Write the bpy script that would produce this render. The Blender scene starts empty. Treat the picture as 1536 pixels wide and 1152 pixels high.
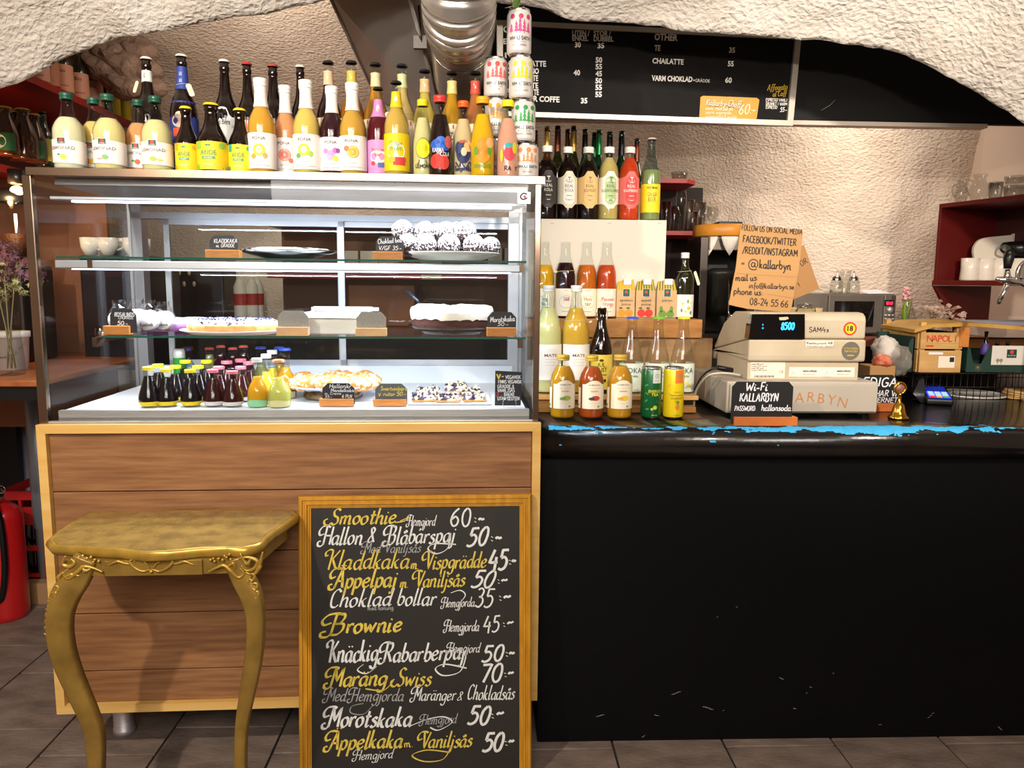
import bpy, bmesh, math, random
from mathutils import Vector, Matrix, noise
random.seed(7)
PI = math.pi
S = bpy.context.scene
COL = S.collection

# ------------------------------------------------------------------ camera, world, exposure, main lamps and added fills
F = 1150.0
CAM = Vector((0, 0, 1.31))
PITCH, YAW, ROLL = math.radians(7.5), math.radians(2.1), 0.0087
RM = Matrix.Rotation(-YAW, 3, 'Z') @ Matrix.Rotation(PI/2 - PITCH, 3, 'X') @ Matrix.Rotation(ROLL, 3, 'Z')
cd = bpy.data.cameras.new('camera'); co = bpy.data.objects.new('camera', cd); COL.objects.link(co)
cd.sensor_width = 36; cd.lens = F/1536*36; cd.clip_start = 0.05
co.matrix_world = Matrix.Translation(CAM) @ RM.to_4x4()
S.camera = co
S.view_settings.view_transform = 'Standard'; S.view_settings.look = 'None'
S.view_settings.gamma = 1; S.view_settings.use_curve_mapping = False
S.view_settings.exposure = 0.05
try:
    S.cycles.transparent_max_bounces = 40
    S.cycles.max_bounces = 8; S.cycles.glossy_bounces = 4; S.cycles.transmission_bounces = 6
    S.cycles.caustics_reflective = False; S.cycles.caustics_refractive = False
    S.cycles.sample_clamp_indirect = 4
except Exception: pass
W = bpy.data.worlds.new('world'); S.world = W; W.use_nodes = True
W.node_tree.nodes['Background'].inputs[0].default_value = (1.0, .86, .72, 1)
W.node_tree.nodes['Background'].inputs[1].default_value = 0.10
WARM = (1.0, .87, .74); SOFT = (1.0, .93, .87); COOL = (.80, .88, 1.0)
def look(o, tgt): o.rotation_euler = (Vector(tgt) - o.location).to_track_quat('-Z', 'Y').to_euler()
def area(name, loc, tgt, sx, sy, watts, col):
    l = bpy.data.lights.new(name, 'AREA'); l.shape = 'RECTANGLE'; l.size = sx; l.size_y = sy; l.energy = watts; l.color = col
    o = bpy.data.objects.new(name, l); COL.objects.link(o); o.location = loc; look(o, tgt); return o
def spot(name, loc, tgt, watts, col, ang=70, rad=.03, blend=.5):
    l = bpy.data.lights.new(name, 'SPOT'); l.energy = watts; l.color = col; l.spot_size = math.radians(ang); l.spot_blend = blend
    l.shadow_soft_size = rad
    o = bpy.data.objects.new(name, l); COL.objects.link(o); o.location = loc; look(o, tgt); return o
def point(name, loc, watts, col, rad=.03):
    l = bpy.data.lights.new(name, 'POINT'); l.energy = watts; l.color = col; l.shadow_soft_size = rad
    o = bpy.data.objects.new(name, l); COL.objects.link(o); o.location = loc; return o
area('room_lamp', (-.3, -.9, 2.1), (.1, 2.3, .95), 1.6, .7, 47, SOFT)
area('rear_room_fill', (.2, -1.4, 2.6), (.2, -1.2, 0), 1.8, 1.0, 38, SOFT)  # added fill: lights the room behind so the steel has something to reflect
spot('track_spot_left', (-1.15, .25, 2.15), (-.5, 2.1, .8), 135, WARM, 95, .03, .6)
spot('track_spot_right', (1.35, .6, 2.1), (1.3, 3.4, 1.4), 135, WARM, 75, .04, .6)
area('bar_fill', (1.45, 2.95, 2.15), (1.35, 3.9, 1.2), .4, .2, 6, WARM)  # added fill hidden behind the arch, brightens the right back wall
area('bar_fill_left', (-.9, 2.9, 2.35), (-.6, 3.9, 1.7), .5, .25, 7, WARM)  # added fill behind the arch for the left part of the niche vault
spot('duct_fill', (-.95, .1, 1.97), (-.45, 2.9, 2.1), 60, WARM, 48, .04, .9)  # added fill from the front, aimed at the dark sheet metal duct

spot('board_fill', (.5, -.2, 1.66), (.65, 2.6, 2.03), 90, WARM, 40, .03, .5)  # added fill behind the camera to lift the menu board letters
def ray(px, py): return RM @ Vector(((px-768)/F, (576-py)/F, -1))
def hit(px, py, p, n):
    d = ray(px, py); t = (Vector(p)-CAM).dot(Vector(n))/d.dot(Vector(n)); return CAM + d*t
def hY(px, py, Y): return hit(px, py, (0, Y, 0), (0, 1, 0))
def hZ(px, py, z): return hit(px, py, (0, 0, z), (0, 0, 1))
def dep(p): return (RM.inverted() @ (Vector(p)-CAM)).z * -1      # depth along the lens axis
def mpp(p): return dep(p)/F                                      # metres per pixel there

# ------------------------------------------------------------------ materials
def lin(h):
    if isinstance(h, str):
        h = h.lstrip('#'); h = [int(h[i:i+2], 16)/255 for i in (0, 2, 4)]
        return tuple((c/12.92 if c <= .04045 else ((c+.055)/1.055)**2.4) for c in h)
    return tuple(h)
_M = {}
def mat(name, col='#808080', rough=.5, metal=0, coat=0, spec=.5, trans=0, var=.0, vscale=20, bump=0, bscale=40, stretch=(1, 1, 1),
        col2=None, thr=None, emit=None, estr=0, sss=0, det=3, ior=1.45, alpha=1):
    if name in _M: return _M[name]
    m = bpy.data.materials.new(name); _M[name] = m; m.use_nodes = True
    nt = m.node_tree; N = nt.nodes; L = nt.links; b = N['Principled BSDF']
    c = lin(col)
    b.inputs['Base Color'].default_value = (*c, 1); b.inputs['Roughness'].default_value = rough; b.inputs['Metallic'].default_value = metal
    b.inputs['Coat Weight'].default_value = coat; b.inputs['Coat Roughness'].default_value = .06
    b.inputs['Specular IOR Level'].default_value = spec; b.inputs['Transmission Weight'].default_value = trans; b.inputs['IOR'].default_value = ior
    if alpha < 1: b.inputs['Alpha'].default_value = alpha
    if sss: b.inputs['Subsurface Weight'].default_value = sss; b.inputs['Subsurface Radius'].default_value = (.01, .006, .004)
    if emit: b.inputs['Emission Color'].default_value = (*lin(emit), 1); b.inputs['Emission Strength'].default_value = estr
    if var or bump or col2:
        tc = N.new('ShaderNodeTexCoord'); mp = N.new('ShaderNodeMapping'); mp.inputs['Scale'].default_value = stretch
        L.new(tc.outputs['Object'], mp.inputs[0])
        if var or col2:
            nz = N.new('ShaderNodeTexNoise'); nz.inputs['Scale'].default_value = vscale; nz.inputs['Detail'].default_value = det
            L.new(mp.outputs[0], nz.inputs[0])
            cr = N.new('ShaderNodeValToRGB'); L.new(nz.outputs[0], cr.inputs[0])
            if col2: c2 = lin(col2); e = cr.color_ramp.elements; e[0].color = (*c, 1); e[1].color = (*c2, 1)
            else:
                e = cr.color_ramp.elements; e[0].color = (*[x*(1-var) for x in c], 1); e[1].color = (*[min(1, x*(1+var)) for x in c], 1)
            lo, hi = thr if thr else (.3, .7)
            e[0].position = lo; e[1].position = hi
            L.new(cr.outputs[0], b.inputs['Base Color'])
        if bump:
            n2 = N.new('ShaderNodeTexNoise'); n2.inputs['Scale'].default_value = bscale; n2.inputs['Detail'].default_value = 4
            L.new(mp.outputs[0], n2.inputs[0]); bp = N.new('ShaderNodeBump'); bp.inputs['Strength'].default_value = 1; bp.inputs['Distance'].default_value = bump
            L.new(n2.outputs[0], bp.inputs['Height']); L.new(bp.outputs[0], b.inputs['Normal'])
    return m
def glass(name, col='#ffffff', dens=.08, rough=.02, refl=1.0):
    """thin glass: see-through tint, mirror by Fresnel"""
    if name in _M: return _M[name]
    m = bpy.data.materials.new(name); _M[name] = m; m.use_nodes = True
    nt = m.node_tree; N = nt.nodes; L = nt.links; N.remove(N['Principled BSDF'])
    c = lin(col); t = N.new('ShaderNodeBsdfTransparent'); t.inputs[0].default_value = (*[1-dens*(1-x) - dens*.1 for x in c], 1) if dens <= 1 else (*c, 1)
    g = N.new('ShaderNodeBsdfGlossy'); g.inputs['Roughness'].default_value = rough
    fr = N.new('ShaderNodeLayerWeight'); fr.inputs[0].default_value = .5
    pw = N.new('ShaderNodeMath'); pw.operation = 'POWER'; pw.inputs[1].default_value = 4; L.new(fr.outputs['Facing'], pw.inputs[0])
    mu = N.new('ShaderNodeMath'); mu.operation = 'MULTIPLY_ADD'; mu.inputs[1].default_value = .75*refl; mu.inputs[2].default_value = .035*refl; mu.use_clamp = True
    L.new(pw.outputs[0], mu.inputs[0])
    mx = N.new('ShaderNodeMixShader'); L.new(mu.outputs[0], mx.inputs[0])
    L.new(t.outputs[0], mx.inputs[1]); L.new(g.outputs[0], mx.inputs[2]); L.new(mx.outputs[0], N['Material Output'].inputs[0])
    return m
GLASS = glass('clear_glass', '#e8f0ea', .4, .02, .8)
PANE = glass('case_glass', '#eef6f6', .3, .01, .5)
GLASSD = glass('heavy_clear_glass', '#e4e6e2', .5, .03, 1.5)
def juice(name, col):
    m = mat('drink_'+name, col, .15, spec=.3, coat=.3, var=.05, vscale=8)
    if sum(lin(col)) > .5:
        b = m.node_tree.nodes['Principled BSDF']; b.inputs['Subsurface Weight'].default_value = .6; b.inputs['Subsurface Radius'].default_value = (1, .75, .4); b.inputs['Subsurface Scale'].default_value = .03
    return m
def card(name, col, **k): return mat(name, col, .55, **k)
STEEL = mat('brushed_steel', '#c8c6c8', .42, .8, var=.12, vscale=6, stretch=(1, 1, 40), bump=.0002, bscale=30)
STEELW = mat('warm_steel', '#8f7a68', .25, 1, var=.15, vscale=8)
ALU = mat('aluminium', '#c9cbd2', .38, .85, var=.06, vscale=10)
CHROME = mat('chrome', '#e8e8e8', .08, 1)
BLACKP = mat('black_plastic', '#0c0c0d', .35)
WHITE = mat('white_paint', '#e6e2d8', .45)

# ------------------------------------------------------------------ mesh builder
class MB:
    def __init__(s): s.v = []; s.f = []; s.m = []; s.mats = []; s.cur = 0; s.sm = []
    def mat(s, m):
        if m not in s.mats: s.mats.append(m)
        s.cur = s.mats.index(m); return s
    def add(s, vs, fs, smooth=False, T=None):
        o = len(s.v)
        s.v += [tuple(T @ Vector(v)) if T is not None else tuple(v) for v in vs]
        s.f += [tuple(i+o for i in f) for f in fs]; s.m += [s.cur]*len(fs); s.sm += [smooth]*len(fs); return s
    def box(s, x0, y0, z0, x1, y1, z1, T=None, bev=0):
        if bev:
            bm = bmesh.new(); bmesh.ops.create_cube(bm, size=1)
            for v in bm.verts: v.co = Vector(((x0+x1)/2+v.co.x*(x1-x0), (y0+y1)/2+v.co.y*(y1-y0), (z0+z1)/2+v.co.z*(z1-z0)))
            bmesh.ops.bevel(bm, geom=bm.edges[:], offset=bev, segments=2, affect='EDGES', profile=.5)
            s.bm(bm, T); return s
        vs = [(x, y, z) for z in (z0, z1) for y in (y0, y1) for x in (x0, x1)]
        return s.add(vs, [(0, 2, 3, 1), (4, 5, 7, 6), (0, 1, 5, 4), (2, 6, 7, 3), (0, 4, 6, 2), (1, 3, 7, 5)], False, T)
    def bm(s, bm, T=None, smooth=False):
        bm.verts.index_update(); s.add([v.co.copy() for v in bm.verts], [tuple(v.index for v in f.verts) for f in bm.faces], smooth, T); bm.free()
    def lathe(s, prof, n=20, a0=0, a1=2*PI, c=(0, 0), T=None, smooth=True):
        full = abs(a1-a0-2*PI) < 1e-6; k = n if full else n+1
        vs = []; fs = []
        for r, z in prof:
            for i in range(k):
                a = a0+(a1-a0)*i/n; vs.append((c[0]+r*math.sin(a), c[1]-r*math.cos(a), z))
        for j in range(len(prof)-1):
            for i in range(n):
                i2 = (i+1) % k if full else i+1
                if prof[j][0] < 1e-7: fs.append((j*k, (j+1)*k+i2, (j+1)*k+i)) if 0 else fs.append((j*k+i, (j+1)*k+i2, (j+1)*k+i))
                elif prof[j+1][0] < 1e-7: fs.append((j*k+i, j*k+i2, (j+1)*k+i))
                else: fs.append((j*k+i, j*k+i2, (j+1)*k+i2, (j+1)*k+i))
        return s.add(vs, fs, smooth, T)
    def tube(s, pts, r, n=8, closed=False, T=None, flat=None):
        pts = [Vector(p) for p in pts]; N = len(pts); rs = r if isinstance(r, (list, tuple)) else [r]*N
        up = Vector((0, 0, 1)); vs = []; fs = []; pn = None
        for i, p in enumerate(pts):
            if closed: t = pts[(i+1) % N]-pts[i-1]
            else: t = pts[min(i+1, N-1)]-pts[max(i-1, 0)]
            t.normalize()
            if pn is None: pn = t.cross(up) if abs(t.z) < .95 else t.cross(Vector((0, 1, 0)))
            pn = (pn - t*pn.dot(t)); pn.normalize(); b = t.cross(pn)
            for k in range(n):
                a = 2*PI*k/n; vs.append(p+(pn*math.cos(a)+b*math.sin(a)*(flat or 1))*rs[i])
        m = N if closed else N-1
        for i in range(m):
            for k in range(n):
                a, b2 = i*n+k, i*n+(k+1) % n; c2, d = ((i+1) % N)*n+(k+1) % n, ((i+1) % N)*n+k
                fs.append((a, b2, c2, d))
        if not closed: fs.append(tuple(reversed(range(n)))); fs.append(tuple((N-1)*n+k for k in range(n)))
        return s.add(vs, fs, True, T)
    def prism(s, poly, d0, d1, axis='y', T=None, smooth=False):
        n = len(poly)
        def mk(p, d): return {'y': (p[0], d, p[1]), 'z': (p[0], p[1], d), 'x': (d, p[0], p[1])}[axis]
        vs = [mk(p, d0) for p in poly]+[mk(p, d1) for p in poly]
        s.add(vs, [tuple(range(n)), tuple(reversed(range(n, 2*n)))], False, T)
        s.add(vs, [(i, i+n, (i+1) % n+n, (i+1) % n) for i in range(n)], smooth, T); return s
    def ball(s, c, r, u=12, v=8, T=None, sq=(1, 1, 1), nz=0, nf=30):
        pr = []
        vs = []; fs = []
        for j in range(v+1):
            t = PI*j/v
            for i in range(u):
                a = 2*PI*i/u; d = Vector((math.sin(t)*math.cos(a), math.sin(t)*math.sin(a), math.cos(t)))
                k = 1+(noise.noise(Vector(c)*7+d*r*nf)*nz if nz else 0)
                vs.append((c[0]+d.x*r*sq[0]*k, c[1]+d.y*r*sq[1]*k, c[2]+d.z*r*sq[2]*k))
        for j in range(v):
            for i in range(u): fs.append((j*u+i, (j+1)*u+i, (j+1)*u+(i+1) % u, j*u+(i+1) % u))
        return s.add(vs, fs, True, T)
    def build(s, name, parent=None, mats=None, kind=None, fixn=True):
        me = bpy.data.meshes.new(name); me.from_pydata(s.v, [], s.f)
        for m in (mats or s.mats): me.materials.append(m)
        me.polygons.foreach_set('material_index', s.m); me.polygons.foreach_set('use_smooth', s.sm)
        if fixn:
            bm = bmesh.new(); bm.from_mesh(me); bmesh.ops.remove_doubles(bm, verts=bm.verts, dist=1e-6)
            bmesh.ops.recalc_face_normals(bm, faces=bm.faces); bm.to_mesh(me); bm.free()
        me.update(); o = bpy.data.objects.new(name, me); COL.objects.link(o)
        if parent: o.parent = parent
        if kind: o['kind'] = kind
        return o
def thing(name, label, cat, loc=(0, 0, 0), rz=0, group=None, M=None):
    o = bpy.data.objects.new(name, None); COL.objects.link(o); o.empty_display_size = .05
    if M is not None: o.matrix_world = M
    else: o.location = loc; o.rotation_euler = (0, 0, rz)
    tag(o, label, cat, group); return o
def tag(o, label, cat, group=None):
    o['label'] = label; o['category'] = cat
    if group: o['group'] = group
    return o
def struct(o, label=None, cat='wall'):
    o['kind'] = 'structure'; o['label'] = label; o['category'] = cat
    return o
def dup(root, loc=None, label=None, rz=None):
    r = root.copy(); COL.objects.link(r)
    if loc is not None: r.location = loc
    if rz is not None: r.rotation_euler = (0, 0, rz)
    if label: r['label'] = label
    for ch in list(root.children):
        c = ch.copy(); COL.objects.link(c); c.parent = r
        for g in ch.children: d = g.copy(); COL.objects.link(d); d.parent = c
    return r
def plate_map(y=-.0008): return lambda u, v: (u, y, v)
def cyl_map(R, off=.0008): return lambda u, v: ((R+off)*math.sin(u/R), -(R+off)*math.cos(u/R), v)

# ------------------------------------------------------------------ printed lettering (built-in font) and hand lettering (strokes)
_T = {}
def _font(txt, bold=0, shear=0):
    k = (txt, bold, shear)
    if k in _T: return _T[k]
    cu = bpy.data.curves.new('t', 'FONT'); cu.body = txt; cu.size = 1; cu.resolution_u = 2; cu.offset = bold; cu.shear = shear
    ob = bpy.data.objects.new('t', cu); COL.objects.link(ob)
    me = bpy.data.meshes.new_from_object(ob.evaluated_get(bpy.context.evaluated_depsgraph_get()))
    vs = [(v.co.x, v.co.y) for v in me.vertices]; fs = [tuple(p.vertices) for p in me.polygons]
    bpy.data.objects.remove(ob); bpy.data.curves.remove(cu); bpy.data.meshes.remove(me)
    _T[k] = (vs, fs); return _T[k]
CAPH = .72
def print_text(mb, txt, m, u, v, h, mp, w=None, al='c', bold=0, shear=0, rot=0):
    """baseline at v, cap height h, total width w"""
    vs, fs = _font(txt, bold, shear)
    if not vs: return
    x0 = min(p[0] for p in vs); x1 = max(p[0] for p in vs); sy = h/CAPH; sx = (w/(x1-x0)) if w else sy
    off = {'c': -(x0+x1)/2, 'l': -x0, 'r': -x1}[al]
    ca, sa = math.cos(rot), math.sin(rot); out = []
    for x, y in vs:
        X = (x+off)*sx; Y = y*sy; out.append(mp(u+X*ca-Y*sa, v+X*sa+Y*ca))
    mb.mat(m); mb.add(out, fs)
G = {}
for line in """a 48|40 44 26 50 9 40 6 18 16 2 30 8 40 28;40 50 39 12 44 1 52 8
b 46|10 100 8 10;9 35 22 50 38 42 40 20 28 1 10 6
c 40|38 42 26 50 10 40 6 18 16 1 30 3 40 12
d 48|40 44 26 50 9 40 6 18 16 2 30 8 40 28;42 98 39 12 44 1 52 8
e 42|8 24 30 30 36 42 24 50 9 38 7 16 18 1 32 5 42 14
f 34|38 92 28 100 18 88 16 50 14 -10 8 -30;4 46 34 48
g 46|40 44 26 50 9 40 6 20 16 4 30 10 40 28;41 50 40 -10 30 -32 12 -30 6 -20
h 48|10 100 8 0;9 30 24 50 36 44 37 10 42 0 50 6
i 22|10 50 9 10 14 0 24 8;11 66 14 72
j 20|12 50 11 -15 4 -32 -8 -30;13 66 16 72
k 44|10 100 8 0;36 48 10 24;18 30 30 4 44 2
l 22|11 100 9 12 14 0 24 8
m 70|8 50 8 0;8 30 20 50 31 44 31 0;31 30 44 50 56 44 57 10 62 0 70 6
n 48|8 50 8 0;8 30 22 50 36 44 37 10 42 0 50 6
o 44|24 50 9 40 6 20 16 1 30 3 40 20 36 42 24 50
p 46|10 50 8 -38;9 35 22 50 38 42 40 20 28 1 10 8
r 34|8 50 8 0;8 28 20 48 34 46
s 36|34 44 20 50 10 38 30 22 30 8 16 0 4 8
t 30|16 80 14 12 20 0 32 8;2 52 32 54
u 48|8 50 8 14 18 0 32 8 38 28;39 50 39 10 44 0 52 8
v 40|4 50 18 0 18 0 38 50
w 60|4 50 16 0 16 0 30 40 30 40 42 0 42 0 58 50
x 40|4 50 38 0;36 50 4 0
y 44|6 50 20 8;40 50 16 -30 4 -32
z 40|6 48 36 48 36 48 6 0 6 0 38 2
0 54|26 100 10 75 8 30 22 0 40 10 46 55 40 90 26 100
1 30|6 80 20 100 20 100 18 0
2 50|6 82 20 100 40 90 38 60 6 0 6 0 46 2
3 48|8 92 26 100 40 84 32 58 18 54;18 54 38 48 44 24 28 0 6 8
4 54|26 100 4 36 4 36 50 38;40 64 38 -8
5 50|46 98 14 98 14 98 10 60;10 58 30 62 44 42 38 12 18 0 2 8
6 50|40 98 16 70 6 30 18 1 36 6 42 32 28 52 8 36
7 48|4 96 44 98 44 98 20 0
8 50|26 54 8 74 24 100 42 78 26 54 6 24 24 0 46 24 26 54
9 48|40 66 24 50 8 66 20 98 38 92 42 60 34 0
: 20|9 40 11 45;8 6 10 11
- 30|2 28 28 30
~ 36|2 24 12 36 22 26 34 34
. 16|7 1 10 4
/ 40|4 -8 40 106
! 20|12 100 10 28;9 2 11 6
= 40|4 34 36 36;4 54 36 56
+ 34|4 24 30 24;17 38 17 10
@ 90|60 60 40 66 30 44 38 24 54 30 62 60 62 60 60 30 72 22 84 44 76 84 44 98 14 76 8 34 26 0 60 -6 78 6
& 46|40 20 20 0 8 16 30 64 30 84 18 92 12 76 44 2
A 56|4 0 28 100;28 100 50 0;12 36 44 36
B 50|8 100 8 0;8 100 34 98 38 76 26 54 10 52;10 52 40 50 44 22 30 0 8 0
C 50|46 84 30 100 10 80 6 40 14 6 34 0 48 14
D 54|8 100 8 0;8 100 36 92 48 54 38 10 8 0
E 44|42 100 8 100;8 100 8 0;8 0 44 0;8 52 36 52
F 42|42 100 8 100;8 100 8 0;8 52 34 52
G 54|46 86 30 100 10 82 6 40 16 4 36 0 48 20 48 42 48 42 30 42
H 54|8 100 8 0;48 100 48 0;8 50 48 50
I 20|10 100 10 0
J 36|28 100 28 20 16 0 4 12
K 50|8 100 8 0;44 100 10 46;16 54 48 0
L 42|8 100 8 0 8 0 42 0
M 66|8 0 12 100 12 100 34 30 34 30 56 100 56 100 60 0
N 56|8 0 8 100 8 100 48 0 48 0 48 100
O 58|30 100 10 84 6 40 18 2 38 2 52 36 48 84 30 100
P 48|8 100 8 0;8 100 36 98 44 74 32 52 8 50
R 52|8 100 8 0;8 100 36 98 42 76 30 54 8 52;20 52 50 0
S 46|42 88 24 100 8 84 14 58 36 42 40 14 22 0 4 12
T 48|2 100 48 100;25 100 25 0
U 54|8 100 8 30 20 0 38 2 48 30 48 100
V 50|4 100 26 0 26 0 48 100
W 70|4 100 18 0 18 0 36 70 36 70 52 0 52 0 68 100
Y 48|4 100 24 50;46 100 24 50 22 0
X 48|4 100 46 0;44 100 4 0""".split('\n'):
    k, r = line.split(' ', 1); w, st = r.split('|')
    ss = []
    for q in st.split(';'):
        n = [float(t)/100 for t in q.split()]; ss.append(list(zip(n[::2], n[1::2])))
    G[k] = (float(w)/100, ss)
for a, b in (('ä', 'a'), ('ö', 'o'), ('Ä', 'A'), ('Ö', 'O')):
    y = .70 if a in 'äö' else 1.15; x = .16 if a in 'äö' else .2
    G[a] = (G[b][0], G[b][1]+[[(x-.02, y), (x+.01, y+.05)], [(x+.18, y), (x+.21, y+.05)]])
for a, b in (('å', 'a'), ('Å', 'A')):
    y = .62 if a == 'å' else 1.04
    G[a] = (G[b][0], G[b][1]+[[(.24, y), (.17, y+.07), (.24, y+.14), (.31, y+.07), (.24, y)]])
SW1 = [(-.02, .60), (-.26, .52), (-.36, .74), (-.2, 1.0), (.12, 1.04), (.3, .96)]
SW2 = [(.10, .12), (-.02, -.08), (-.24, -.06), (-.28, .14), (-.12, .2)]
SW3 = [(.04, .12), (-.08, -.02), (-.3, .04), (-.36, .28), (-.2, .38)]
SW4 = [(.08, 1.0), (-.10, 1.04), (-.28, .9), (-.24, .72), (-.12, .76)]
def smooth_pts(p, n=5):
    if len(p) < 3: return p
    out = []
    for i in range(len(p)-1):
        a, b, c, d = p[max(i-1, 0)], p[i], p[i+1], p[min(i+2, len(p)-1)]
        if b == c: continue
        for k in range(n):
            t = k/n; out.append(tuple(.5*((2*b[j])+(-a[j]+c[j])*t+(2*a[j]-5*b[j]+4*c[j]-d[j])*t*t+(-a[j]+3*b[j]-3*c[j]+d[j])*t**3) for j in range(len(b))))
    out.append(p[-1]); return out
def ribbon(mb, pts, w, mp, nib=None, mn=.35):
    n = len(pts); L = []; R = []
    for i in range(n):
        a = pts[max(i-1, 0)]; b = pts[min(i+1, n-1)]; dx, dy = b[0]-a[0], b[1]-a[1]; l = math.hypot(dx, dy) or 1e-9; dx /= l; dy /= l
        hw = w/2
        if nib is not None: hw *= mn+(1-mn)*abs(math.sin(math.atan2(dy, dx)-nib))
        L.append(mp(pts[i][0]-dy*hw, pts[i][1]+dx*hw)); R.append(mp(pts[i][0]+dy*hw, pts[i][1]-dx*hw))
    mb.add(L+R, [(i, n+i, n+i+1, i+1) for i in range(n-1)])
def hand(mb, txt, m, u0, v0, u1, v1, h, mp, wt=.12, slant=0, swash=False, nib=None, mn=.35, jit=.02):
    mb.mat(m); x = 0; items = []
    for ch in txt:
        if ch == ' ': x += .3; continue
        g = G.get(ch)
        if not g: x += .3; continue
        sw = swash and ch.isupper()
        if sw and x > 0: x += .12
        j = (random.uniform(-jit, jit), random.uniform(-jit, jit)*1.5)
        ss = list(g[1])
        if sw: ss += ([SW1] if ch not in 'SCK' else [SW3] if ch == 'S' else [SW4] if ch == 'K' else []) + ([SW2] if ch in 'HMRBPFÄA' else [])
        for s_ in ss: items.append([(x+p[0]+j[0]+p[1]*slant, p[1]+j[1]) for p in s_])
        x += g[0]+.04
    W_ = max(x-.04, .01); du, dv = (u1-u0)/W_, (v1-v0)/W_
    ang = math.atan2(v1-v0, u1-u0)
    for s_ in items:
        p = smooth_pts(s_)
        q = [(u0+a*du-b*h*math.sin(ang), v0+a*dv+b*h*math.cos(ang)) for a, b in p]
        ribbon(mb, q, wt*h, mp, nib, mn)
def disc(mb, m, u, v, r, mp, ry=None, n=16, a0=0, a1=2*PI):
    mb.mat(m); ry = ry or r
    pts = [mp(u, v)]+[mp(u+r*math.cos(a0+(a1-a0)*i/n), v+ry*math.sin(a0+(a1-a0)*i/n)) for i in range(n+1)]
    mb.add(pts, [(0, i+1, i+2) for i in range(n)])
def rect(mb, m, u0, v0, u1, v1, mp, n=4):
    mb.mat(m); vs = []
    for i in range(n+1):
        u = u0+(u1-u0)*i/n; vs += [mp(u, v0), mp(u, v1)]
    mb.add(vs, [(2*i, 2*i+2, 2*i+3, 2*i+1) for i in range(n)])
def ink(col): return mat('ink_'+(col if isinstance(col, str) else 'x').lstrip('#'), col, .6)
class Sheet:
    """a flat thing's plane: pixel -> its own u, v"""
    def __init__(s, M): s.M = M; s.I = M.inverted(); s.p = M.translation; s.n = M.to_3x3() @ Vector((0, 1, 0))
    def uv(s, px, py): q = s.I @ hit(px, py, s.p, s.n); return q.x, q.z
    def hand(s, mb, txt, m, x0, y0, x1, y1, hpx, mp, **k):
        u0, v0 = s.uv(x0, y0); u1, v1 = s.uv(x1, y1); h = s.uv(x0, y0-hpx)[1]-v0
        hand(mb, txt, m, u0, v0, u1, v1, h, mp, **k)
    def text(s, mb, txt, m, x0, y0, x1, y1, hpx, mp, **k):
        u0, v0 = s.uv(x0, y0); u1, v1 = s.uv(x1, y1); h = s.uv(x0, y0-hpx)[1]-v0
        print_text(mb, txt, m, u0, v0, h, mp, w=math.hypot(u1-u0, v1-v0), al='l', rot=math.atan2(v1-v0, u1-u0), **k)
# ------------------------------------------------------------------ frame of the display case (x to the right, y into the case)
_fr = hY(808, 632, 2.0); CA = math.radians(1.9)
CM = Matrix.Translation((_fr.x, _fr.y, 0)) @ Matrix.Rotation(CA, 4, 'Z'); CI = CM.inverted()
CN = CM.to_3x3() @ Vector((0, 1, 0))
def cp(px, py, d=0.0):
    q = CI @ hit(px, py, CM @ Vector((0, d, 0)), CN); return q.x, q.z
def cz(px, py, z):
    q = CI @ hZ(px, py, z); return q.x, q.y
XL = cp(60, 632)[0]; TOPZ = cp(808, 265)[1]; SILL = cp(800, 632)[1]; DP = .62
SH1 = cp(600, 389, .03)[1]; SH2 = cp(600, 506, .03)[1]; FLZ = cp(600, 612, .03)[1]

# ------------------------------------------------------------------ the setting
M_SLATE = mat('slate_tile', '#857468', .55, col2='#60534b', vscale=7, bump=.002, bscale=55, stretch=(1, 2.2, 1))
M_GROUT = mat('grout', '#2a2624', .9, var=.2, vscale=60)
M_PLASTER = mat('rough_plaster', '#d2cdc5', .85, col2='#c2b9ad', vscale=5)
M_PLASTER2 = mat('niche_plaster', '#e6d6c4', .85, col2='#d6c2ae', vscale=5)
M_STONE = mat('rubble_stone', '#a88c78', .9, col2='#7a6254', vscale=12)
M_FINE = mat('painted_wall', '#d9c2b0', .7, var=.04, vscale=3, bump=.0006, bscale=160)
def plaster_bump(m, sc, d1, st):
    nt = m.node_tree; N = nt.nodes; L = nt.links; b = N['Principled BSDF']
    tc = N.new('ShaderNodeTexCoord'); mp = N.new('ShaderNodeMapping'); mp.inputs['Scale'].default_value = st; mp.inputs['Rotation'].default_value = (0, 0, .5)
    L.new(tc.outputs['Object'], mp.inputs[0])
    a = N.new('ShaderNodeTexNoise'); a.inputs['Scale'].default_value = sc; a.inputs['Detail'].default_value = 5; a.inputs['Distortion'].default_value = .7; L.new(mp.outputs[0], a.inputs[0])
    v = N.new('ShaderNodeTexVoronoi'); v.inputs['Scale'].default_value = sc*1.3; L.new(mp.outputs[0], v.inputs[0])
    ad = N.new('ShaderNodeMath'); ad.operation = 'MULTIPLY_ADD'; ad.inputs[1].default_value = .45; L.new(v.outputs[0], ad.inputs[0]); L.new(a.outputs[0], ad.inputs[2])
    bp = N.new('ShaderNodeBump'); bp.inputs['Strength'].default_value = 1; bp.inputs['Distance'].default_value = d1
    L.new(ad.outputs[0], bp.inputs['Height']); L.new(bp.outputs[0], b.inputs['Normal'])
plaster_bump(M_PLASTER, 48, .008, (1, 1.6, 1)); plaster_bump(M_PLASTER2, 50, .007, (1, 1.5, 1.6)); plaster_bump(M_STONE, 14, .03, (1, 1, 1))

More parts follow.
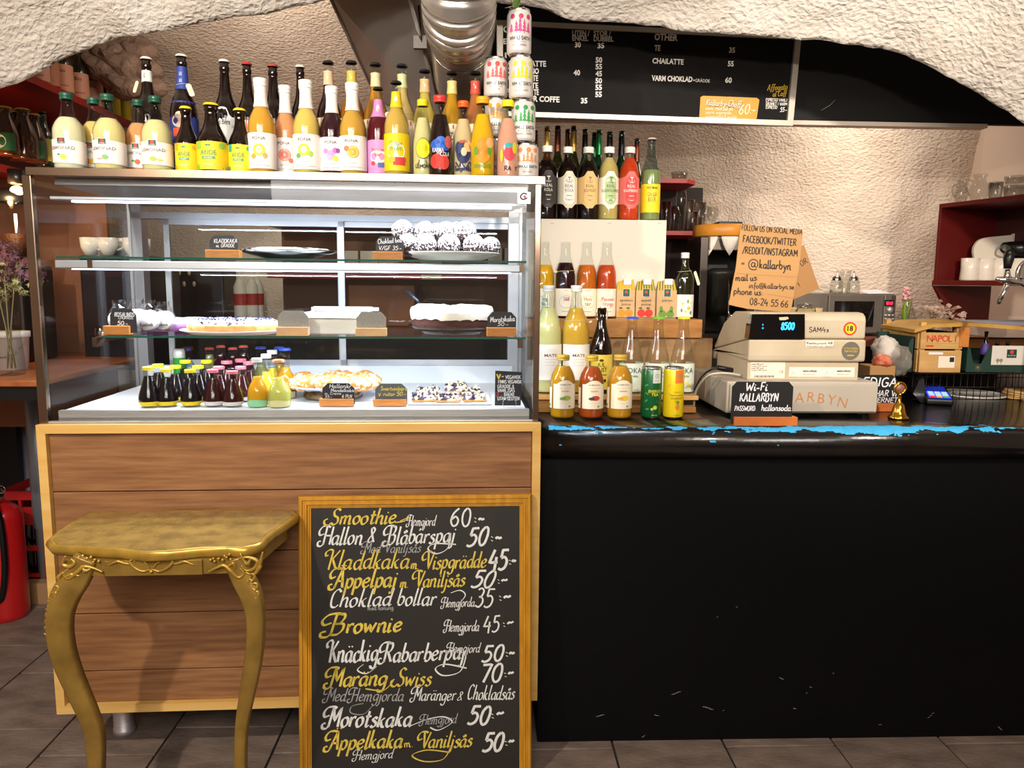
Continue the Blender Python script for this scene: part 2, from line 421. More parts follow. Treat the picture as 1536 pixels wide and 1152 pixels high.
fl = MB().mat(M_GROUT).box(-3.2, -2.6, -.1, 3.4, 4.3, -.004).build('floor', kind='structure')
fl['label'] = 'dark slate tiled floor'
tile_me = []
for k in range(5):
    b = MB().mat(M_SLATE); b.box(-.157, -.162, -.003, .157, .162, .004, bev=.002); o = b.build('tile'); tile_me.append(o.data)
    for v in o.data.vertices: v.co.z += .0012*noise.noise(Vector((v.co.x*9+k, v.co.y*9, k)))
    bpy.data.objects.remove(o)
_t = hZ(116, 1073, 0); TX, TY = .32, .33
_r1 = hZ(160, 1041, 0).y; _r2 = hZ(300, 1138, 0).y
for i in range(-6, 11):
    for j in range(-6, 7):
        x = _t.x + (i+.5)*TX; y = _r1 + (j-.5)*TY + (.0 if i % 2 == 0 else .13)
        if y < .6 or y > 3.75 or x > 2.5 or x < -2.42: continue
        o = bpy.data.objects.new('tile', random.choice(tile_me)); COL.objects.link(o); o.parent = fl; o.location = (x, y, 0)
        o.rotation_euler = (random.uniform(-.004, .004), random.uniform(-.004, .004), 0)

# main vault: its lower edge is the arch over the bar, it rises towards and over the camera
arch = [(-700, 420), (-480, 330), (-260, 232), (-120, 178), (0, 128), (60, 106), (130, 78), (190, 58), (250, 42), (350, 23), (430, 10), (500, -2), (560, -14), (640, -18), (700, -8), (745, 4), (800, 14),
        (860, 25), (950, 38), (1050, 45), (1120, 49), (1200, 53), (1250, 58), (1300, 70), (1350, 86), (1400, 106), (1450, 131), (1500, 160), (1536, 184), (1620, 235), (1720, 300), (1860, 390), (2000, 480)]
def cat(p, n): return [Vector(q) for q in smooth_pts([tuple(a) for a in p], n)]
YA = 2.2
edge = [hY(p[0], p[1], YA) for p in cat(arch, 5)]
NX = len(edge); NV = 40; vs = []; fs = []
for j in range(NV):
    t = (j/(NV-1))**1.5
    for i, e in enumerate(edge):
        ztop = 2.86; a = t*PI/2*1.0
        y = YA - 1.9*(1-math.cos(a)) if False else YA - 2.4*t; z = e.z + (ztop-e.z)*(1-(1-min(1, t))**2.6)
        p = Vector((e.x*(1+.25*t), y, z)); n1 = noise.fractal(p*3.1, 1, 2, 4)*.022+noise.fractal(p*14, 1, 2, 3)*.008
        vs.append((p.x, p.y+n1*.5, p.z+n1))
for j in range(NV-1):
    for i in range(NX-1): fs.append((j*NX+i, j*NX+i+1, (j+1)*NX+i+1, (j+1)*NX+i))
# underside of the arch, going back into the niche
o0 = len(vs)
for j in range(1, 6):
    for i, e in enumerate(edge):
        y = YA+.04*j; p = Vector((e.x, y, e.z+.03*j)); q0 = Vector(e); n1 = noise.fractal(q0*3.1, 1, 2, 4)*.022+noise.fractal(q0*14, 1, 2, 3)*.008; vs.append((p.x, p.y, p.z+n1))
for j in range(5):
    for i in range(NX-1):
        a = i if j == 0 else o0+(j-1)*NX+i; b = a+1; c = o0+j*NX+i+1; d = o0+j*NX+i; fs.append((a, d, c, b))
mb = MB().mat(M_PLASTER).add(vs, fs, True); mb.build('ceiling', kind='structure')['label'] = 'white rough plastered vault over the bar'
b = MB().mat(M_PLASTER); b.box(-3.3, -2.7, 2.86, 3.5, -.15, 2.95); b.build('ceiling', kind='structure')

# niche: back wall and the vault that curls forward from it
vs = []; fs = []; prof = []
for k in range(60):
    t = k/59; z = -.02+2.75*t
    y = 4.35 - (max(0, z-1.6)/1.1)**2.0*1.8 if z > 1.6 else 4.35
    prof.append((y, z))
NXX = 150
for y, z in prof:
    for i in range(NXX):
        x = -2.6+5.4*i/(NXX-1); p = Vector((x, y, z))
        # groin on the left where the niche meets bare stone, soft swelling on the right
        tt = min(1, max(0, (x-.2)/1.6)); y2 = 4.35-(4.35-y)*(1-.85*tt) - .98*tt*tt*(3-2*tt) + noise.fractal(p*2.2, 1, 2, 4)*.035+noise.fractal(p*12, 1, 2, 3)*.010
        vs.append((x, y2, z))
for j in range(59):
    for i in range(NXX-1): fs.append((j*NXX+i, j*NXX+i+1, (j+1)*NXX+i+1, (j+1)*NXX+i))
MB().mat(M_PLASTER2).add(vs, fs, True).build('wall_back', kind='structure')['label'] = 'rough plastered niche wall curving into a vault'
_c = hY(1478, 186, 3.3)
b = MB().mat(M_FINE); b.prism([(_c.x, 3.3), (_c.x+.01, 4.5), (3.4, 4.5), (3.4, 1.9), (_c.x+.42, 1.9)], 0, 2.6, 'z')
b.build('wall_right', kind='structure')['label'] = 'smooth pinkish wall beside the niche'
b = MB().mat(M_FINE); b.box(-2.6, 2.2, 0, -2.45, 4, 2.6); b.box(-2.6, -2.6, 0, -2.45, 2.2, 2.9); b.build('wall_left', kind='structure')
b = MB().mat(M_FINE); b.box(3.3, -2.6, 0, 3.4, 1.9, 2.9); b.build('wall_right', kind='structure')
b = MB().mat(M_FINE); b.box(-2.6, -2.7, 0, 3.4, -2.6, 2.9); b.build('wall_front', kind='structure')
# bare stones in the left corner of the niche
for k, (px, py, r) in enumerate([(165, 70, .07), (185, 92, .08), (205, 72, .06), (150, 92, .07), (212, 100, .06), (190, 122, .07), (170, 110, .06), (222, 128, .05)]):
    p = hY(px, py, 3.52); r *= 1.25; b = MB().mat(M_STONE); b.ball((0, 0, 0), r, 14, 9, sq=(1.2, .8, .85), nz=.5, nf=14); o = b.build('stone'); o.location = p
    o.parent = bpy.data.objects['wall_back']

# ------------------------------------------------------------------ black counter
CY = hY(1200, 640, 2.02).y
COUNT_Z = hY(1200, 648, 2.02).z+.012
M_CTOP = mat('counter_black', '#0b0a0c', .22, col2='#17130f', vscale=9, coat=.3, bump=.0006, bscale=60)
M_CFACE = mat('counter_face_black', '#030306', .5, var=.2, vscale=120, bump=.0003, bscale=500, spec=.22)
M_BLUE = mat('blue_undercoat', '#3aa4d8', .55, var=.12, vscale=80)
cx0 = hY(813, 660, 2.0).x; cx1 = 2.30
ct = thing('counter', 'long black bar counter with chipped rounded front edge over pale blue paint', 'counter', ((cx0+cx1)/2, 2.4, 0))
ox, oy = (cx0+cx1)/2, 2.4
b = MB().mat(M_CTOP); z = COUNT_Z; pr = [(2.72-oy, z), (2.06-oy, z)]
for k in range(1, 13):
    a = PI*k/12*.92; pr.append((2.045-.045*math.sin(a)-oy, z-.045+.045*math.cos(a)))
pr += [(2.10-oy, z-.10), (2.72-oy, z-.10)]
b.prism(pr, cx0-ox, cx1-ox, 'x', smooth=True); b.build('worktop', ct)
b = MB().mat(M_CFACE); zb = 0.0; yf = 2.045-oy
b.box(cx0-ox+.01, yf, .0, cx1-ox, yf+.03, z-.07); b.build('front_panel', ct)
b = MB().mat(M_CFACE); b.box(cx0-ox+.002, yf+.001, .0, cx0-ox+.03, 2.70-oy, z-.09); b.build('end_panel', ct)
b = MB().mat(mat('scuffs', '#9a98a0', .8))
for px, py, l, a in [(1105, 911, .0022, 0), (1076, 926, .0016, 0), (1014, 1040, .012, .3), (1062, 1062, .014, -.3), (1210, 1040, .002, 0), (965, 1105, .004, .5), (900, 1074, .01, .3), (1396, 1074, .008, 1), (1172, 1018, .006, -.3), (1500, 1092, .006, -.8), (1320, 1087, .004, 0), (1192, 1063, .004, 0), (1216, 1031, .003, 0), (985, 1073, .006, -.2), (1085, 1066, .002, 0), (1250, 1010, .002, 0)]:
    p = hY(px, py, 2.045-.0005)
    for s in range(3):
        x = p.x-ox+l*(s-1)*.7; zz = p.z+math.sin(a)*l*(s-1)+random.uniform(-.001, .001)
        b.add([(x-l*.5, yf-.0006, zz), (x+l*.5, yf-.0006, zz+l*.4*math.sin(a)), (x+l*.4, yf-.0006, zz+.0012+l*.4*math.sin(a)), (x-l*.3, yf-.0006, zz+.0014)], [(0, 1, 2, 3)])
b.build('scuff_marks', ct, kind='stuff')
# chipped paint, following the rounded edge
def nose(s):   # s = distance along the profile from the flat top
    if s < 0: return (2.045-s, z+.0005)
    a = s/.045; return (2.045-.0455*math.sin(a), z-.045+.0455*math.cos(a))
b = MB().mat(M_BLUE); random.seed(3)
NS, NXc = 36, 900
def chipv(x, s):
    px_along = noise.fractal(Vector((x*3.2, s*8, 0)), 1, 2, 3)*.55+noise.fractal(Vector((x*22, s*60, 3)), 1, 2, 4)*.55
    return px_along-abs(s-.018)/.030+.26+(.25 if .95 < x < 1.4 else 0)
gx = [(cx0+.02)+(cx1-.02-cx0-.02)*i/NXc for i in range(NXc+1)]
gs = [-.02+.10*j/NS for j in range(NS+1)]
idx = {}
for i in range(NXc):
    for j in range(NS):
        if chipv(gx[i], gs[j]) > 0 or (noise.noise(Vector((gx[i]*9, gs[j]*50, 8))) > .50 and gs[j] < .07 and noise.noise(Vector((gx[i]*60, gs[j]*90, 1))) > .1):
            q = []
            for (a, c) in ((i, j), (i+1, j), (i+1, j+1), (i, j+1)):
                if (a, c) not in idx:
                    yy, zz = nose(gs[c]); idx[(a, c)] = len(b.v); b.v.append((gx[a]-ox, yy-oy-.0003, zz+.0003))
                q.append(idx[(a, c)])
            b.f.append(tuple(q)); b.m.append(0); b.sm.append(True)
b.build('paint_chips', ct, kind='stuff', fixn=False)

# ------------------------------------------------------------------ display case
M_OAK = mat('oak_plank', '#9c7048', .5, col2='#70492c', vscale=5, stretch=(1.2, 6, 16), det=8, thr=(.25, .75), bump=.0004, bscale=30)
M_PINE = mat('pine_trim', '#d9b36a', .45, col2='#c99c50', vscale=4, stretch=(1, 8, 8))
case = thing('display_case', 'tall stainless steel and glass refrigerated cake display on a wooden base', 'display case', M=CM)
BZ0 = cp(440, 1055)[1]; PW = .024
def base_part(): pass
b = MB().mat(M_PINE)
def trim(poly): bb = MB().mat(M_PINE); bb.prism(poly, -.022, .0); return bb.build('trim_board', case)
xl, xr = XL, .004; fw = .022; zt = SILL-.001
trim([(xl, zt), (xr, zt), (xr-fw, zt-fw), (xl+fw, zt-fw)]); trim([(xl, BZ0), (xl+fw, BZ0+fw), (xr-fw, BZ0+fw), (xr, BZ0)])
trim([(xl, zt-.0005), (xl+fw, zt-fw-.0005), (xl+fw, BZ0+fw), (xl, BZ0)]); trim([(xr, zt-.0005), (xr, BZ0), (xr-fw, BZ0+fw), (xr-fw, zt-fw-.0005)])
jz = [zt-fw, cp(300, 735)[1], cp(300, 826)[1], cp(300, 916)[1], cp(300, 1001)[1], BZ0+fw]
for a, c in zip(jz[:-1], jz[1:]):
    b = MB().mat(M_OAK); b.box(xl+fw+.001, -.006, c+.0015, xr-fw-.001, .012, a-.0015, bev=.0012); b.build('plank', case)
b = MB().mat(mat('dark_box', '#1b1512', .8)); b.box(xl+.01, .013, BZ0, xr-.01, DP, zt-.002); b.build('base_cabinet', case)
lx, _ = cp(186, 1080, .16)
for x, y in ((lx, .16), (-.18, .16), (lx, .5), (-.18, .5)):
    b = MB().mat(STEEL); b.lathe([(0, 0), (.03, 0), (.03, .02), (.028, .022), (.028, BZ0)], 20, c=(x, y)); b.build('foot', case)
XG0 = cp(72, 625)[0]; XG1 = cp(801, 625)[0]
XT0 = cp(40, 262)[0]
# steel floor tray, front sill
b = MB().mat(STEEL); b.box(XG0+.02, .012, SILL, XG1-.012, .03, FLZ-.002); b.box(XG0+.02, .012, SILL, XG1-.012, DP, SILL+.012); b.box(XG0, 0, SILL, XG1+.01, .012, SILL+.004); b.build('front_sill', case)
M_DECK = mat('white_enamel', '#e8eaf0', .35)
b = MB().mat(M_DECK); b.box(XG0+.03, .03, FLZ-.012, XG1-.02, DP-.05, FLZ-.002); b.box(XG0+.03, DP-.06, FLZ-.01, XG1-.02, DP-.03, FLZ+.055); b.build('deck', case)
b = MB().mat(STEELW); b.box(XT0, -.004, TOPZ-.018, .008, DP+.01, TOPZ); b.build('top_plate', case)
b = MB().mat(STEEL); b.box(XG0+.03, .05, TOPZ-.034, XG1-.02, DP-.02, TOPZ-.019); b.build('lamp_housing', case)
for nm, x0, x1, m in (('front_post', XG0-.022, XG0, STEELW), ('front_post', XG1-.004, XG1+.012, STEELW)):
    b = MB().mat(m); b.box(x0, -.002, SILL-.001, x1, .018, TOPZ-.018, bev=.002); b.build(nm, case)
for x0, x1 in ((XG0-.012, XG0+.03), (XG1-.035, XG1+.01)):
    b = MB().mat(ALU); b.box(x0, DP-.05, SILL, x1, DP, TOPZ-.018); b.build('rear_post', case)
b = MB().mat(PANE); b.box(XG0, .003, SILL+.004, XG1-.005, .008, TOPZ-.02); b.build('front_glass', case)
for x in (XG0-.004, XG1-.002):
    b = MB().mat(PANE); b.box(x, .02, SILL+.004, x+.005, DP-.05, TOPZ-.02); b.build('side_glass', case)
# glass shelves with lamp tubes
M_EDGE = mat('glass_edge_green', '#1d5c4e', .1, coat=1, spec=.6)
ZL = cp(500, 307, .07)[1]
M_LED = mat('cool_lamp_tube', '#ffffff', .5, emit='#dfe8ff', estr=5)
for zz in (SH1, SH2):
    xa = XG0+(.0 if zz == SH1 else .10)
    b = MB().mat(PANE); b.box(xa+.02, .055, zz-.006, XG1-.02, DP-.12, zz); b.build('glass_shelf', case)
    b = MB().mat(M_EDGE); b.box(xa+.02, .054, zz-.0055, XG1-.02, .0548, zz-.0005); b.build('shelf_edge', case)
    if zz == SH1:
        b = MB().mat(ALU); b.box(XG0+.01, .062, zz-.031, XG1-.03, .085, zz-.010, bev=.003); b.build('lamp_rail', case)
        b = MB().mat(M_LED); b.box(XG0+.05, .066, zz-.034, XG1-.06, .080, zz-.0315); b.build('lamp_tube', case)
    for x in (XG1-.03, XG0+.10):
        b = MB().mat(STEELW); b.box(x-.008, .06, zz-.03, x+.004, .10, zz-.006); b.box(x, .10, zz-.02, x+.003, DP-.06, zz-.006); b.build('shelf_bracket', case)
b = MB().mat(M_LED); b.box(XG0+.06, .066, ZL-.004, XG1-.06, .080, ZL); b.build('lamp_tube', case)
b = MB().mat(ALU); b.box(XG0+.01, .060, ZL+.001, XG1-.02, .086, ZL+.010, bev=.002); b.build('lamp_rail', case)
for k, (zc, w) in enumerate(((ZL-.006, 6.5), (SH1-.038, 6.5), (SH2-.01, 4))):
    o = area('case_lamp', CM @ Vector(((XG0+XG1)/2, .10, zc)), CM @ Vector(((XG0+XG1)/2, .19, zc-.3)), abs(XG1-XG0)*.92, .018, w, COOL)
    o.rotation_euler = (Matrix.Rotation(CA, 4, 'Z') @ Matrix.Rotation(math.radians(12), 4, 'X')).to_euler()
# sliding rear doors
zd0, zd1 = FLZ+.055, TOPZ-.075
xa = cp(250, 450, DP-.045)[0]; xb = cp(512, 450, DP-.045)[0]; xc = cp(772, 450, DP-.045)[0]
for x0, x1, y in ((xa, xb+.012, DP-.045), (xb-.012, xc, DP-.032)):
    fr = MB().mat(ALU); w = .018
    fr.box(x0, y, zd0, x0+w, y+.01, zd1); fr.box(x1-w, y, zd0, x1, y+.01, zd1); fr.box(x0, y, zd0, x1, y+.01, zd0+w); fr.box(x0, y, zd1-w, x1, y+.01, zd1)
    d = fr.build('sliding_door', case); b = MB().mat(PANE); b.box(x0+w, y+.003, zd0+w, x1-w, y+.007, zd1-w); b.build('pane', d)
b = MB().mat(ALU); b.box(XG0, DP-.05, zd1, XG1, DP-.015, zd1+.02); b.build('door_rail', case)
# maker's plate, upper right
sh = Sheet(CM @ Matrix.Translation((0, -.0, 0)))
b = MB(); u0, v0 = sh.uv(776, 303); u1, v1 = sh.uv(796, 288)
b.mat(mat('badge_silver', '#d8d4d6', .4, .3)); b.box(u0, .0012, v0-.004, u1, .0028, v1)
cu, cv = (u0+u1)/2, (v0+v1)/2+.001
mp0 = plate_map(.0008)
ribbon(b.mat(mat('badge_black', '#1a1214', .4)), smooth_pts([(cu+.008, cv+.006), (cu-.002, cv+.008), (cu-.009, cv), (cu-.003, cv-.007), (cu+.009, cv-.003)]), .004, mp0)
disc(b, mat('badge_red', '#b03022', .5), cu+.002, cv, .0035, mp0)
b.build('maker_badge', case)
# ------------------------------------------------------------------ gilded console table
M_GOLD = mat('worn_gilding', '#947636', .38, .35, col2='#765a26', vscale=18, thr=(.35, .75), bump=.0005, bscale=60)
M_GOLDB = mat('bright_gilding', '#b08c3a', .3, .5, var=.2, vscale=30)
M_GTOP = mat('lacquered_burl_top', '#967a3c', .2, col2='#6c582a', vscale=22, det=8, thr=(.35, .7), coat=.5)
TZ = cp(250, 766, -.03)[1]
tp = [cz(x, y, TZ) for x, y in [(130, 768), (200, 766), (300, 764), (444, 765), (447, 771), (430, 784), (412, 796), (400, 806), (396, 812), (386, 817), (366, 822), (340, 821), (300, 822), (250, 827), (215, 828), (180, 824), (130, 821), (78, 818), (70, 809), (86, 795), (108, 781)]]
yback = -.026
tp = [(x, min(y, yback)) for x, y in tp]
tcx = sum(p[0] for p in tp)/len(tp); tcy = sum(p[1] for p in tp)/len(tp)
TM = CM @ Matrix.Translation((tcx, tcy, 0)); table = thing('console_table', 'small gilded console table with carved apron and curved legs, left of the chalkboard', 'table', M=TM)
tpl = [(x-tcx, y-tcy) for x, y in tp]
def inset(p, s): return [(x*s, y*s) for x, y in p]
b = MB().mat(M_GTOP); b.prism(inset(tpl, .955), TZ-.004, TZ, 'z'); b.build('table_top', table)
b = MB().mat(M_GOLDB); n = len(tpl)
levels = [(.955, TZ-.0008), (.975, TZ+.001), (1.0, TZ-.004), (1.012, TZ-.012), (1.0, TZ-.02), (.965, TZ-.024), (.90, TZ-.024)]
vs = []; fs = []
for s, zz in levels: vs += [(x*s, y*s, zz) for x, y in tpl]
for j in range(len(levels)-1):
    for i in range(n): fs.append((j*n+i, j*n+(i+1) % n, (j+1)*n+(i+1) % n, (j+1)*n+i))
b.add(vs, fs, True); b.build('moulded_edge', table)
yfr = min(p[1] for p in tpl)+.02          # front of the apron
FY = tcy+yfr
def tf(px, py, dy=0): x, zz = cp(px, py, FY+dy); return Vector((x-tcx, yfr+dy, zz))
a0 = tf(92, 830); a1 = tf(372, 830); zb_ = tf(230, 862).z
b = MB().mat(M_GOLD); b.box(a0.x, yfr, zb_, a1.x, yfr+.016, TZ-.024)
b.box(a0.x, yfr+.016, zb_, a0.x+.016, .12, TZ-.024)
b.prism([(a1.x-.016, yfr+.01), (a1.x, yfr+.01), (a1.x+.035, .12), (a1.x+.02, .12)], zb_, TZ-.024, 'z'); b.build('apron', table)
d0 = tf(157, 832); d1 = tf(305, 861)
b = MB().mat(M_GOLD); b.box(d0.x, yfr-.005, d1.z, d1.x, yfr, TZ-.025, bev=.0012); dr = b.build('drawer', table)
def curl(b, pts, r0, r1, dy=-.006):
    q = smooth_pts(pts, 6); n = len(q)
    P = [tf(x, y, dy) for x, y in q]; b.tube(P, [(r0+(r1-r0)*abs(2*i/(n-1)-1))*1 for i in range(n)], 7)
b = MB().mat(M_GOLDB)
for sgn in (-1, 1):
    X = lambda a: 227+sgn*a
    curl(b, [(X(2), 854), (X(12), 857), (X(24), 852), (X(32), 843), (X(27), 839), (X(24), 843)], .0042, .0018)
    curl(b, [(X(32), 846), (X(40), 845), (X(50), 842), (X(58), 845), (X(64), 848)], .0035, .0015)
    curl(b, [(X(3), 852), (X(7), 846), (X(12), 842), (X(8), 838), (X(4), 841)], .0035, .0015)
b.ball(tf(227, 838, -.006), .005, 8, 6); b.ball(tf(227, 857, -.006), .0045, 8, 6)
b.build('carved_scroll', dr)
def relief(side):
    b = MB().mat(M_GOLDB); random.seed(5 if side < 0 else 6)
    if side > 0:
        X = lambda a: 350+a
        for p in ([(X(-38), 858), (X(-26), 852), (X(-14), 848), (X(-4), 856), (X(8), 866), (X(16), 860), (X(10), 852)],
                  [(X(8), 838), (X(22), 836), (X(36), 842), (X(32), 852), (X(20), 856), (X(12), 848)], [(X(18), 858), (X(30), 862), (X(38), 852), (X(42), 838), (X(44), 828)],
                  [(X(-8), 850), (X(0), 845), (X(4), 852)], [(X(10), 830), (X(20), 846), (X(26), 838)], [(X(28), 862), (X(22), 872), (X(30), 878)], [(X(34), 860), (X(40), 850), (X(36), 845)]):
            curl(b, p, .0052, .002, -.008)
        for k, (x, y) in enumerate([(-34, 840), (-28, 842), (-22, 838), (-16, 840), (-10, 836), (-6, 832), (-30, 838), (-13, 834), (-4, 839)]): b.ball(tf(X(x), y, -.004), .0035, 7, 5)
        pts = [(378, 866), (382, 880), (384, 892), (385, 903), (386, 914), (387, 926)]
    else:
        X = lambda a: 112+a
        for p in ([(X(42), 858), (X(28), 852), (X(14), 850), (X(4), 858), (X(-10), 868), (X(-16), 860), (X(-8), 852)],
                  [(X(-14), 834), (X(-18), 846), (X(-8), 850), (X(0), 844), (X(-6), 838)], [(X(10), 848), (X(16), 856), (X(24), 853)], [(X(-20), 872), (X(-6), 862), (X(8), 864)],
                  [(X(-16), 858), (X(-24), 866), (X(-20), 876)]):
            curl(b, p, .0052, .002, -.008)
        for k, (x, y) in enumerate([(6, 836), (12, 834), (18, 838), (24, 836), (30, 840), (36, 842), (10, 841), (28, 843)]): b.ball(tf(X(x), y, -.004), .0035, 7, 5)
        pts = [(84, 884), (79, 894), (75, 906), (72, 918), (71, 928), (70, 938), (70, 948)]
    for k, (x, y) in enumerate(pts):
        r = .0055-.0004*k
        curl(b, [(x-4, y-4), (x+2, y-5), (x+4, y), (x, y+4), (x-4, y+2)], r*.6, r*.35, -.012)
        b.ball(tf(x, y+5, -.012), r*.7, 7, 5)
    b.build('carved_ornament', table)
relief(1); relief(-1)
def leg(pts, nm='leg'):
    q4 = smooth_pts(pts, 5); q = [p[:2] for p in q4]; w = [p[2:] for p in q4]
    b = MB().mat(M_GOLD); vs = []; fs = []; n = len(q)
    P = [tf(x, y, w[i][1]) for i, (x, y) in enumerate(q)]
    for i in range(n):
        t = (P[min(i+1, n-1)]-P[max(i-1, 0)]).normalized(); side = Vector((t.z, 0, -t.x)); side.normalize()
        hw = w[i][0]/2*mpp(TM @ P[i]); dp = .014
        for sx, sy in ((-1, -.7), (-.8, -1), (.8, -1), (1, -.7), (1, .7), (.8, 1), (-.8, 1), (-1, .7)): vs.append(P[i]+side*hw*sx+Vector((0, dp*sy+.006, 0)))
    for i in range(n-1):
        for k in range(8): fs.append((i*8+k, i*8+(k+1) % 8, (i+1)*8+(k+1) % 8, (i+1)*8+k))
    fs += [tuple(range(8)), tuple((n-1)*8+k for k in reversed(range(8)))]
    b.add(vs, fs, True); return b.build(nm, table)
zfoot = 1246
leg([(128, 838, 34, .0), (122, 852, 36, 0), (111, 872, 39, -.002), (98, 892, 40, -.006), (89, 920, 37, -.008), (88, 950, 36, -.008), (93, 980, 35, -.004), (104, 1012, 32, 0), (118, 1044, 29, .0), (132, 1076, 27, 0), (141, 1105, 25, 0), (143, 1150, 22, 0), (142, 1200, 22, 0), (136, zfoot, 30, 0)])
leg([(352, 838, 30, 0), (357, 852, 32, 0), (366, 873, 32, -.002), (376, 894, 31, -.006), (382, 920, 27, -.008), (383, 950, 25, -.008), (381, 980, 25, -.004), (376, 1012, 24, 0), (370, 1044, 22, 0), (364, 1076, 19, 0), (361, 1105, 17, 0), (360, 1150, 17, 0), (361, 1200, 18, 0), (364, zfoot, 26, 0)])

# ------------------------------------------------------------------ chalkboard
M_BOARD = mat('blackboard', '#26231f', .55, col2='#1c1a18', vscale=5, thr=(.3, .8))
M_FRAME = mat('golden_yellow_frame', '#c08a24', .4, col2='#a87418', vscale=12, stretch=(6, 6, 1))
CHY = mat('yellow_chalk', '#cdb64a', .8, var=.12, vscale=120); CHW = mat('white_chalk', '#d4d6d2', .8, var=.08, vscale=120)
CHG = mat('faint_chalk', '#9a9c9a', .8)
bx, bzt = cp(622, 743, -.035); lean = math.atan2(.09, bzt)
SMx = CM @ Matrix.Translation((bx, -.03-.098, 0)) @ Matrix.Rotation(-lean, 4, 'X')
sign = thing('chalkboard', 'big chalkboard menu of cakes in a golden wooden frame leaning on the base', 'sign', M=SMx)
sh = Sheet(SMx); HT = bzt/math.cos(lean)+.001
ul = sh.uv(448, 743)[0]; ur = sh.uv(797, 743)[0]
b = MB().mat(M_BOARD); b.box(ul+.02, .004, .02, ur-.02, .012, HT-.02); b.build('board', sign)
fwd = .031
def fr(poly):
    """stepped moulding along a mitred side: outer->inner"""
    b = MB().mat(M_FRAME); (o0_, o1_), (i0_, i1_) = poly
    steps = [(0, .012), (0, -.004), (.12, -.008), (.30, -.008), (.36, -.004), (.46, -.004), (.52, -.007), (.68, -.007), (.74, -.002), (.86, -.002), (.9, .001), (1, .001), (1, .008)]
    vs = []
    for t, y in steps:
        for a, c in ((o0_, i0_), (o1_, i1_)): vs.append((a[0]+(c[0]-a[0])*t, y, a[1]+(c[1]-a[1])*t))
    b.add(vs, [(2*i, 2*i+1, 2*i+3, 2*i+2) for i in range(len(steps)-1)]); b.build('frame_side', sign)
A_, B_, C_, D_ = (ul, HT), (ur, HT), (ur, 0), (ul, 0); a_, b__, c_, d_ = (ul+fwd, HT-fwd), (ur-fwd, HT-fwd), (ur-fwd, fwd), (ul+fwd, fwd)
fr(((A_, B_), (a_, b__))); fr(((B_, C_), (b__, c_))); fr(((C_, D_), (c_, d_))); fr(((D_, A_), (d_, a_)))
mp = plate_map(.0032); NB = math.radians(35); k = dict(wt=.13, slant=.28, swash=True, nib=NB, mn=.3); ks = dict(wt=.10, slant=.3, swash=True, nib=NB, mn=.4); kb = dict(wt=.155, slant=.28, swash=True, nib=NB, mn=.35)
b = MB(); H_ = lambda t, m, x0, y0, x1, y1, hp, kk: sh.hand(b, t, m, x0, y0, x1, y1, hp, mp, **kk)
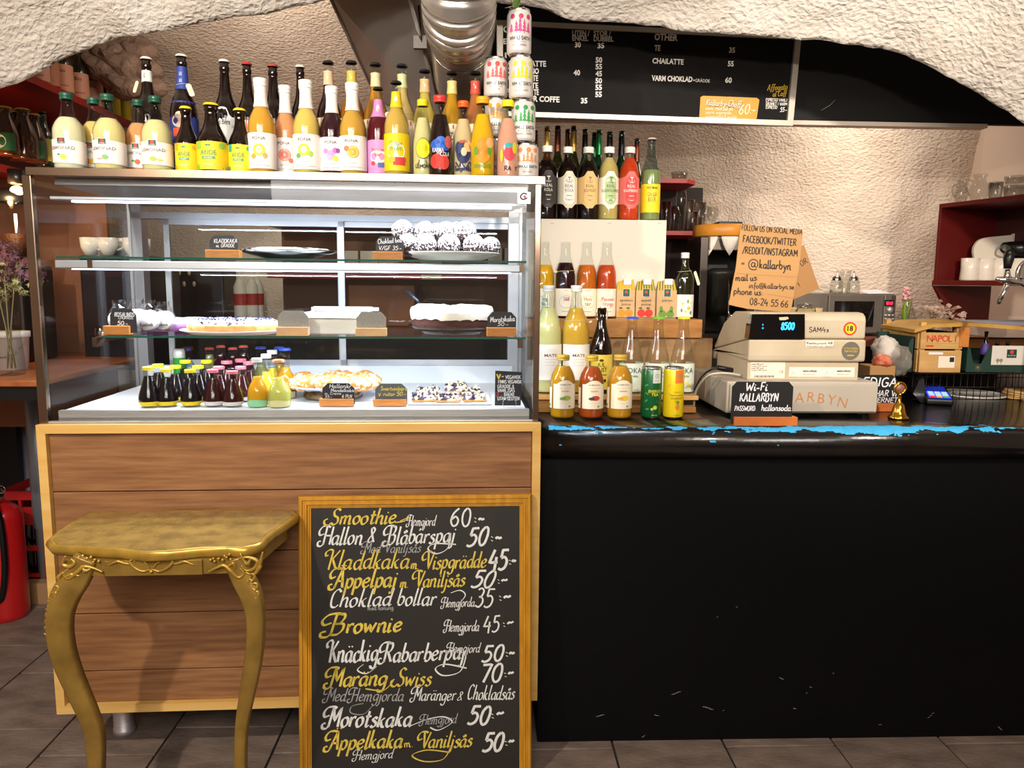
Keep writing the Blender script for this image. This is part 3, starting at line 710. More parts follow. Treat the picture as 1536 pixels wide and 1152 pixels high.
rows = [('Smoothie', CHY, 494, 788, 592, 785, 24, kb), ('Hemgjord', CHW, 612, 789, 652, 789, 16, ks), ('60', CHW, 674, 790, 706, 790, 27, dict(wt=.1, slant=.1)), (':~', CHW, 711, 785, 727, 784, 16, dict(wt=.2)),
        ('Hallon', CHW, 482, 817, 542, 817, 27, k), ('&', CHW, 549, 814, 560, 814, 24, k), ('Blåbärspaj', CHW, 580, 817, 680, 814, 27, k), ('50', CHW, 699, 820, 730, 818, 27, dict(wt=.13, slant=.3)), (':~', CHW, 736, 813, 753, 812, 16, dict(wt=.22)),
        ('Med Vaniljsås', CHG, 545, 830, 630, 829, 16, ks),
        ('Kladdkaka', CHY, 490, 855, 612, 853, 29, dict(kb, wt=.12)), ('m.', CHY, 615, 854, 627, 854, 15, dict(wt=.14, slant=.2)), ('Vispgrädde', CHY, 637, 854, 728, 852, 25, k), ('45', CHW, 731, 856, 760, 855, 30, dict(wt=.13, slant=.2)), (':~', CHW, 764, 848, 775, 846, 16, dict(wt=.2)),
        ('Äppelpaj', CHY, 500, 883, 592, 881, 28, kb), ('m.', CHY, 599, 882, 612, 882, 15, dict(wt=.14, slant=.2)), ('Vaniljsås', CHY, 622, 882, 696, 880, 24, k), ('50', CHW, 705, 882, 740, 881, 25, dict(wt=.13, slant=.3)), (':~', CHW, 746, 877, 763, 874, 14, dict(wt=.2)),
        ('Choklad', CHW, 492, 911, 585, 909, 27, k), ('bollar', CHW, 594, 909, 652, 908, 26, dict(k, swash=False)), ('Hemgjorda', CHW, 664, 912, 711, 910, 15, ks), ('35', CHW, 711, 911, 738, 911, 28, dict(wt=.09, slant=.2)), (':~', CHW, 748, 903, 768, 899, 16, dict(wt=.2)),
        ('med honung', CHG, 551, 916, 590, 915, 7, dict(wt=.12)),
        ('B', CHY, 492, 953, 514, 951, 30, kb), ('rownie', CHY, 517, 951, 600, 947, 27, dict(wt=.17, slant=.25, nib=NB, mn=.45)), ('Hemgjorda', CHW, 668, 948, 718, 947, 17, ks), ('45', CHW, 724, 950, 748, 948, 24, dict(wt=.1, slant=.2)), (':~', CHW, 755, 942, 772, 937, 14, dict(wt=.2)),
        ('Knäckig', CHW, 492, 995, 565, 992, 32, k), ('Rabarberpaj', CHW, 574, 994, 695, 990, 28, dict(k, wt=.14)), ('Hemgjord', CHW, 672, 980, 719, 979, 15, ks), ('50', CHW, 722, 993, 754, 992, 24, dict(wt=.14, slant=.2)), (':~', CHW, 758, 986, 773, 984, 15, dict(wt=.22)),
        ('Maräng', CHY, 493, 1031, 578, 1029, 28, kb), ('Swiss', CHY, 594, 1030, 645, 1029, 27, k), ('70', CHW, 718, 1025, 753, 1023, 27, dict(wt=.13, slant=.2)), (':~', CHW, 757, 1017, 772, 1013, 15, dict(wt=.2)),
        ('Med Hemgjorda', CHG, 488, 1053, 604, 1052, 20, dict(ks, wt=.1)), ('Maränger', CHW, 619, 1052, 682, 1051, 20, ks), ('&', CHW, 684, 1051, 692, 1051, 14, ks), ('Chokladsås', CHW, 700, 1050, 771, 1050, 22, ks),
        ('Morotskaka', CHW, 490, 1092, 616, 1090, 29, kb), ('Hemgjord', CHG, 632, 1088, 684, 1085, 15, ks), ('50', CHW, 700, 1088, 733, 1087, 27, dict(wt=.14, slant=.25)), (':~', CHW, 737, 1079, 757, 1074, 16, dict(wt=.22)),
        ('Äppelkaka', CHY, 492, 1125, 602, 1122, 27, kb), ('m.', CHY, 606, 1122, 619, 1121, 12, dict(wt=.14)), ('Vaniljsås', CHY, 630, 1123, 707, 1121, 24, dict(k, wt=.14)), ('50', CHW, 722, 1128, 754, 1126, 27, dict(wt=.15, slant=.25)), (':~', CHW, 758, 1120, 773, 1116, 16, dict(wt=.22)),
        ('Hemgjord', CHW, 532, 1141, 588, 1138, 15, ks)]
for r in rows: H_(*r)
def swirl(m, pts, wpx): b.mat(m); q = smooth_pts([sh.uv(x, y) for x, y in pts], 6); ribbon(b, q, wpx*mpp(SMx.translation+Vector((0, 0, .4))), mp, NB, .3)
swirl(CHW, [(676, 800), (672, 822), (655, 831), (642, 824), (652, 816), (684, 817)], 2.6)
swirl(CHY, [(592, 784), (606, 782), (614, 776), (600, 782)], 3)
swirl(CHW, [(699, 985), (690, 1008), (665, 1014), (653, 1004), (668, 997), (700, 1003)], 2.6); swirl(CHW, [(565, 1000), (550, 1011), (536, 1006), (545, 997)], 2.4)
swirl(CHG, [(560, 1058), (545, 1072), (526, 1070), (528, 1060), (545, 1056)], 1.6); swirl(CHY, [(548, 1034), (575, 1036), (590, 1022)], 2.5)
swirl(CHW, [(615, 1090), (640, 1080), (665, 1076), (678, 1084), (658, 1096), (645, 1092)], 2.4); swirl(CHY, [(676, 1122), (664, 1140), (636, 1143), (618, 1134), (640, 1126), (672, 1129)], 2.4)
swirl(CHW, [(690, 905), (698, 893), (690, 886), (676, 890)], 2)
b.build('chalk_lettering', sign)

# ------------------------------------------------------------------ letter-board menu over the bar, black panel behind it
MY = 2.62
pA = hY(749, 31, MY); ang = math.radians(3.6); tilt = math.radians(6)
MMx = Matrix.Translation(hY(968, 112, MY)) @ Matrix.Rotation(ang, 4, 'Z') @ Matrix.Rotation(tilt, 4, 'X')
menu = thing('menu_board', 'black grooved letter board with silver frame hung above the drinks', 'sign', M=MMx); sh = Sheet(MMx)
q = [sh.uv(*p) for p in ((745, 31), (1200, 53), (1187, 189), (745, 174))]
M_SIL = mat('silver_frame', '#c9c2b6', .4, .4); fw = .021
inn = [sh.uv(*p) for p in ((754, 39), (1191, 60), (1179, 181), (754, 167))]
for i in range(4):
    j = (i+1) % 4; b = MB().mat(M_SIL); b.prism([q[i], q[j], inn[j], inn[i]], -.012, .014); b.build('frame_side', menu)
M_FELT = mat('black_felt', '#0d0b0b', .8)
b = MB().mat(M_FELT); b.prism(inn, .0, .012)
za, zc = inn[0][1], inn[2][1]; nr = 62
for i in range(nr):
    t = (i+.5)/nr
    l = [inn[0][k]+(inn[3][k]-inn[0][k])*t for k in (0, 1)]; r = [inn[1][k]+(inn[2][k]-inn[1][k])*t for k in (0, 1)]; h = .0009
    b.add([(l[0], -.0018, l[1]-h), (r[0], -.0018, r[1]-h), (r[0], -.0018, r[1]+h), (l[0], -.0018, l[1]+h), (l[0], 0, l[1]-h*1.6), (r[0], 0, r[1]-h*1.6), (r[0], 0, r[1]+h*1.6), (l[0], 0, l[1]+h*1.6)], [(0, 1, 2, 3), (0, 4, 5, 1), (3, 2, 6, 7)])
b.build('felt_panel', menu)
LW = mat('white_plastic_letter', '#fbf8f0', .5)
b = MB(); mp = plate_map(-.003)
def T(t, x0, x1, y0, y1=None, h=8.5, bold=.035): sh.text(b, t, LW, x0, y0, x1, y1 or y0, h, mp, bold=bold)
T('LITEN /', 858, 884, 53.5, 54, 8); T('ENKEL', 858, 882, 61, 61.5, 7.5); T('STOR /', 890, 916, 54, 54.5, 8); T('DUBBEL', 890, 920, 62, 62.5, 7.5)
T('30', 862, 871, 71, 71, 8); T('35', 896, 906, 72.5, 72.5, 8)
for t, y in (('50', 94), ('55', 104), ('45', 114.5), ('50', 125), ('55', 135), ('55', 145.5)): T(t, 894-y*.01, 904-y*.01, y, y, 8)
T('40', 860, 870, 113, 113, 8); T('35', 871, 881, 155, 155, 8)
T('OTHER', 981, 1016, 60, 61.5, 10); T('TE', 981, 990, 76, 76.4, 8.5); T('CHAiLATTE', 978, 1025, 95, 97, 8); T('VARM CHOKLAD', 977, 1038, 121, 123, 8); T('+GRÄDDE', 1039, 1064, 123, 124, 5, 0)
T('35', 1093, 1102, 79, 79.3, 8); T('55', 1091, 1100, 99.5, 99.8, 8); T('60', 1087, 1097, 124, 124.4, 8)
T('C', 755, 763, 49, 49, 10); T('E', 755, 760, 66, 66, 8); T('I', 757, 760, 87, 87, 8)
T('CAFFE LATTE', 762, 819, 99, 100, 8.5); T('CAPPUCCINO', 760, 808, 110, 111, 8.5); T('CORTADO TE', 762, 807, 121, 121.5, 8.5); T('MOCHA TE', 764, 807, 132, 132.5, 8.5); T('FLAT WHITE TE', 760, 808, 142, 142.5, 8.5); T('FILTER COFFE', 776, 839, 151.5, 153.5, 8.5)
b.build('letters', menu, kind='stuff')
yl = MB(); mp2 = plate_map(-.007); Y0 = mat('amber_card', '#d89a34', .5, var=.1, vscale=6)
yl.mat(Y0); P_ = [sh.uv(*p) for p in ((1050, 146), (1054, 144), (1134, 147), (1138, 150), (1134, 178), (1131, 180), (1050, 179), (1048, 176))]; yl.prism(P_, -.006, -.003)
yc = yl.build('yellow_card', menu); l = MB(); wi = ink('#f4ecd8')
sh.hand(l, 'Källarby-Choff', ink('#3a2410'), 1057, 158.6, 1110, 161.6, 9, mp2, wt=.2, slant=.2); sh.hand(l, 'Källarby-Choff', wi, 1057, 158, 1110, 161, 9, plate_map(-.0073), wt=.12, slant=.2)
sh.hand(l, 'varm choklad på', wi, 1057, 165, 1098, 166, 6, mp2, wt=.1); sh.hand(l, 'varm espresso', wi, 1057, 171, 1096, 172, 6, mp2, wt=.1); sh.hand(l, 'espressoshot & grädde', wi, 1057, 177, 1104, 178, 5, mp2, wt=.1)
sh.hand(l, '60:-', wi, 1106, 172, 1131, 170, 14, mp2, wt=.1, slant=.2); l.build('handwriting', yc)
l = MB(); mp3 = plate_map(-.003); cy_ = ink('#d8b428')
sh.hand(l, 'Affogato', cy_, 1150, 136, 1180, 134, 9, mp3, wt=.14, slant=.2); sh.hand(l, 'al Caffè', cy_, 1158, 145, 1181, 143, 8, mp3, wt=.14, slant=.2)
for t, y in (('ESPRESSO VANILJ', 152), ('DRÄNKT I VARM', 158), ('ESPRESSO', 163)): sh.hand(l, t, LW, 1148, y, 1180 if y < 160 else 1165, y+.5, 4.5, mp3, wt=.13)
sh.hand(l, '55:-', LW, 1169, 168, 1179, 167.5, 6.5, mp3, wt=.13, slant=.2); l.build('handwriting', menu)
BPY = 2.72
c0, c1, c2, c3 = hY(700, -60, BPY), hY(1640, -60, BPY), hY(1640, 190, BPY), hY(700, 172, BPY)
b = MB().mat(mat('matt_black_board', '#050506', .7, var=.3, vscale=10)); b.prism([(p.x, p.z) for p in (c0, c1, c2, c3)], BPY, BPY+.02)
bp = b.build('black_panel'); tag(bp, 'matt black panel behind the menu board up to the arch', 'panel')
c4, c5 = hY(700, 179, BPY), hY(1640, 197, BPY)
cA = hY(1478, 187, BPY); cB = hY(1478, 193, BPY)
b = MB().mat(mat('cream_trim', '#d9cabb', .6)); b.prism([(c3.x, c3.z), (cA.x, cA.z), (cB.x, cB.z), (c4.x, c4.z)], BPY-.012, BPY+.03); b.build('edge_strip', bp)
l = MB().mat(ink('#8a8078')); l.tube([hY(1231, 166, BPY)+Vector((0, -.004, 0)), hY(1243, 159, BPY)+Vector((0, -.012, 0)), hY(1252, 150, BPY)+Vector((0, -.006, 0))], .0012, 5); l.build('loose_thread', bp)
p0 = [hY(x, y, 2.4) for x, y in ((1020, 43), (1060, 41), (1110, 47), (1160, 53), (1190, 52))]
b = MB().mat(mat('cream_pipe', '#d8ccc0', .5)); b.tube(p0, .008, 8); tag(b.build('cable'), 'pale cable tucked along the arch above the menu board', 'cable')
# ------------------------------------------------------------------ bottles and cans
PROF = {
 'lemonad': [(0, .015), (.85, .0), (.97, .02), (1, .06), (1, .50), (.97, .56), (.80, .64), (.55, .70), (.43, .74), (.38, .80), (.33, .90), (.36, .915), (.36, 1)],
 'long': [(0, .015), (.85, 0), (.97, .015), (1, .05), (1, .52), (.97, .57), (.82, .64), (.58, .70), (.44, .76), (.38, .84), (.34, .92), (.39, .925), (.39, .955), (.34, .96), (.34, 1)],
 'pona': [(0, .015), (.85, 0), (.97, .015), (1, .05), (1, .50), (.98, .54), (.82, .62), (.58, .69), (.47, .74), (.44, .80), (.40, .92), (.44, .93), (.44, 1)],
 'stubby': [(0, .015), (.85, 0), (.97, .02), (1, .06), (1, .44), (.96, .50), (.80, .58), (.60, .66), (.48, .73), (.42, .80), (.38, .90), (.45, .91), (.45, .96), (.4, 1)],
 'karma': [(0, .015), (.86, 0), (.97, .015), (1, .05), (1, .40), (.97, .47), (.86, .58), (.68, .70), (.52, .80), (.45, .86), (.43, .90), (.47, .91), (.47, 1)],
 'cone': [(0, .03), (.72, 0), (.80, .02), (.82, .06), (.94, .10), (1, .15), (1, .20), (.94, .30), (.78, .46), (.60, .62), (.48, .74), (.42, .80), (.40, .86), (.44, .87), (.44, 1)],
 'loka': [(0, .015), (.88, 0), (.98, .015), (1, .05), (1, .38), (.96, .46), (.80, .58), (.60, .70), (.47, .80), (.42, .86), (.40, .93), (.44, .94), (.44, .98), (.4, 1)],
 'med': [(0, .03), (.80, .0), (.95, .03), (1, .08), (1, .58), (.96, .65), (.84, .73), (.66, .80), (.50, .85), (.43, .88), (.42, .93), (.45, .94), (.45, 1)],
 'pet': [(0, .015), (.80, 0), (.95, .015), (1, .05), (1, .62), (.97, .68), (.86, .75), (.66, .81), (.48, .85), (.42, .88), (.42, .92), (.46, .93), (.46, 1)],
 'mate': [(0, .02), (.85, 0), (.97, .02), (1, .06), (1, .56), (.96, .62), (.82, .69), (.58, .76), (.46, .80), (.40, .86), (.34, .96), (.36, .97), (.36, 1)],
 'clear': [(0, .015), (.85, 0), (.97, .015), (1, .05), (1, .54), (.95, .61), (.80, .69), (.62, .75), (.50, .80), (.44, .88), (.40, .935), (.46, .94), (.46, .985), (.38, 1)],
 'wine': [(0, .02), (.88, 0), (.98, .01), (1, .03), (1, .60), (.95, .66), (.70, .73), (.45, .78), (.40, .84), (.38, .96), (.42, .965), (.42, .99), (.38, 1)],
 'swing': [(0, .02), (.88, 0), (.98, .01), (1, .04), (1, .48), (.96, .54), (.78, .64), (.55, .74), (.42, .82), (.36, .92), (.40, .93), (.40, 1)],
 'horn': [(0, .02), (.85, 0), (.97, .02), (1, .06), (1, .30), (.93, .38), (.72, .48), (.50, .56), (.42, .62), (.42, .86), (.46, .88), (.42, .92), (.44, 1)],
}
def chaik(p):
    o = [p[0]]
    for a, b in zip(p[:-1], p[1:]): o += [(a[0]*.75+b[0]*.25, a[1]*.75+b[1]*.25), (a[0]*.25+b[0]*.75, a[1]*.25+b[1]*.75)]
    return o+[p[-1]]
def prr(p, t):
    for (r0, z0), (r1, z1) in zip(p[:-1], p[1:]):
        if z0 <= t <= z1 and z1 > z0: return r0+(r1-r0)*(t-z0)/(z1-z0)
    return p[-1][0]
GL = {'clear': GLASS, 'brown': mat('brown_bottle_glass', '#140703', .06, coat=.6, spec=.5), 'amber': mat('amber_bottle_glass', '#4a2206', .06, coat=.6, spec=.5),
      'green': mat('green_bottle_glass', '#0c2a18', .06, coat=1, spec=.6), 'olive': mat('olive_bottle_glass', '#1a1c0a', .06, coat=1, spec=.6), 'lime': mat('bright_green_bottle_glass', '#15803a', .08, coat=1),
      'pale': glass('pale_blue_glass', '#b8d4d0', .6, .03, 1.4)}
def capmat(c): return mat('cap_'+c.lstrip('#'), c, .4, coat=.2)
def bottle(label, px, top, dpt, z0, w, prof, drink='#e0b040', fill=.86, cap=('screw', '#f0ece6'), labels=(), neck=None, world=False, group=None, gl='clear', rot=None, cat='bottle', name='bottle', T_=None, tag_=None, n=20, lbase=0):
    if T_ is None:
        if world: P = hY(px, top, dpt); M0 = Matrix.Translation((P.x, dpt, z0)); H = P.z-z0
        else: x, z = cp(px, top, dpt); M0 = CM @ Matrix.Translation((x, dpt, z0)); H = z-z0
        R = w/2*mpp(M0.translation+Vector((0, 0, H/2)))
    else: M0, R, H = T_
    rot = random.uniform(-.12, .12) if rot is None else rot
    o = thing(name, label, cat, M=M0 @ Matrix.Rotation(rot, 4, 'Z'), group=group)
    p = PROF[prof]; capk, capc = cap; cr = .004 if capk == 'crown' else 0
    ps = [(r, z) for r, z in chaik(p[1:-2])]; ps = [p[0]]+ps+p[-2:]
    HH = H-(.004 if capk else 0)
    g = MB().mat(GL[gl]); g.lathe([(r*R, z*HH) for r, z in ps], n); g.build('body' if gl not in ('clear', 'pale') else 'glass_body', o, fixn=False)
    rf = lambda z: prr(ps, z/HH)*R
    if gl in ('clear', 'pale') and drink:
        th = max(.0012, .03*R); pf = [(0, .02*HH)]+[(max(r*R-th, .0005), max(z*HH, .004)) for r, z in ps[1:] if z < fill and z > .005]
        pf += [(rf(fill*HH)-th, fill*HH), (0, fill*HH)]
        MB().mat(juice(drink.lstrip('#'), drink)).lathe(pf, n).build('drink', o, fixn=False)
    rt = p[-1][0]*R
    if capk == 'screw': b = MB().mat(capmat(capc)); hc = .085*H if prof != 'mate' else .06*H; b.lathe([(0, H), (rt*1.06, H), (rt*1.14, H-.0015), (rt*1.14, H-hc*.62), (rt*1.08, H-hc*.66), (rt*1.14, H-hc*.72), (rt*1.14, H-hc), (rt*1.0, H-hc)], n); b.build('cap', o, fixn=False)
    elif capk == 'crown':
        b = MB().mat(capmat(capc)); k = 42; vs = []; rr = [(0, H), (rt*1.0, H), (rt*1.18, H-.002), (rt*1.32, H-.0065)]
        for j, (r, z) in enumerate(rr):
            for i in range(k): a = 2*PI*i/k; q = r*(1+(.035 if i % 2 and j == 3 else 0)); vs.append((q*math.sin(a), q*math.cos(a), z))
        b.add(vs, [(j*k+i, j*k+(i+1) % k, (j+1)*k+(i+1) % k, (j+1)*k+i) for j in range(3) for i in range(k)], True); b.build('cap', o, fixn=False)
    elif capk == 'foil': b = MB().mat(mat('foil_'+capc.lstrip('#'), capc, .3, .6)); b.lathe([(rf(.80*HH)+.0006, .80*HH), (rf(.85*HH)+.0008, .86*HH), (rt*1.05, H-.004), (rt*1.0, H), (0, H)], n); b.build('foil', o, fixn=False)
    elif capk == 'cork': b = MB().mat(mat('cork', '#b08a5a', .8, var=.2)); b.lathe([(rt*.8, H-.004), (rt*.8, H+.012), (0, H+.012)], 12); b.build('cork', o, fixn=False)
    for li, L in enumerate(labels):
        lab(o, rf, R, H, L, 'label' if li == 0 else 'side_label')
    if neck: lab(o, rf, R, H, neck, 'neck_label')
    if tag_: hang_tag(o, R, H, rf, tag_)
    return o
def lab(o, rf, R, H, L, nm):
    z0, z1 = L['z'][0]*H, L['z'][1]*H; arc = L.get('arc', 1.75); b = MB().mat(L.get('m') or card('label_'+L['c'].lstrip('#'), L['c']))
    c = L.get('ctr', 0); n = 18; k = L.get('n', 4); vs = []
    shp = L.get('shape')
    for j in range(k+1):
        for i in range(n+1):
            t = -arc+2*arc*i/n; zt = z1; zb = z0
            if shp == 'arch': zt = z1-(z1-z0)*.16*min(1, max(0, abs(t)-.35)/.3); zb = z0+(z1-z0)*.12*min(1, max(0, abs(t)-.35)/.3)
            elif shp == 'tail': zt = z1-(z1-z0)*.14*min(1, (abs(t)/.7)**2)
            elif shp == 'drop': zt = z1-(z1-z0)*.12*(t+arc)/(2*arc); zb = z0-(z1-z0)*.10*(t+arc)/(2*arc)
            z = zb+(zt-zb)*j/k; r = rf(z)+.0006; vs.append((r*math.sin(t+c), -r*math.cos(t+c), z))
    b.add(vs, [(j*(n+1)+i, j*(n+1)+i+1, (j+1)*(n+1)+i+1, (j+1)*(n+1)+i) for j in range(k) for i in range(n)], True)
    lo = b.build(nm, o, fixn=False)
    if L.get('p'):
        h = z1-z0; pb = MB()
        def mp(u, v, off=.0012): r = rf(v)+off; a = u/R+c; return (r*math.sin(a), -r*math.cos(a), v)
        lay = 0
        for e in L['p']:
            lay += 1; mm = (lambda off: (lambda u, v: mp(u, v, off)))(.0010+.00012*lay)
            if e[0] == 't': print_text(pb, e[1], ink(e[6]), e[2]*R, z0+e[3]*h, e[4]*h, mm, w=e[5]*R if e[5] else None, bold=.01 if len(e) < 8 else e[7])
            elif e[0] == 'd': disc(pb, ink(e[4]), e[1]*R, z0+e[2]*h, e[3]*R, mm, ry=(e[5]*R if len(e) > 5 else None), n=14)
            elif e[0] == 'r': rect(pb, ink(e[5]), e[1]*R, z0+e[2]*h, e[3]*R, z0+e[4]*h, mm)
            elif e[0] == 'h': hand(pb, e[1], ink(e[6]), e[2]*R, z0+e[3]*h, e[4]*R, z0+e[3]*h, e[5]*h, mm, wt=.16)
        pb.build('print', lo, fixn=False)
def hang_tag(o, R, H, rf, spec):
    side, zt, hl = spec; z = zt*H; r = rf(z)+.001
    b = MB().mat(mat('string', '#d8c9a0', .8)); k = 16
    b.tube([(r*math.sin(a*2*PI/k)*1.02, -r*math.cos(a*2*PI/k)*1.02, z+.002*math.sin(a*2*PI/k)) for a in range(k)], .0006, 5, closed=True); b.build('string', o)
    b = MB().mat(card('tag_paper', '#efe4c4')); w = .007; x = side*(r+.003); y = -r*.9-.004
    poly = [(-w, -hl), (-w*.6, -hl-.004), (w*.6, -hl-.004), (w, -hl), (w, -.004), (w*.4, 0), (-w*.4, 0), (-w, -.004)]
    b.prism(poly, -.0003, .0003, T=Matrix.Translation((x, y, z)) @ Matrix.Rotation(-side*.35, 4, 'Y') @ Matrix.Rotation(side*.5, 4, 'Z')); b.build('tag', o)
D = TOPZ
EMB = [('r', -.28, .74, .28, 1.02, '#e8e6e0'), ('r', -.24, .76, .24, 1.0, '#1d5040'), ('d', 0, .90, .13, '#c84038'), ('t', 'KUNG', 0, .78, .05, .34, '#e8e8e0')]
def lemonad(lbl, x, top, d, w, dr, fr): bottle(lbl, x, top, d, D, w, 'lemonad', dr, .70, ('screw', '#17503c'), [dict(z=(.10, .40), c='#efe9e2', arc=2.3, shape='drop', p=EMB+[('t', 'LEMONAD', .0, .52, .14, 1.6, '#8a867e', .015)]+fr)], rot=-.05 if x < 200 else .05)
lemonad('cloudy pale lemonade bottle with a green cap, farthest left on the case', 99, 140, .06, 45, '#e8e2bc', [('d', .1, .2, .2, '#f0cf3a', .17), ('d', -.18, .3, .1, '#3f8a4a', .05)])
lemonad('citrus lemonade bottle with a green cap, half hidden second from the left', 139, 147, .13, 40, '#e8c878', [('d', -.1, .2, .2, '#e88a50', .2), ('d', .2, .2, .2, '#f0c040', .2)])
lemonad('yellowish lemonade bottle with a green cap and a rhubarb leaf on its label', 160, 142, .055, 45, '#ead89a', [('d', .15, .22, .2, '#7fae6a', .16), ('d', -.2, .14, .2, '#e0a090', .05)])
lemonad('orange strawberry lemonade bottle with a green cap, left of the pear one', 206, 150, .12, 38, '#e0a06a', [('d', .1, .2, .2, '#e05a40', .2), ('d', -.2, .24, .14, '#5aa050', .08)])
lemonad('pale pear lemonade bottle with a green cap, right of the strawberry one', 232, 145, .06, 44, '#e6daa0', [('d', 0, .2, .22, '#a8b84a', .16), ('d', .4, .16, .18, '#e8d060', .1)])
def ande(lbl, x, top, d, w, c, acc): bottle(lbl, x, top, d, D, w, 'stubby', None, .8, ('crown', '#e8d020'), [dict(z=(.03, .43), c=c, arc=2.6, p=[('r', -.9, .72, -.5, 1, acc), ('d', .9, .85, .2, acc), ('d', -.9, .1, .2, acc), ('r', -.15, .84, .15, .88, '#2f7a60'), ('t', 'ANDE', 0, .52, .17, 1.0, '#4a9a60', .005), ('r', -.4, .38, .4, .46, '#2f9a80'), ('t', 'ORGANIC', 0, .39, .05, .6, '#f0f0c0'), ('t', 'LEMONADE', 0, .15, .07, .7, '#f6f2c8')])], gl='brown', rot=0)
ande('stubby brown bottle with yellow label and yellow cap, left of its two mates', 278, 160, .06, 34, '#f0c820', '#e8a020')
ande('widest stubby brown bottle with yellow green label, middle of three', 316, 155, .05, 45, '#e8cc28', '#8cc040')
ande('stubby brown bottle with yellow label speckled teal, beside the white labelled juices', 359, 163, .06, 36, '#f0d428', '#2fa088')
def beer(lbl, x, top, d, w, capc, **k): bottle(lbl, x, top, d, D, w, 'long', None, .8, ('crown', capc), gl='brown', **k)
beer('tall brown bottle with white cap, neck label and cream hang tag', 219, 86, .24, 38, '#ece8e2', labels=[dict(z=(.05, .42), c='#dfe0da', p=[('t', 'NATURELLE', 0, .55, .12, 1.3, '#3a7050')])], neck=dict(z=(.80, .89), c='#e4e6dc', p=[('t', 'BIO', 0, .3, .5, .35, '#5a9070')]), tag_=(-1, .80, .028))
beer('tall brown bottle with deep blue label and blue neck, white cap', 272, 82, .20, 40, '#e8e0d4', labels=[dict(z=(.05, .62), c='#2a3880', arc=2.4, p=[('d', 0, .72, .6, '#d8b098', .5), ('d', 0, .80, .3, '#f0d8c0', .25), ('r', -.5, .50, .5, .62, '#d85030'), ('t', 'LIMONADE', 0, .30, .12, 1.3, '#e8ecf4')])], neck=dict(z=(.72, .90), c='#2f4596', p=[('t', 'LUNE', 0, .6, .16, .5, '#d8dcec'), ('t', 'LAKE', 0, .3, .16, .5, '#d8dcec')]), tag_=(1, .76, .03))
beer('tall dark bottle with white cap and grey white label above the yellow labels', 336, 90, .2, 37, '#ece8e2', labels=[dict(z=(.08, .60), c='#cfd2d2', shape='arch', p=[('t', 'Bière', -.2, .84, .09, .6, '#2a3038'), ('t', 'Sans Bière', 0, .72, .09, 1.2, '#2a3038'), ('r', -.3, .1, .3, .3, '#3a4048')])])
beer('tall brown bottle with red cap, left of the two red capped ones', 370, 94, .2, 34, '#b8342c', labels=[dict(z=(.08, .50), c='#e8e4de', p=[('r', -1.6, .8, 1.6, 1, '#d04038')])])
beer('tall brown bottle with red cap, right of the two red capped ones', 409, 97, .2, 36, '#a84a3c', labels=[dict(z=(.08, .50), c='#e8e4de', p=[('r', -1.6, .8, 1.6, 1, '#d04038')])])
beer('tall dark brown bottle with white cap behind the pale citrus juice', 450, 98, .2, 32, '#ece8e2', labels=[dict(z=(.08, .50), c='#e8e4de')])
def pona(lbl, x, top, d, dr, fr, w=41): bottle(lbl, x, top, d, D, w, 'pona', dr, .88, ('screw', '#ecebe8'), [dict(z=(.05, .42), c='#f2ece6', arc=2.7, p=[('t', 'PONA', .0, .80, .09, .95, '#6f6a66', .02), ('r', -.5, .74, .5, .745, '#d8c8c4')]+fr+[('r', -.35, .2, .35, .215, '#c8bab4'), ('r', -.7, .08, .7, .095, '#c8bab4')])], neck=dict(z=(.70, .915), c='#f0ebe4', arc=2.8, p=[('d', -.08, .6, .05, '#f0b8b0'), ('d', .08, .6, .05, '#f0b8b0'), ('d', 0, .35, .06, '#f0b8b0')]), rot=0)
pona('golden apple juice bottle with white cap and label, first of the white necked five', 390, 118, .06, '#e0a63c', [('d', 0, .52, .44, '#f0cc30', .42), ('d', 0, .52, .24, '#f6ecc0', .26), ('d', 0, .54, .07, '#c8b48a'), ('d', -.4, .34, .18, '#e8a040'), ('d', .4, .36, .16, '#f0a860', .2)])
pona('pink orange grapefruit juice bottle with white neck label', 427, 129, .12, '#e8a272', [('d', .05, .5, .48, '#f08a78'), ('d', .05, .5, .40, '#f4b0a0'), ('d', .05, .5, .32, '#ee7868'), ('d', .05, .5, .06, '#f8dcd0'), ('d', .5, .34, .18, '#f07868')], 38)
pona('pale gold apple and lime juice bottle with white neck label', 458, 121, .06, '#e8c868', [('d', -.05, .55, .42, '#f0dc28', .42), ('d', -.05, .55, .22, '#f6f0c0', .26), ('d', .4, .44, .2, '#a8d050'), ('d', -.45, .38, .18, '#58b058')])
pona('dark purple berry juice bottle with white cap and label', 497, 130, .07, '#35101c', [('d', -.4, .58, .2, '#d888c0'), ('d', 0, .5, .3, '#e8a0d0'), ('d', -.1, .38, .22, '#e8b0d8'), ('d', .35, .6, .22, '#c878b8'), ('d', .55, .6, .18, '#805898'), ('d', .35, .36, .22, '#f0d850')], 38)
pona('light amber orange juice bottle with white cap and label', 528, 125, .06, '#d8a848', [('d', .1, .52, .44, '#f4a838'), ('d', .1, .52, .37, '#f8d890'), ('d', .1, .52, .31, '#f0b040'), ('d', .1, .52, .05, '#f8e8c0'), ('d', -.35, .62, .2, '#e88058')])
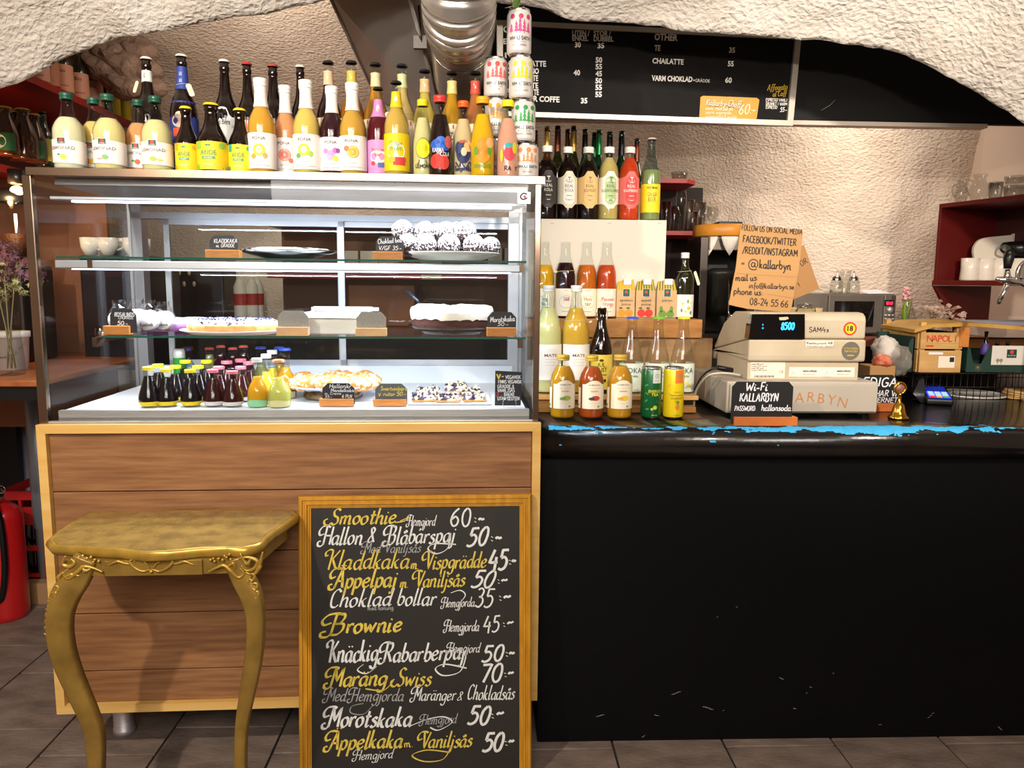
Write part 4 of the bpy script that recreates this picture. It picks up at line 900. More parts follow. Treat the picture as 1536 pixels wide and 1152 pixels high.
def zisch(lbl, x, top, d, dr, nk, w=38, **k): bottle(lbl, x, top, d, D, w, 'long', dr, .84, ('crown', '#1c1a1a'), [dict(z=(.08, .52), c='#e9dcc0', arc=2.4, p=[('r', -1.5, .9, 1.5, .98, '#c84838'), ('t', 'BioZisch', -.1, .68, .15, 1.3, '#3a3a40'), ('d', .2, .35, .4, nk, .4), ('d', -.3, .28, .25, '#b8c888', .3)])], neck=dict(z=(.80, .915), c=nk, arc=2.8, p=[('d', .1, .5, .12, '#f4ecd0'), ('d', -.2, .7, .08, '#f4ecd0')]), **k)
zisch('dark red soda bottle with black crown cap and beige neck wrap', 492, 92, .18, '#300a12', '#d8bc98')
zisch('amber soda bottle with black crown cap, yellow neck wrap and leaf shaped tag', 527, 92, .19, '#c07818', '#d0b84c', tag_=(-1, .50, .03))
zisch('amber soda bottle with black crown cap and cream neck wrap', 563, 95, .18, '#c88a28', '#e0d0a0')
zisch('pale honey soda bottle with black cap and green white neck wrap', 603, 97, .18, '#dcc080', '#c8d098', tag_=(-1, .58, .02))
zisch('yellow soda bottle with black cap and peach neck wrap', 637, 105, .18, '#d8c060', '#e4b888')
zisch('golden soda bottle with black cap and yellow neck wrap under the duct', 678, 108, .18, '#c8941c', '#dcc880', tag_=(-1, .45, .035))
zisch('rosy amber soda bottle with black cap and red flowered neck wrap', 713, 108, .18, '#b8703c', '#c85040')
bottle('dark red summer berry soda with pink label', 567, 131, .07, D, 34, 'long', '#5c0f1e', .86, ('crown', '#1c1a1a'), [dict(z=(.03, .40), c='#cf8fc4', arc=2.5, p=[('d', 0, .5, .68, '#f2e6dc', .62), ('t', 'Sommar', 0, .66, .1, 1.1, '#c04048'), ('t', 'bär', 0, .52, .1, .55, '#c04048'), ('d', -.4, .3, .18, '#d83840'), ('r', 0, .18, .8, .32, '#5a62b0')])], neck=dict(z=(.66, .86), c='#c884bc', arc=2.8, p=[('d', 0, .5, .28, '#f2dcd8', .3), ('d', .06, .4, .1, '#d04038')]), rot=0)
bottle('pale gold grapefruit soda with yellow label', 594, 122, .055, D, 38, 'long', '#d8b458', .80, ('crown', '#1c1a1a'), [dict(z=(.05, .44), c='#f0cc10', arc=2.6, p=[('d', 0, .52, .74, '#f4ead4', .7), ('t', 'Grape', 0, .68, .12, 1.0, '#5aa068', .004), ('t', 'frukt', 0, .54, .12, .9, '#5aa068', .004), ('d', -.3, .3, .26, '#f0b830'), ('r', -.05, .24, .8, .36, '#d84038'), ('r', -.2, .15, .75, .24, '#d84038')])], neck=dict(z=(.72, .885), c='#e8c818', arc=2.8, p=[('d', 0, .5, .3, '#f4e4d0', .26), ('d', .05, .35, .1, '#e8b030')]), rot=0)
def karma(lbl, x, top, d, w, dr, capc, pr, fill=.78, **k):
    o = bottle(lbl, x, top, d, D, w, 'karma', dr, fill, ('screw', capc), [], rot=0, **k)
    vv = [v for c_ in o.children for v in c_.data.vertices]; H = max(v.co.z for v in vv); Rr = max(v.co.x for v in vv); ps = PROF['karma']; rf = lambda z: prr(ps, z/H)*Rr
    pb = MB()
    for i, e in enumerate(pr):
        f = (lambda off: (lambda u, v: ((rf(v)+off)*math.sin(u/Rr), -(rf(v)+off)*math.cos(u/Rr), v)))(.0008+.00012*i)
        if e[0] == 'd': disc(pb, ink(e[4]), e[1]*Rr, e[2]*H, e[3]*Rr, f, ry=(e[5]*Rr if len(e) > 5 else None), n=18)
        elif e[0] == 't': print_text(pb, e[1], ink(e[6]), e[2]*Rr, e[3]*H, e[4]*H, f, w=e[5]*Rr, bold=.012)
        elif e[0] == 'h': hand(pb, e[1], ink(e[6]), e[2]*Rr, e[3]*H, e[4]*Rr, e[3]*H, e[5]*H, f, wt=.2)
        elif e[0] == 'c': pb.mat(ink(e[3])); ribbon(pb, smooth_pts([(a*Rr, c*H) for a, c in e[1]], 4), e[2]*Rr, f)
    pb.build('print', o, fixn=False)
karma('pale lemon soda with yellow cap and a lemon on the glass', 634, 150, .06, 31, '#e8dca0', '#e6dc1c', [('d', .05, .36, .72, '#20221a', .98), ('d', .05, .36, .68, '#e4e020', .92), ('r', 0, 0, 0, 0, '#000'), ('h', 'LEMONY', -.7, .11, .8, .045, '#1a1a1a'), ('c', [(-.3, .21), (-.4, .17), (-.55, .16)], .06, '#20221a'), ('c', [(.3, .21), (.35, .17), (.5, .17)], .06, '#20221a')])
karma('dark cola bottle with red cap and blue and red bubbles', 660, 144, .05, 36, '#200808', '#d83c34', [('d', -.35, .38, .45, '#2458b8'), ('d', .1, .41, .5, '#3a78d8'), ('d', .45, .37, .4, '#2458b8'), ('d', -.3, .18, .55, '#c8342c', .6), ('d', .3, .17, .5, '#d84438', .6), ('d', .75, .42, .35, '#d86058', .5), ('t', 'KARMA', -.15, .29, .055, .95, '#e8ecf4'), ('t', 'COLA', .42, .245, .05, .75, '#f4e8e4')])
karma('pale ginger soda with orange cap and navy blue swirls', 695, 152, .065, 31, '#e4cc9c', '#e4641c', [('d', .5, .40, .45, '#f0b878', .5), ('d', 0, .33, .75, '#232c5c', 1.1), ('d', -.5, .38, .35, '#2c3868', .6), ('d', .05, .33, .28, '#d8c8a8', .4), ('d', -.1, .46, .35, '#b85a30', .14), ('c', [(-.8, .2), (-.4, .14), (-.2, .2), (.2, .12), (.6, .2), (.8, .13)], .12, '#232c5c'), ('h', 'Gingerella', -.85, .09, .8, .06, '#232c5c')])
karma('bright yellow orangeade bottle with amber cap', 724, 146, .05, 37, '#f0bc18', '#f0a818', [('d', 0, .40, .45, '#f08a20', .55), ('d', 0, .30, .62, '#f09428', .85), ('d', -.55, .32, .18, '#58a030', .35), ('d', .55, .32, .18, '#58a030', .35), ('d', .6, .42, .35, '#f0b070', .4), ('t', 'ORANGEADE', 0, .11, .05, 1.5, '#4a9a30')], fill=.8)
karma('pink raspberry soda with yellow cap and a red fruit on the glass', 762, 151, .055, 34, '#e4a890', '#e8e018', [('d', .1, .31, .5, '#e0404c', .62), ('d', .05, .41, .35, '#28a0a0', .22), ('d', .6, .38, .25, '#c8c030', .5), ('d', -.6, .28, .13, '#e0d830', .55), ('h', 'RAZZY', -.35, .09, .85, .055, '#2a1a1a')])
# white decorated cans in two towers
CANW = mat('satin_white_can', '#dcd8d2', .3, .2)
CANM = mat('can_aluminium', '#c4c4c6', .25, 1)
def can(lbl, x, yt, yb, w, d, fruit, tree, word, z=None, slim=False, group=None, rot=0):
    xx, zt = cp(x, yt, d); zb = cp(x, yb, d)[1] if z is None else z; M0 = CM @ Matrix.Translation((xx, d, zb)); H = zt-zb; R = w/2*mpp(M0.translation)
    o = thing('drinks_can', lbl, 'can', M=M0 @ Matrix.Rotation(rot, 4, 'Z'), group=group)
    MB().mat(CANM).lathe([(0, .004), (R*.72, .003), (R*.78, 0), (R*.82, .003), (R*.84, .005)], 24).build('base_rim', o, fixn=False)
    MB().mat(CANW).lathe([(R*.84, .005), (R*.97, H*.08), (R, H*.11), (R, H*.85), (R*.97, H*.89), (R*.86, H*.955)], 24).build('body', o, fixn=False)
    MB().mat(CANM).lathe([(R*.86, H*.955), (R*.87, H*.985), (R*.86, H), (R*.82, H), (R*.80, H-.004), (0, H-.004)], 24).build('lid', o, fixn=False)
    pb = MB(); f = cyl_map(R, .0007); t = ink(tree); q = ink(fruit)
    for u in (-.62, .08, .72): disc(pb, q, u*R, H*.80, R*.2, f, n=10)
    for u, h in ((-.75, .18), (-.3, .24), (.0, .34), (.35, .28), (.72, .22)):
        pb.mat(t); a = .17*R
        for k in range(3):
            b0 = H*(.48+h*.28*k); pb.add([f(u*R-a*(1.2-.25*k), b0), f(u*R+a*(1.2-.25*k), b0), f(u*R, b0+H*h*.42)], [(0, 1, 2)])
        pb.add([f(u*R-.0008, H*.44), f(u*R+.0008, H*.44), f(u*R+.0008, H*.5), f(u*R-.0008, H*.5)], [(0, 1, 2, 3)])
    print_text(pb, 'WHOLE EARTH', ink('#2a2026'), 0, H*.30, H*.085, f, w=R*1.8, bold=.02)
    print_text(pb, 'SPARKLING ORGANIC', t, 0, H*.245, H*.03, f, w=R*1.1, bold=0); print_text(pb, word, ink('#5a4e4a'), 0, H*.17, H*.05, f, w=R*(.12*len(word)+.1), bold=0)
    pb.build('print', o, fixn=False); return o
can('ginger can, white with orange trees, bottom of the tall tower', 790, 217, 271, 36, .07, '#e0843c', '#d89058', 'GINGER', z=TOPZ, rot=0)
can('elderflower can, white with green trees, second from the bottom of the tall tower', 785.5, 152, 216, 36, .07, '#2f8a4c', '#3f9a50', 'ELDERFLOWER')
can('lemonade can, white with yellow green trees, third up in the tall tower', 782, 86, 152, 36.5, .07, '#c8cc30', '#c4c828', 'LEMONADE')
can('cranberry can, white with magenta trees, top of the tall tower', 779, 16, 86, 37, .07, '#b83868', '#c85088', 'CRANBERRY')
can('half hidden can, bottom of the short tower behind the pink soda', 746, 210, 271, 35, .14, '#e0843c', '#d89058', 'GINGER', z=TOPZ)
can('orange can, white with amber trees, middle of the short tower', 745, 149.5, 210, 35.5, .14, '#e8a030', '#e8b050', 'ORANGE')
can('cola can, white with red trees, top of the short tower', 744, 88, 149.5, 36, .14, '#d04848', '#d86868', 'COLA')
# sprig on the top can
x, z = cp(775, 16, .07); M0 = CM @ Matrix.Translation((x-.004, .07, z-.0035)); o = thing('plant_sprig', 'small green plant with pale roots sitting on the topmost can', 'plant', M=M0)
b = MB().mat(mat('leaf_green', '#5f7a2c', .5, var=.25, vscale=60))
for a, l, wd in ((.2, .045, .010), (1.6, .05, .012), (-1.2, .04, .010), (2.8, .045, .011), (.9, .055, .012)):
    d = Vector((math.sin(a)*.35, math.cos(a)*.35, 1)).normalized(); s_ = Vector((math.cos(a), -math.sin(a), 0))
    b.add([(0, 0, .0), tuple(d*l*.4+s_*wd), tuple(d*l), tuple(d*l*.4-s_*wd), tuple(d*l*.45+Vector((0, -.003, 0)))], [(0, 1, 4), (1, 2, 4), (2, 3, 4), (3, 0, 4)], True)
b.build('leaves', o)
b = MB().mat(mat('root_string', '#b8aa84', .8))
for k in range(7): a = k*.9; b.tube([(0, 0, .004), (.015*math.sin(a), .012*math.cos(a), .010), (.026*math.sin(a+.3), .02*math.cos(a+.3), .004+.003*(k % 3))], .0009, 5)
b.build('roots', o)

# ------------------------------------------------------------------ drink shelves on the counter, right of the case
CZ = COUNT_Z
yB1, yB2 = 2.66, 2.60                     # upper row, middle row
zS1 = hY(900, 329.5, yB1-.05).z; zS2 = hY(900, 478, yB2-.04).z
sx0 = hY(808, 400, 2.62).x; sx1 = hY(997, 400, yB1-.05).x
shelf = thing('white_cabinet', 'white boarded low cabinet top carrying the upper tier of drinks', 'cabinet', (sx0, yB1, 0))
ledge_t = thing('wooden_ledge', 'pine beam ledge and backing board carrying the middle tier of juices', 'ledge', (sx0, yB1, 0))
riser = thing('plank_riser', 'two step riser of pale planks under the tall bottles on the counter', 'riser', (sx0, yB1, 0))
M_BOARDW = mat('white_board', '#d2c9b8', .5, var=.03, vscale=3); M_LEDGE = mat('pine_beam', '#b07a3a', .45, col2='#8a5a26', vscale=5, stretch=(2, 10, 10))
b = MB().mat(M_BOARDW); b.box(-.045, -.055, zS2+.001, sx1-sx0, -.045, zS1); b.box(-.045, -.045, zS1-.012, sx1-sx0, .12, zS1-.0005); b.build('white_board', shelf)
b = MB().mat(mat('staple', '#6a665e', .4, .8))
for x in (828, 914, 989): p = hY(x, 335, yB1-.055); b.box(p.x-sx0-.006, -.0565, p.z-.0005, p.x-sx0+.006, -.055, p.z+.0008)
b.build('staple', shelf, kind='stuff')
xL2 = hY(1053, 490, yB2-.05).x
b = MB().mat(M_LEDGE); zb2 = hY(900, 506, yB2-.05).z; b.box(-.045, -.115, zb2, xL2-sx0, .02, zS2, bev=.002); b.build('beam', ledge_t)
b = MB().mat(mat('raw_board', '#a8865c', .6, col2='#8f6c44', vscale=4, stretch=(2, 8, 8))); b.box(-.045, -.10, CZ+.001, sx1-sx0+.16, -.08, zb2-.002); b.build('back_board', ledge_t)
b = MB().mat(mat('ash_plank', '#c89a5c', .5, var=.12, vscale=5, stretch=(2, 9, 9)))
y0p = 2.30; pz = hY(920, 593.5, y0p).z; pz0 = hY(920, 600, y0p).z; xp1 = hY(1048, 598, y0p).x; b.box(-.03, y0p-yB1, pz0, xp1-sx0, y0p-yB1+.19, pz, bev=.0015); b.build('upper_plank', riser)
b = MB().mat(M_LEDGE); zl = hY(920, 610, 2.26).z; b.box(-.03, 2.255-yB1, CZ+.0005, hY(1044, 612, 2.255).x-sx0, 2.295-yB1, max(zl, CZ+.012), bev=.001); b.box(-.03, 2.31-yB1, CZ+.0005, xp1-sx0-.05, 2.42-yB1, pz0-.0005); b.build('lower_plank', riser)
def real(lbl, x, top, dr, c1, c2, txt, words, ink_): bottle(lbl, x, top, yB1, zS1, 30.5, 'pet', dr, .87 if dr != '#180a08' else .82, ('screw', '#ece8e0'), [dict(z=(.16, .66), c=c1, arc=2.6, shape='arch', n=6, p=[('d', .0, .72, .56, c2, .56), ('r', -.56, .26, .56, .72, c2), ('d', .0, .26, .56, c2, .56), ('r', -.16, .82, .16, .845, ink_), ('r', -.035, .74, .035, .84, ink_), ('t', 'TÖRST', 0, .68, .045, .5, ink_)]+[('t', w_, 0, .56-.12*i, .085, .12*len(w_)*1.15+.25, ink_, .0) for i, w_ in enumerate(words)]+[('r', -.25, .33, .25, .345, ink_), ('r', -.15, .21, .15, .225, ink_)])], world=True, rot=.1)
real('cola bottle with black oval label on the upper tier', 821, 219, '#180a08', '#3a3634', '#2a2624', '', ['REAL', 'KOLA'], '#e8e4de')
real('cola bottle with white oval label on the upper tier', 852, 221, '#180a08', '#d8d0b8', '#eeeae2', '', ['REAL', 'KOLA'], '#5a5650')
real('dark julmust bottle with golden label on the upper tier', 883, 221, '#180a08', '#dcb878', '#e4c080', '', ['REAL', 'JULMUST'], '#8a5a20')
real('pale elderflower bottle with green oval on cream label', 914, 221, '#c8b470', '#e8e4d4', '#a8c088', '', ['REAL', 'ELDERFLOWER'], '#4a5a3a')
real('red raspberry bottle with red label on the upper tier', 945, 221, '#d84820', '#e07068', '#d84848', '', ['REAL', 'RASPBERRY'], '#f4e8e4')
bottle('pale ginger beer bottle with yellow label, right end of the upper tier', 978, 207, yB1, zS1, 29, 'clear', '#b8b878', .62, ('crown', '#c8b8ac'), [dict(z=(.10, .44), c='#e8d020', arc=2.5, p=[('d', 0, .55, .6, '#f0dc40', .5), ('t', 'FENTIMANS', 0, .82, .09, 1.1, '#3a3a2a'), ('t', 'GINGER', 0, .56, .15, 1.0, '#5a5a30', 0), ('t', 'BEER', 0, .38, .15, .8, '#5a5a30', 0)])], world=True, gl='pale', rot=0)
def hj(lbl, x, top, dr, fill, c, words, **k): bottle(lbl, x, top, yB2, zS2, 30, 'clear', dr, fill, (None, None), [dict(z=(.03, .39), c='#e8e0c8', arc=2.6, p=[('d', .05, .52, .72, '#8a9a80', .62), ('d', .05, .52, .69, '#ece4d0', .59), ('r', -.25, .92, .25, .94, '#c8b080')]+[('t', w_, .05, .56-.18*i, .14, .16*len(w_)+.1, c) for i, w_ in enumerate(words)]+[('r', -.4, .16, .4, .18, '#a8a080')])], world=True, rot=0, **k)
hj('yellow juice bottle with cream label tucked against the case on the middle tier', 817, 363, '#e0a820', .70, '#3a9a90', ['Ing', 'fära'])
hj('dark red juice bottle with cream label on the middle tier', 849, 363, '#280810', .73, '#a83878', ['S&B'], tag_=(-1, .62, .001))
hj('orange juice bottle with cream label on the middle tier', 881, 363, '#c86818', .70, '#b07828', ['Havs', 'tær'])
hj('reddish orange passion juice bottle with cream label', 911, 363, '#c04818', .70, '#d85030', ['Passion', 'Orange'])
def carton(lbl, x0, x1, yt, stripe, base, words, fc, kind):
    p = hY((x0+x1)/2, 478, yB2-.01); w = (x1-x0)*mpp(p); H = hY(x0, yt, yB2-.01).z-zS2; o = thing('juice_carton', lbl, 'carton', (p.x, yB2+.01, zS2), rz=-.12)
    b = MB().mat(card('kraft_'+base.lstrip('#'), base, var=.06)); d = w*.45; hh = H*.72
    b.box(-w/2, -d, 0, w/2, d, hh); b.build('body', o)
    b = MB().mat(card('carton_top_'+stripe.lstrip('#'), stripe)); b.add([(-w/2, -d, hh), (w/2, -d, hh), (w/2, d, hh), (-w/2, d, hh), (-w*.42, -d*.1, H), (w*.42, -d*.1, H), (w*.42, d*.3, H), (-w*.42, d*.3, H)], [(0, 1, 5, 4), (1, 2, 6, 5), (2, 3, 7, 6), (3, 0, 4, 7), (4, 5, 6, 7)])
    sl = card('carton_stripe', '#e8b848' if kind == 'orange' else '#9aa060')
    b.mat(sl); n = 7
    for i in range(n):
        u0 = -w/2+w*(i+.2)/n; u1 = u0+w/n*.4; b.add([(u0, -d-.0004, hh), (u1, -d-.0004, hh), (u1*.84, -d*.1-.0012, H), (u0*.84, -d*.1-.0012, H)], [(0, 1, 2, 3)])
    b.build('gable_top', o)
    b = MB().mat(mat('spout_white', '#e8e4e0', .4)); b.box(-w*.12, -d*.75, hh+(H-hh)*.5, w*.3, -d*.2, H+.002, bev=.002); b.build('spout', o)
    pb = MB(); f = plate_map(-d-.0008); g = plate_map(-d-.0012)
    rect(pb, ink('#e8e6e0'), -.01, H*.56, .014, H*.76, plate_map(-d-.0006), 1); rect(pb, ink('#1d5040'), -.009, H*.565, .013, H*.755, f, 1); disc(pb, ink('#c84038'), .002, H*.68, .005, g)
    for i, w_ in enumerate(words): print_text(pb, w_, ink('#2a2018'), .002, H*(.44-.10*i), H*.065, g, w=w*.09*len(w_)+.004, bold=0)
    if kind == 'pear':
        for s_ in (-1, 1): disc(pb, ink('#5f8a30'), s_*w*.2, H*.12, w*.2, f, n=14); disc(pb, ink('#5f8a30'), s_*w*.26, H*.24, w*.09, f, ry=w*.18)
    else:
        for s_ in (-1, 1): disc(pb, ink(fc), s_*w*.2, H*.14, w*.21, f, n=16); disc(pb, ink('#2f5a28'), s_*w*.2-.003, H*.27, .006, g, ry=.003)
    rect(pb, ink('#1d5040'), -w/2, .002, w/2, H*.035, f, 1); pb.build('print', o, fixn=False)
carton('orange juice carton with yellow striped gable top', 925, 952, 419, '#e09a20', '#c8a070', ['apelsin', 'juice'], '#f08a10', 'orange')
carton('apple juice carton with green striped top and red apples', 954, 982, 419, '#6f7a30', '#c8a070', ['äppel', 'juice'], '#d83020', 'apple')
carton('pear carton with green striped top and two pears', 985, 1014, 419, '#7a7440', '#bf9a68', ['päron'], '#5f8a30', 'pear')
bottle('dark green bottle with white cap, white floral label and pale tag', 1028, 379, yB2, zS2, 29, 'wine', None, .8, ('screw', '#e8e4de'), [dict(z=(.03, .37), c='#ece6dc', arc=2.6, p=[('d', -.4, .6, .14, '#e8cc40'), ('d', .2, .4, .18, '#e8b830'), ('d', -.1, .25, .14, '#e8cc40'), ('d', .5, .65, .12, '#f0d860'), ('d', .45, .2, .12, '#7a8a48', .2), ('d', -.5, .3, .1, '#7a8a48', .2), ('d', .1, .7, .1, '#7a8a48', .2)])], world=True, gl='olive', tag_=(1, .72, .045))
# front rank on the plank
def mate(lbl, x, w, d1, d2, **k):
    bottle(lbl, x, 428, 2.37, pz, w, 'mate', d1, .80, ('screw', '#dcdad6'), [dict(z=(.13, .46), c='#efe8dc', arc=1.2, ctr=.05, p=[('t', 'MATE', .1, .66, .08, .9, '#7a4a40', .015), ('r', -.3, .58, .6, .59, '#c8b8a8'), ('r', -.3, .5, .5, .51, '#c8b8a8'), ('r', -.3, .42, .5, .43, '#c8b8a8')])], world=True, rot=0, n=28, **k)
mate('tall pale green iced tea bottle with white cap against the case', 823, 42, '#e6e0a0', '')
mate('tall golden iced tea bottle with white cap and string round its shoulder', 865, 42, '#e0b040', '', tag_=(1, .68, .002))
o = bottle('dark swing top bottle with yellow label and paper strip', 903, 462, 2.37, pz, 34, 'swing', None, .8, (None, None), [dict(z=(.05, .46), c='#e4c848', arc=2.6, p=[('d', 0, .84, .2, '#4a3a18', .12), ('t', 'JUL', 0, .66, .12, .7, '#2a1c10'), ('t', 'MUST', 0, .52, .12, 1.0, '#2a1c10'), ('r', -.5, .42, .5, .44, '#2a1c10'), ('d', .3, .26, .15, '#2a1c10')])], world=True, gl='brown')
H = max(v.co.z for v in o.children[0].data.vertices); b = MB().mat(CHROME)
for s_ in (-1, 1): b.tube(smooth_pts([(s_*.006, -.004, H+.004), (s_*.014, -.004, H-.004), (s_*.017, -.005, H-.02), (s_*.014, -.006, H-.034), (s_*.006, -.008, H-.038)], 4), .0009, 6)
b.tube([(.008*math.sin(a), -.008*math.cos(a)-.0, H-.036) for a in [k*PI/6 for k in range(12)]], .0009, 6, closed=True); b.build('wire_bail', o)
b = MB().mat(mat('red_rubber', '#c03a2c', .6)).lathe([(0, H+.004), (.006, H+.003), (.007, H-.001), (.006, H-.002)], 12); b.mat(mat('porcelain', '#e8e2d4', .3)).lathe([(0, H+.009), (.005, H+.008), (.0055, H+.003)], 12); b.build('stopper', o)
b = MB().mat(card('tag_paper', '#efe4c4')); b.box(-.0045, -.0125, H-.055, .0045, -.0119, H+.006); b.build('paper_strip', o)
def loka(lbl, x, capc, words): bottle(lbl, x, 475, 2.37, pz, 36, 'loka', '#c8bca0', .0, ('crown', capc), [dict(z=(.03, .40), c='#cfdccc', arc=2.6, p=[('t', 'LOKA', .0, .66, .2, 1.5, '#1f2a38', 0)]+words+[('d', 0, .25, .22, '#c8d0b8', .2)])], world=True, rot=0)
_bottle_fill = juice('water', '#c9c0ae')
GLW = glass('water_glass', '#e6e6da', .35, .02, 1.6)
def loka2(*a):
    GL['clear'] = GLW; loka(*a); GL['clear'] = GLASS
_old = bottle
loka2('clear sparkling water bottle with blue cap', 949, '#2c50b8', [('t', 'NATURELL', 0, .52, .07, .9, '#3a4a58')])
loka2('clear sparkling water bottle with green cap', 988, '#6cb030', [('t', 'PÄRON', 0, .52, .07, .7, '#3a4a58')])
loka2('clear sparkling water bottle with yellow cap', 1026, '#e8d020', [('t', 'CITRON', 0, .52, .07, .7, '#3a4a58'), ('d', .2, .25, .25, '#e8d040'), ('d', -.3, .2, .2, '#e8d040')])
def small(lbl, x, top, dr, acc, acc2): bottle(lbl, x, top, 2.17, CZ, 38, 'med', dr, .84, ('screw', '#c8a638'), [dict(z=(.17, .62), c='#efe4ca', arc=1.0, ctr=.12, shape='tail', n=6, p=[('t', 'KOMBUCHA', 0, .82, .05, .9, '#8a6a48'), ('r', -.5, .72, .5, .73, '#c8a888'), ('t', 'INGEFÄRA', 0, .60, .045, .6, '#a8583c'), ('d', .1, .38, .34, acc, .2), ('d', -.2, .36, .25, acc2, .12), ('r', -.5, .2, .5, .205, '#c8a888'), ('r', .25, .06, .4, .12, '#7a9a48')]), dict(z=(.17, .50), c='#efe4ca', arc=.28, ctr=-1.35, p=[('r', -.1, .1, .1, .2, '#5a8a60')])], world=True, rot=0, n=28)
small('squat golden yellow drink bottle with gold cap and green herbs on the label', 845, 532, '#d0941c', '#a8b850', '#7a9a50')
small('squat reddish orange drink bottle with gold cap and red pepper on the label', 888, 533, '#b0501c', '#d04030', '#3a4a30')
small('squat amber drink bottle with gold cap and lemon on the label', 931, 532, '#cf9420', '#e8c838', '#e0a040')
def slim(lbl, x, top, c, c2, words, wc):
    p = hY(x, top, 2.17); H = p.z-CZ; R = 15.5*mpp((p.x, 2.17, CZ+.07)); o = thing('drinks_can', lbl, 'can', (p.x, 2.17, CZ), .04)
    MB().mat(CANM).lathe([(0, .004), (R*.78, .003), (R*.84, 0), (R*.9, .003), (R*.93, .006)], 28).build('base_rim', o, fixn=False)
    MB().mat(mat('can_paint_'+c.lstrip('#'), c, .3, .15, coat=.4)).lathe([(R*.93, .006), (R, .012), (R, H*.93), (R*.93, H*.965)], 28).build('body', o, fixn=False)
    MB().mat(CANM).lathe([(R*.93, H*.965), (R*.94, H*.99), (R*.92, H), (R*.88, H), (R*.86, H-.004), (0, H-.004)], 28).build('lid', o, fixn=False)
    pb = MB(); f = cyl_map(R, .0006); g = cyl_map(R, .0009); h = cyl_map(R, .0012)
    rect(pb, ink(c2), -R*.12, H*.70, R*.72, H*.955, f, 6); 
    pb.mat(ink('#8a8070')); cc = (R*.3, H*.84); ribbon(pb, [(cc[0]+R*.2*math.cos(a/8*PI), cc[1]+R*.2*math.sin(a/8*PI)) for a in range(17)], R*.03, g)
    print_text(pb, 'S', ink('#8a8070'), R*.3, H*.815, H*.06, g, bold=0); print_text(pb, 'SENCHA', ink('#8a8070'), R*.3, H*.735, H*.02, g, w=R*.45, bold=0)
    for i, (t, w_, hh) in enumerate(words): print_text(pb, t, ink(wc), R*.12, H*(.52-.065*i), H*hh, g, w=R*w_, bold=.01)
    leaf = ink('#3f8a58' if c != '#e8cc18' else '#d0b428')
    for u, v, a in ((-.7, .66, .5), (-.65, .5, -.4), (-.72, .36, .8), (.75, .5, .3), (-.6, .2, .2)):
        pb.mat(leaf); ribbon(pb, [(u*R-R*.16*math.cos(a), v*H-R*.16*math.sin(a)), (u*R, v*H), (u*R+R*.16*math.cos(a), v*H+R*.16*math.sin(a))], R*.14, f)
    if c == '#e8cc18': disc(pb, ink('#c87828'), R*.15, H*.24, R*.2, g, ry=R*.28); disc(pb, ink('#5a8a38'), R*.15, H*.33, R*.14, h, ry=R*.2)
    else: disc(pb, ink('#a8c838'), R*.15, H*.23, R*.2, g); disc(pb, ink('#c8b850'), R*-.15, H*.2, R*.12, h)
    print_text(pb, 'MATCHA', ink(wc), R*.12, H*.07, H*.022, g, w=R*.55, bold=0); pb.build('print', o, fixn=False)
slim('slim dark green energy tea can standing on the counter', 978, 550, '#0f5a2c', '#c8d0c8', [('ENERGY', 1.25, .055), ('TEA', .7, .055)], '#d8d838')
slim('slim bright yellow energy tea can standing on the counter', 1011.5, 550, '#e8cc18', '#d87820', [('ORGANIC', .7, .02), ('PINEAPPLE MANGO', 1.4, .025), ('ENERGY', 1.2, .04), ('TEA', .5, .04)], '#8a6a20')
# wine bottles behind the upper tier
wa, wb_ = hY(790, 300, 2.9).x, hY(968, 300, 2.9).x; o = thing('wine_shelf', 'dark shelf board holding the wine bottles behind the upper tier', 'shelf', (wa, 2.84, 1.44)); b = MB().mat(mat('dark_shelf', '#2a1c16', .7)); b.box(0, 0, -.02, wb_-wa, .2, -.0005); b.build('board', o)
random.seed(11)
for i, (x, t, kind, gl, c, w, d, lb) in enumerate([
    (821, 190, 'wine', 'amber', ('foil', '#b89a48'), 20, 2.88, 'pale wine bottle with gold neck foil at the left end behind the colas'),
    (803, 196, 'wine', 'olive', ('foil', '#3a2018'), 22, 2.96, 'dark wine bottle beside the can tower behind the colas'),
    (837, 189, 'wine', 'olive', ('foil', '#5a2a20'), 22, 2.90, 'dark wine bottle with brown red foil behind the two colas'),
    (852, 194, 'wine', 'olive', ('foil', '#6a4a28'), 20, 2.98, 'dark wine bottle with dull bronze foil behind the second cola'),
    (861, 189, 'wine', 'olive', ('foil', '#a8843c'), 22, 2.90, 'wine bottle with bright gold foil behind the upper tier'),
    (878, 194, 'wine', 'green', ('foil', '#101010'), 20, 2.90, 'dark wine bottle with black foil, right of the gold foiled one'),
    (892, 199, 'wine', 'green', ('foil', '#14502c'), 20, 2.97, 'wine bottle with dim green foil behind the julmust'),
    (899, 195, 'wine', 'green', ('foil', '#1a7a3c'), 21, 2.89, 'wine bottle with bright green foil behind the upper tier'),
    (915, 198, 'wine', 'green', ('foil', '#2a2426'), 22, 2.90, 'dark wine bottle with charcoal foil behind the elderflower'),
    (933, 197, 'wine', 'green', ('foil', '#181820'), 22, 2.90, 'dark wine bottle with black blue foil behind the raspberry'),
    (956, 208, 'wine', 'green', ('foil', '#6a3020'), 20, 2.92, 'shorter dark wine bottle with red brown cap by the ginger beer')]):
    bottle(lb, x, t, d, 1.44, w, kind, None, .8, c, [dict(z=(.25, .55), c=['#cfc8b8', '#b8a890', '#d8d4c8'][i % 3], arc=1.6)], world=True, gl=gl, group='wine bottles behind the upper tier', n=14)
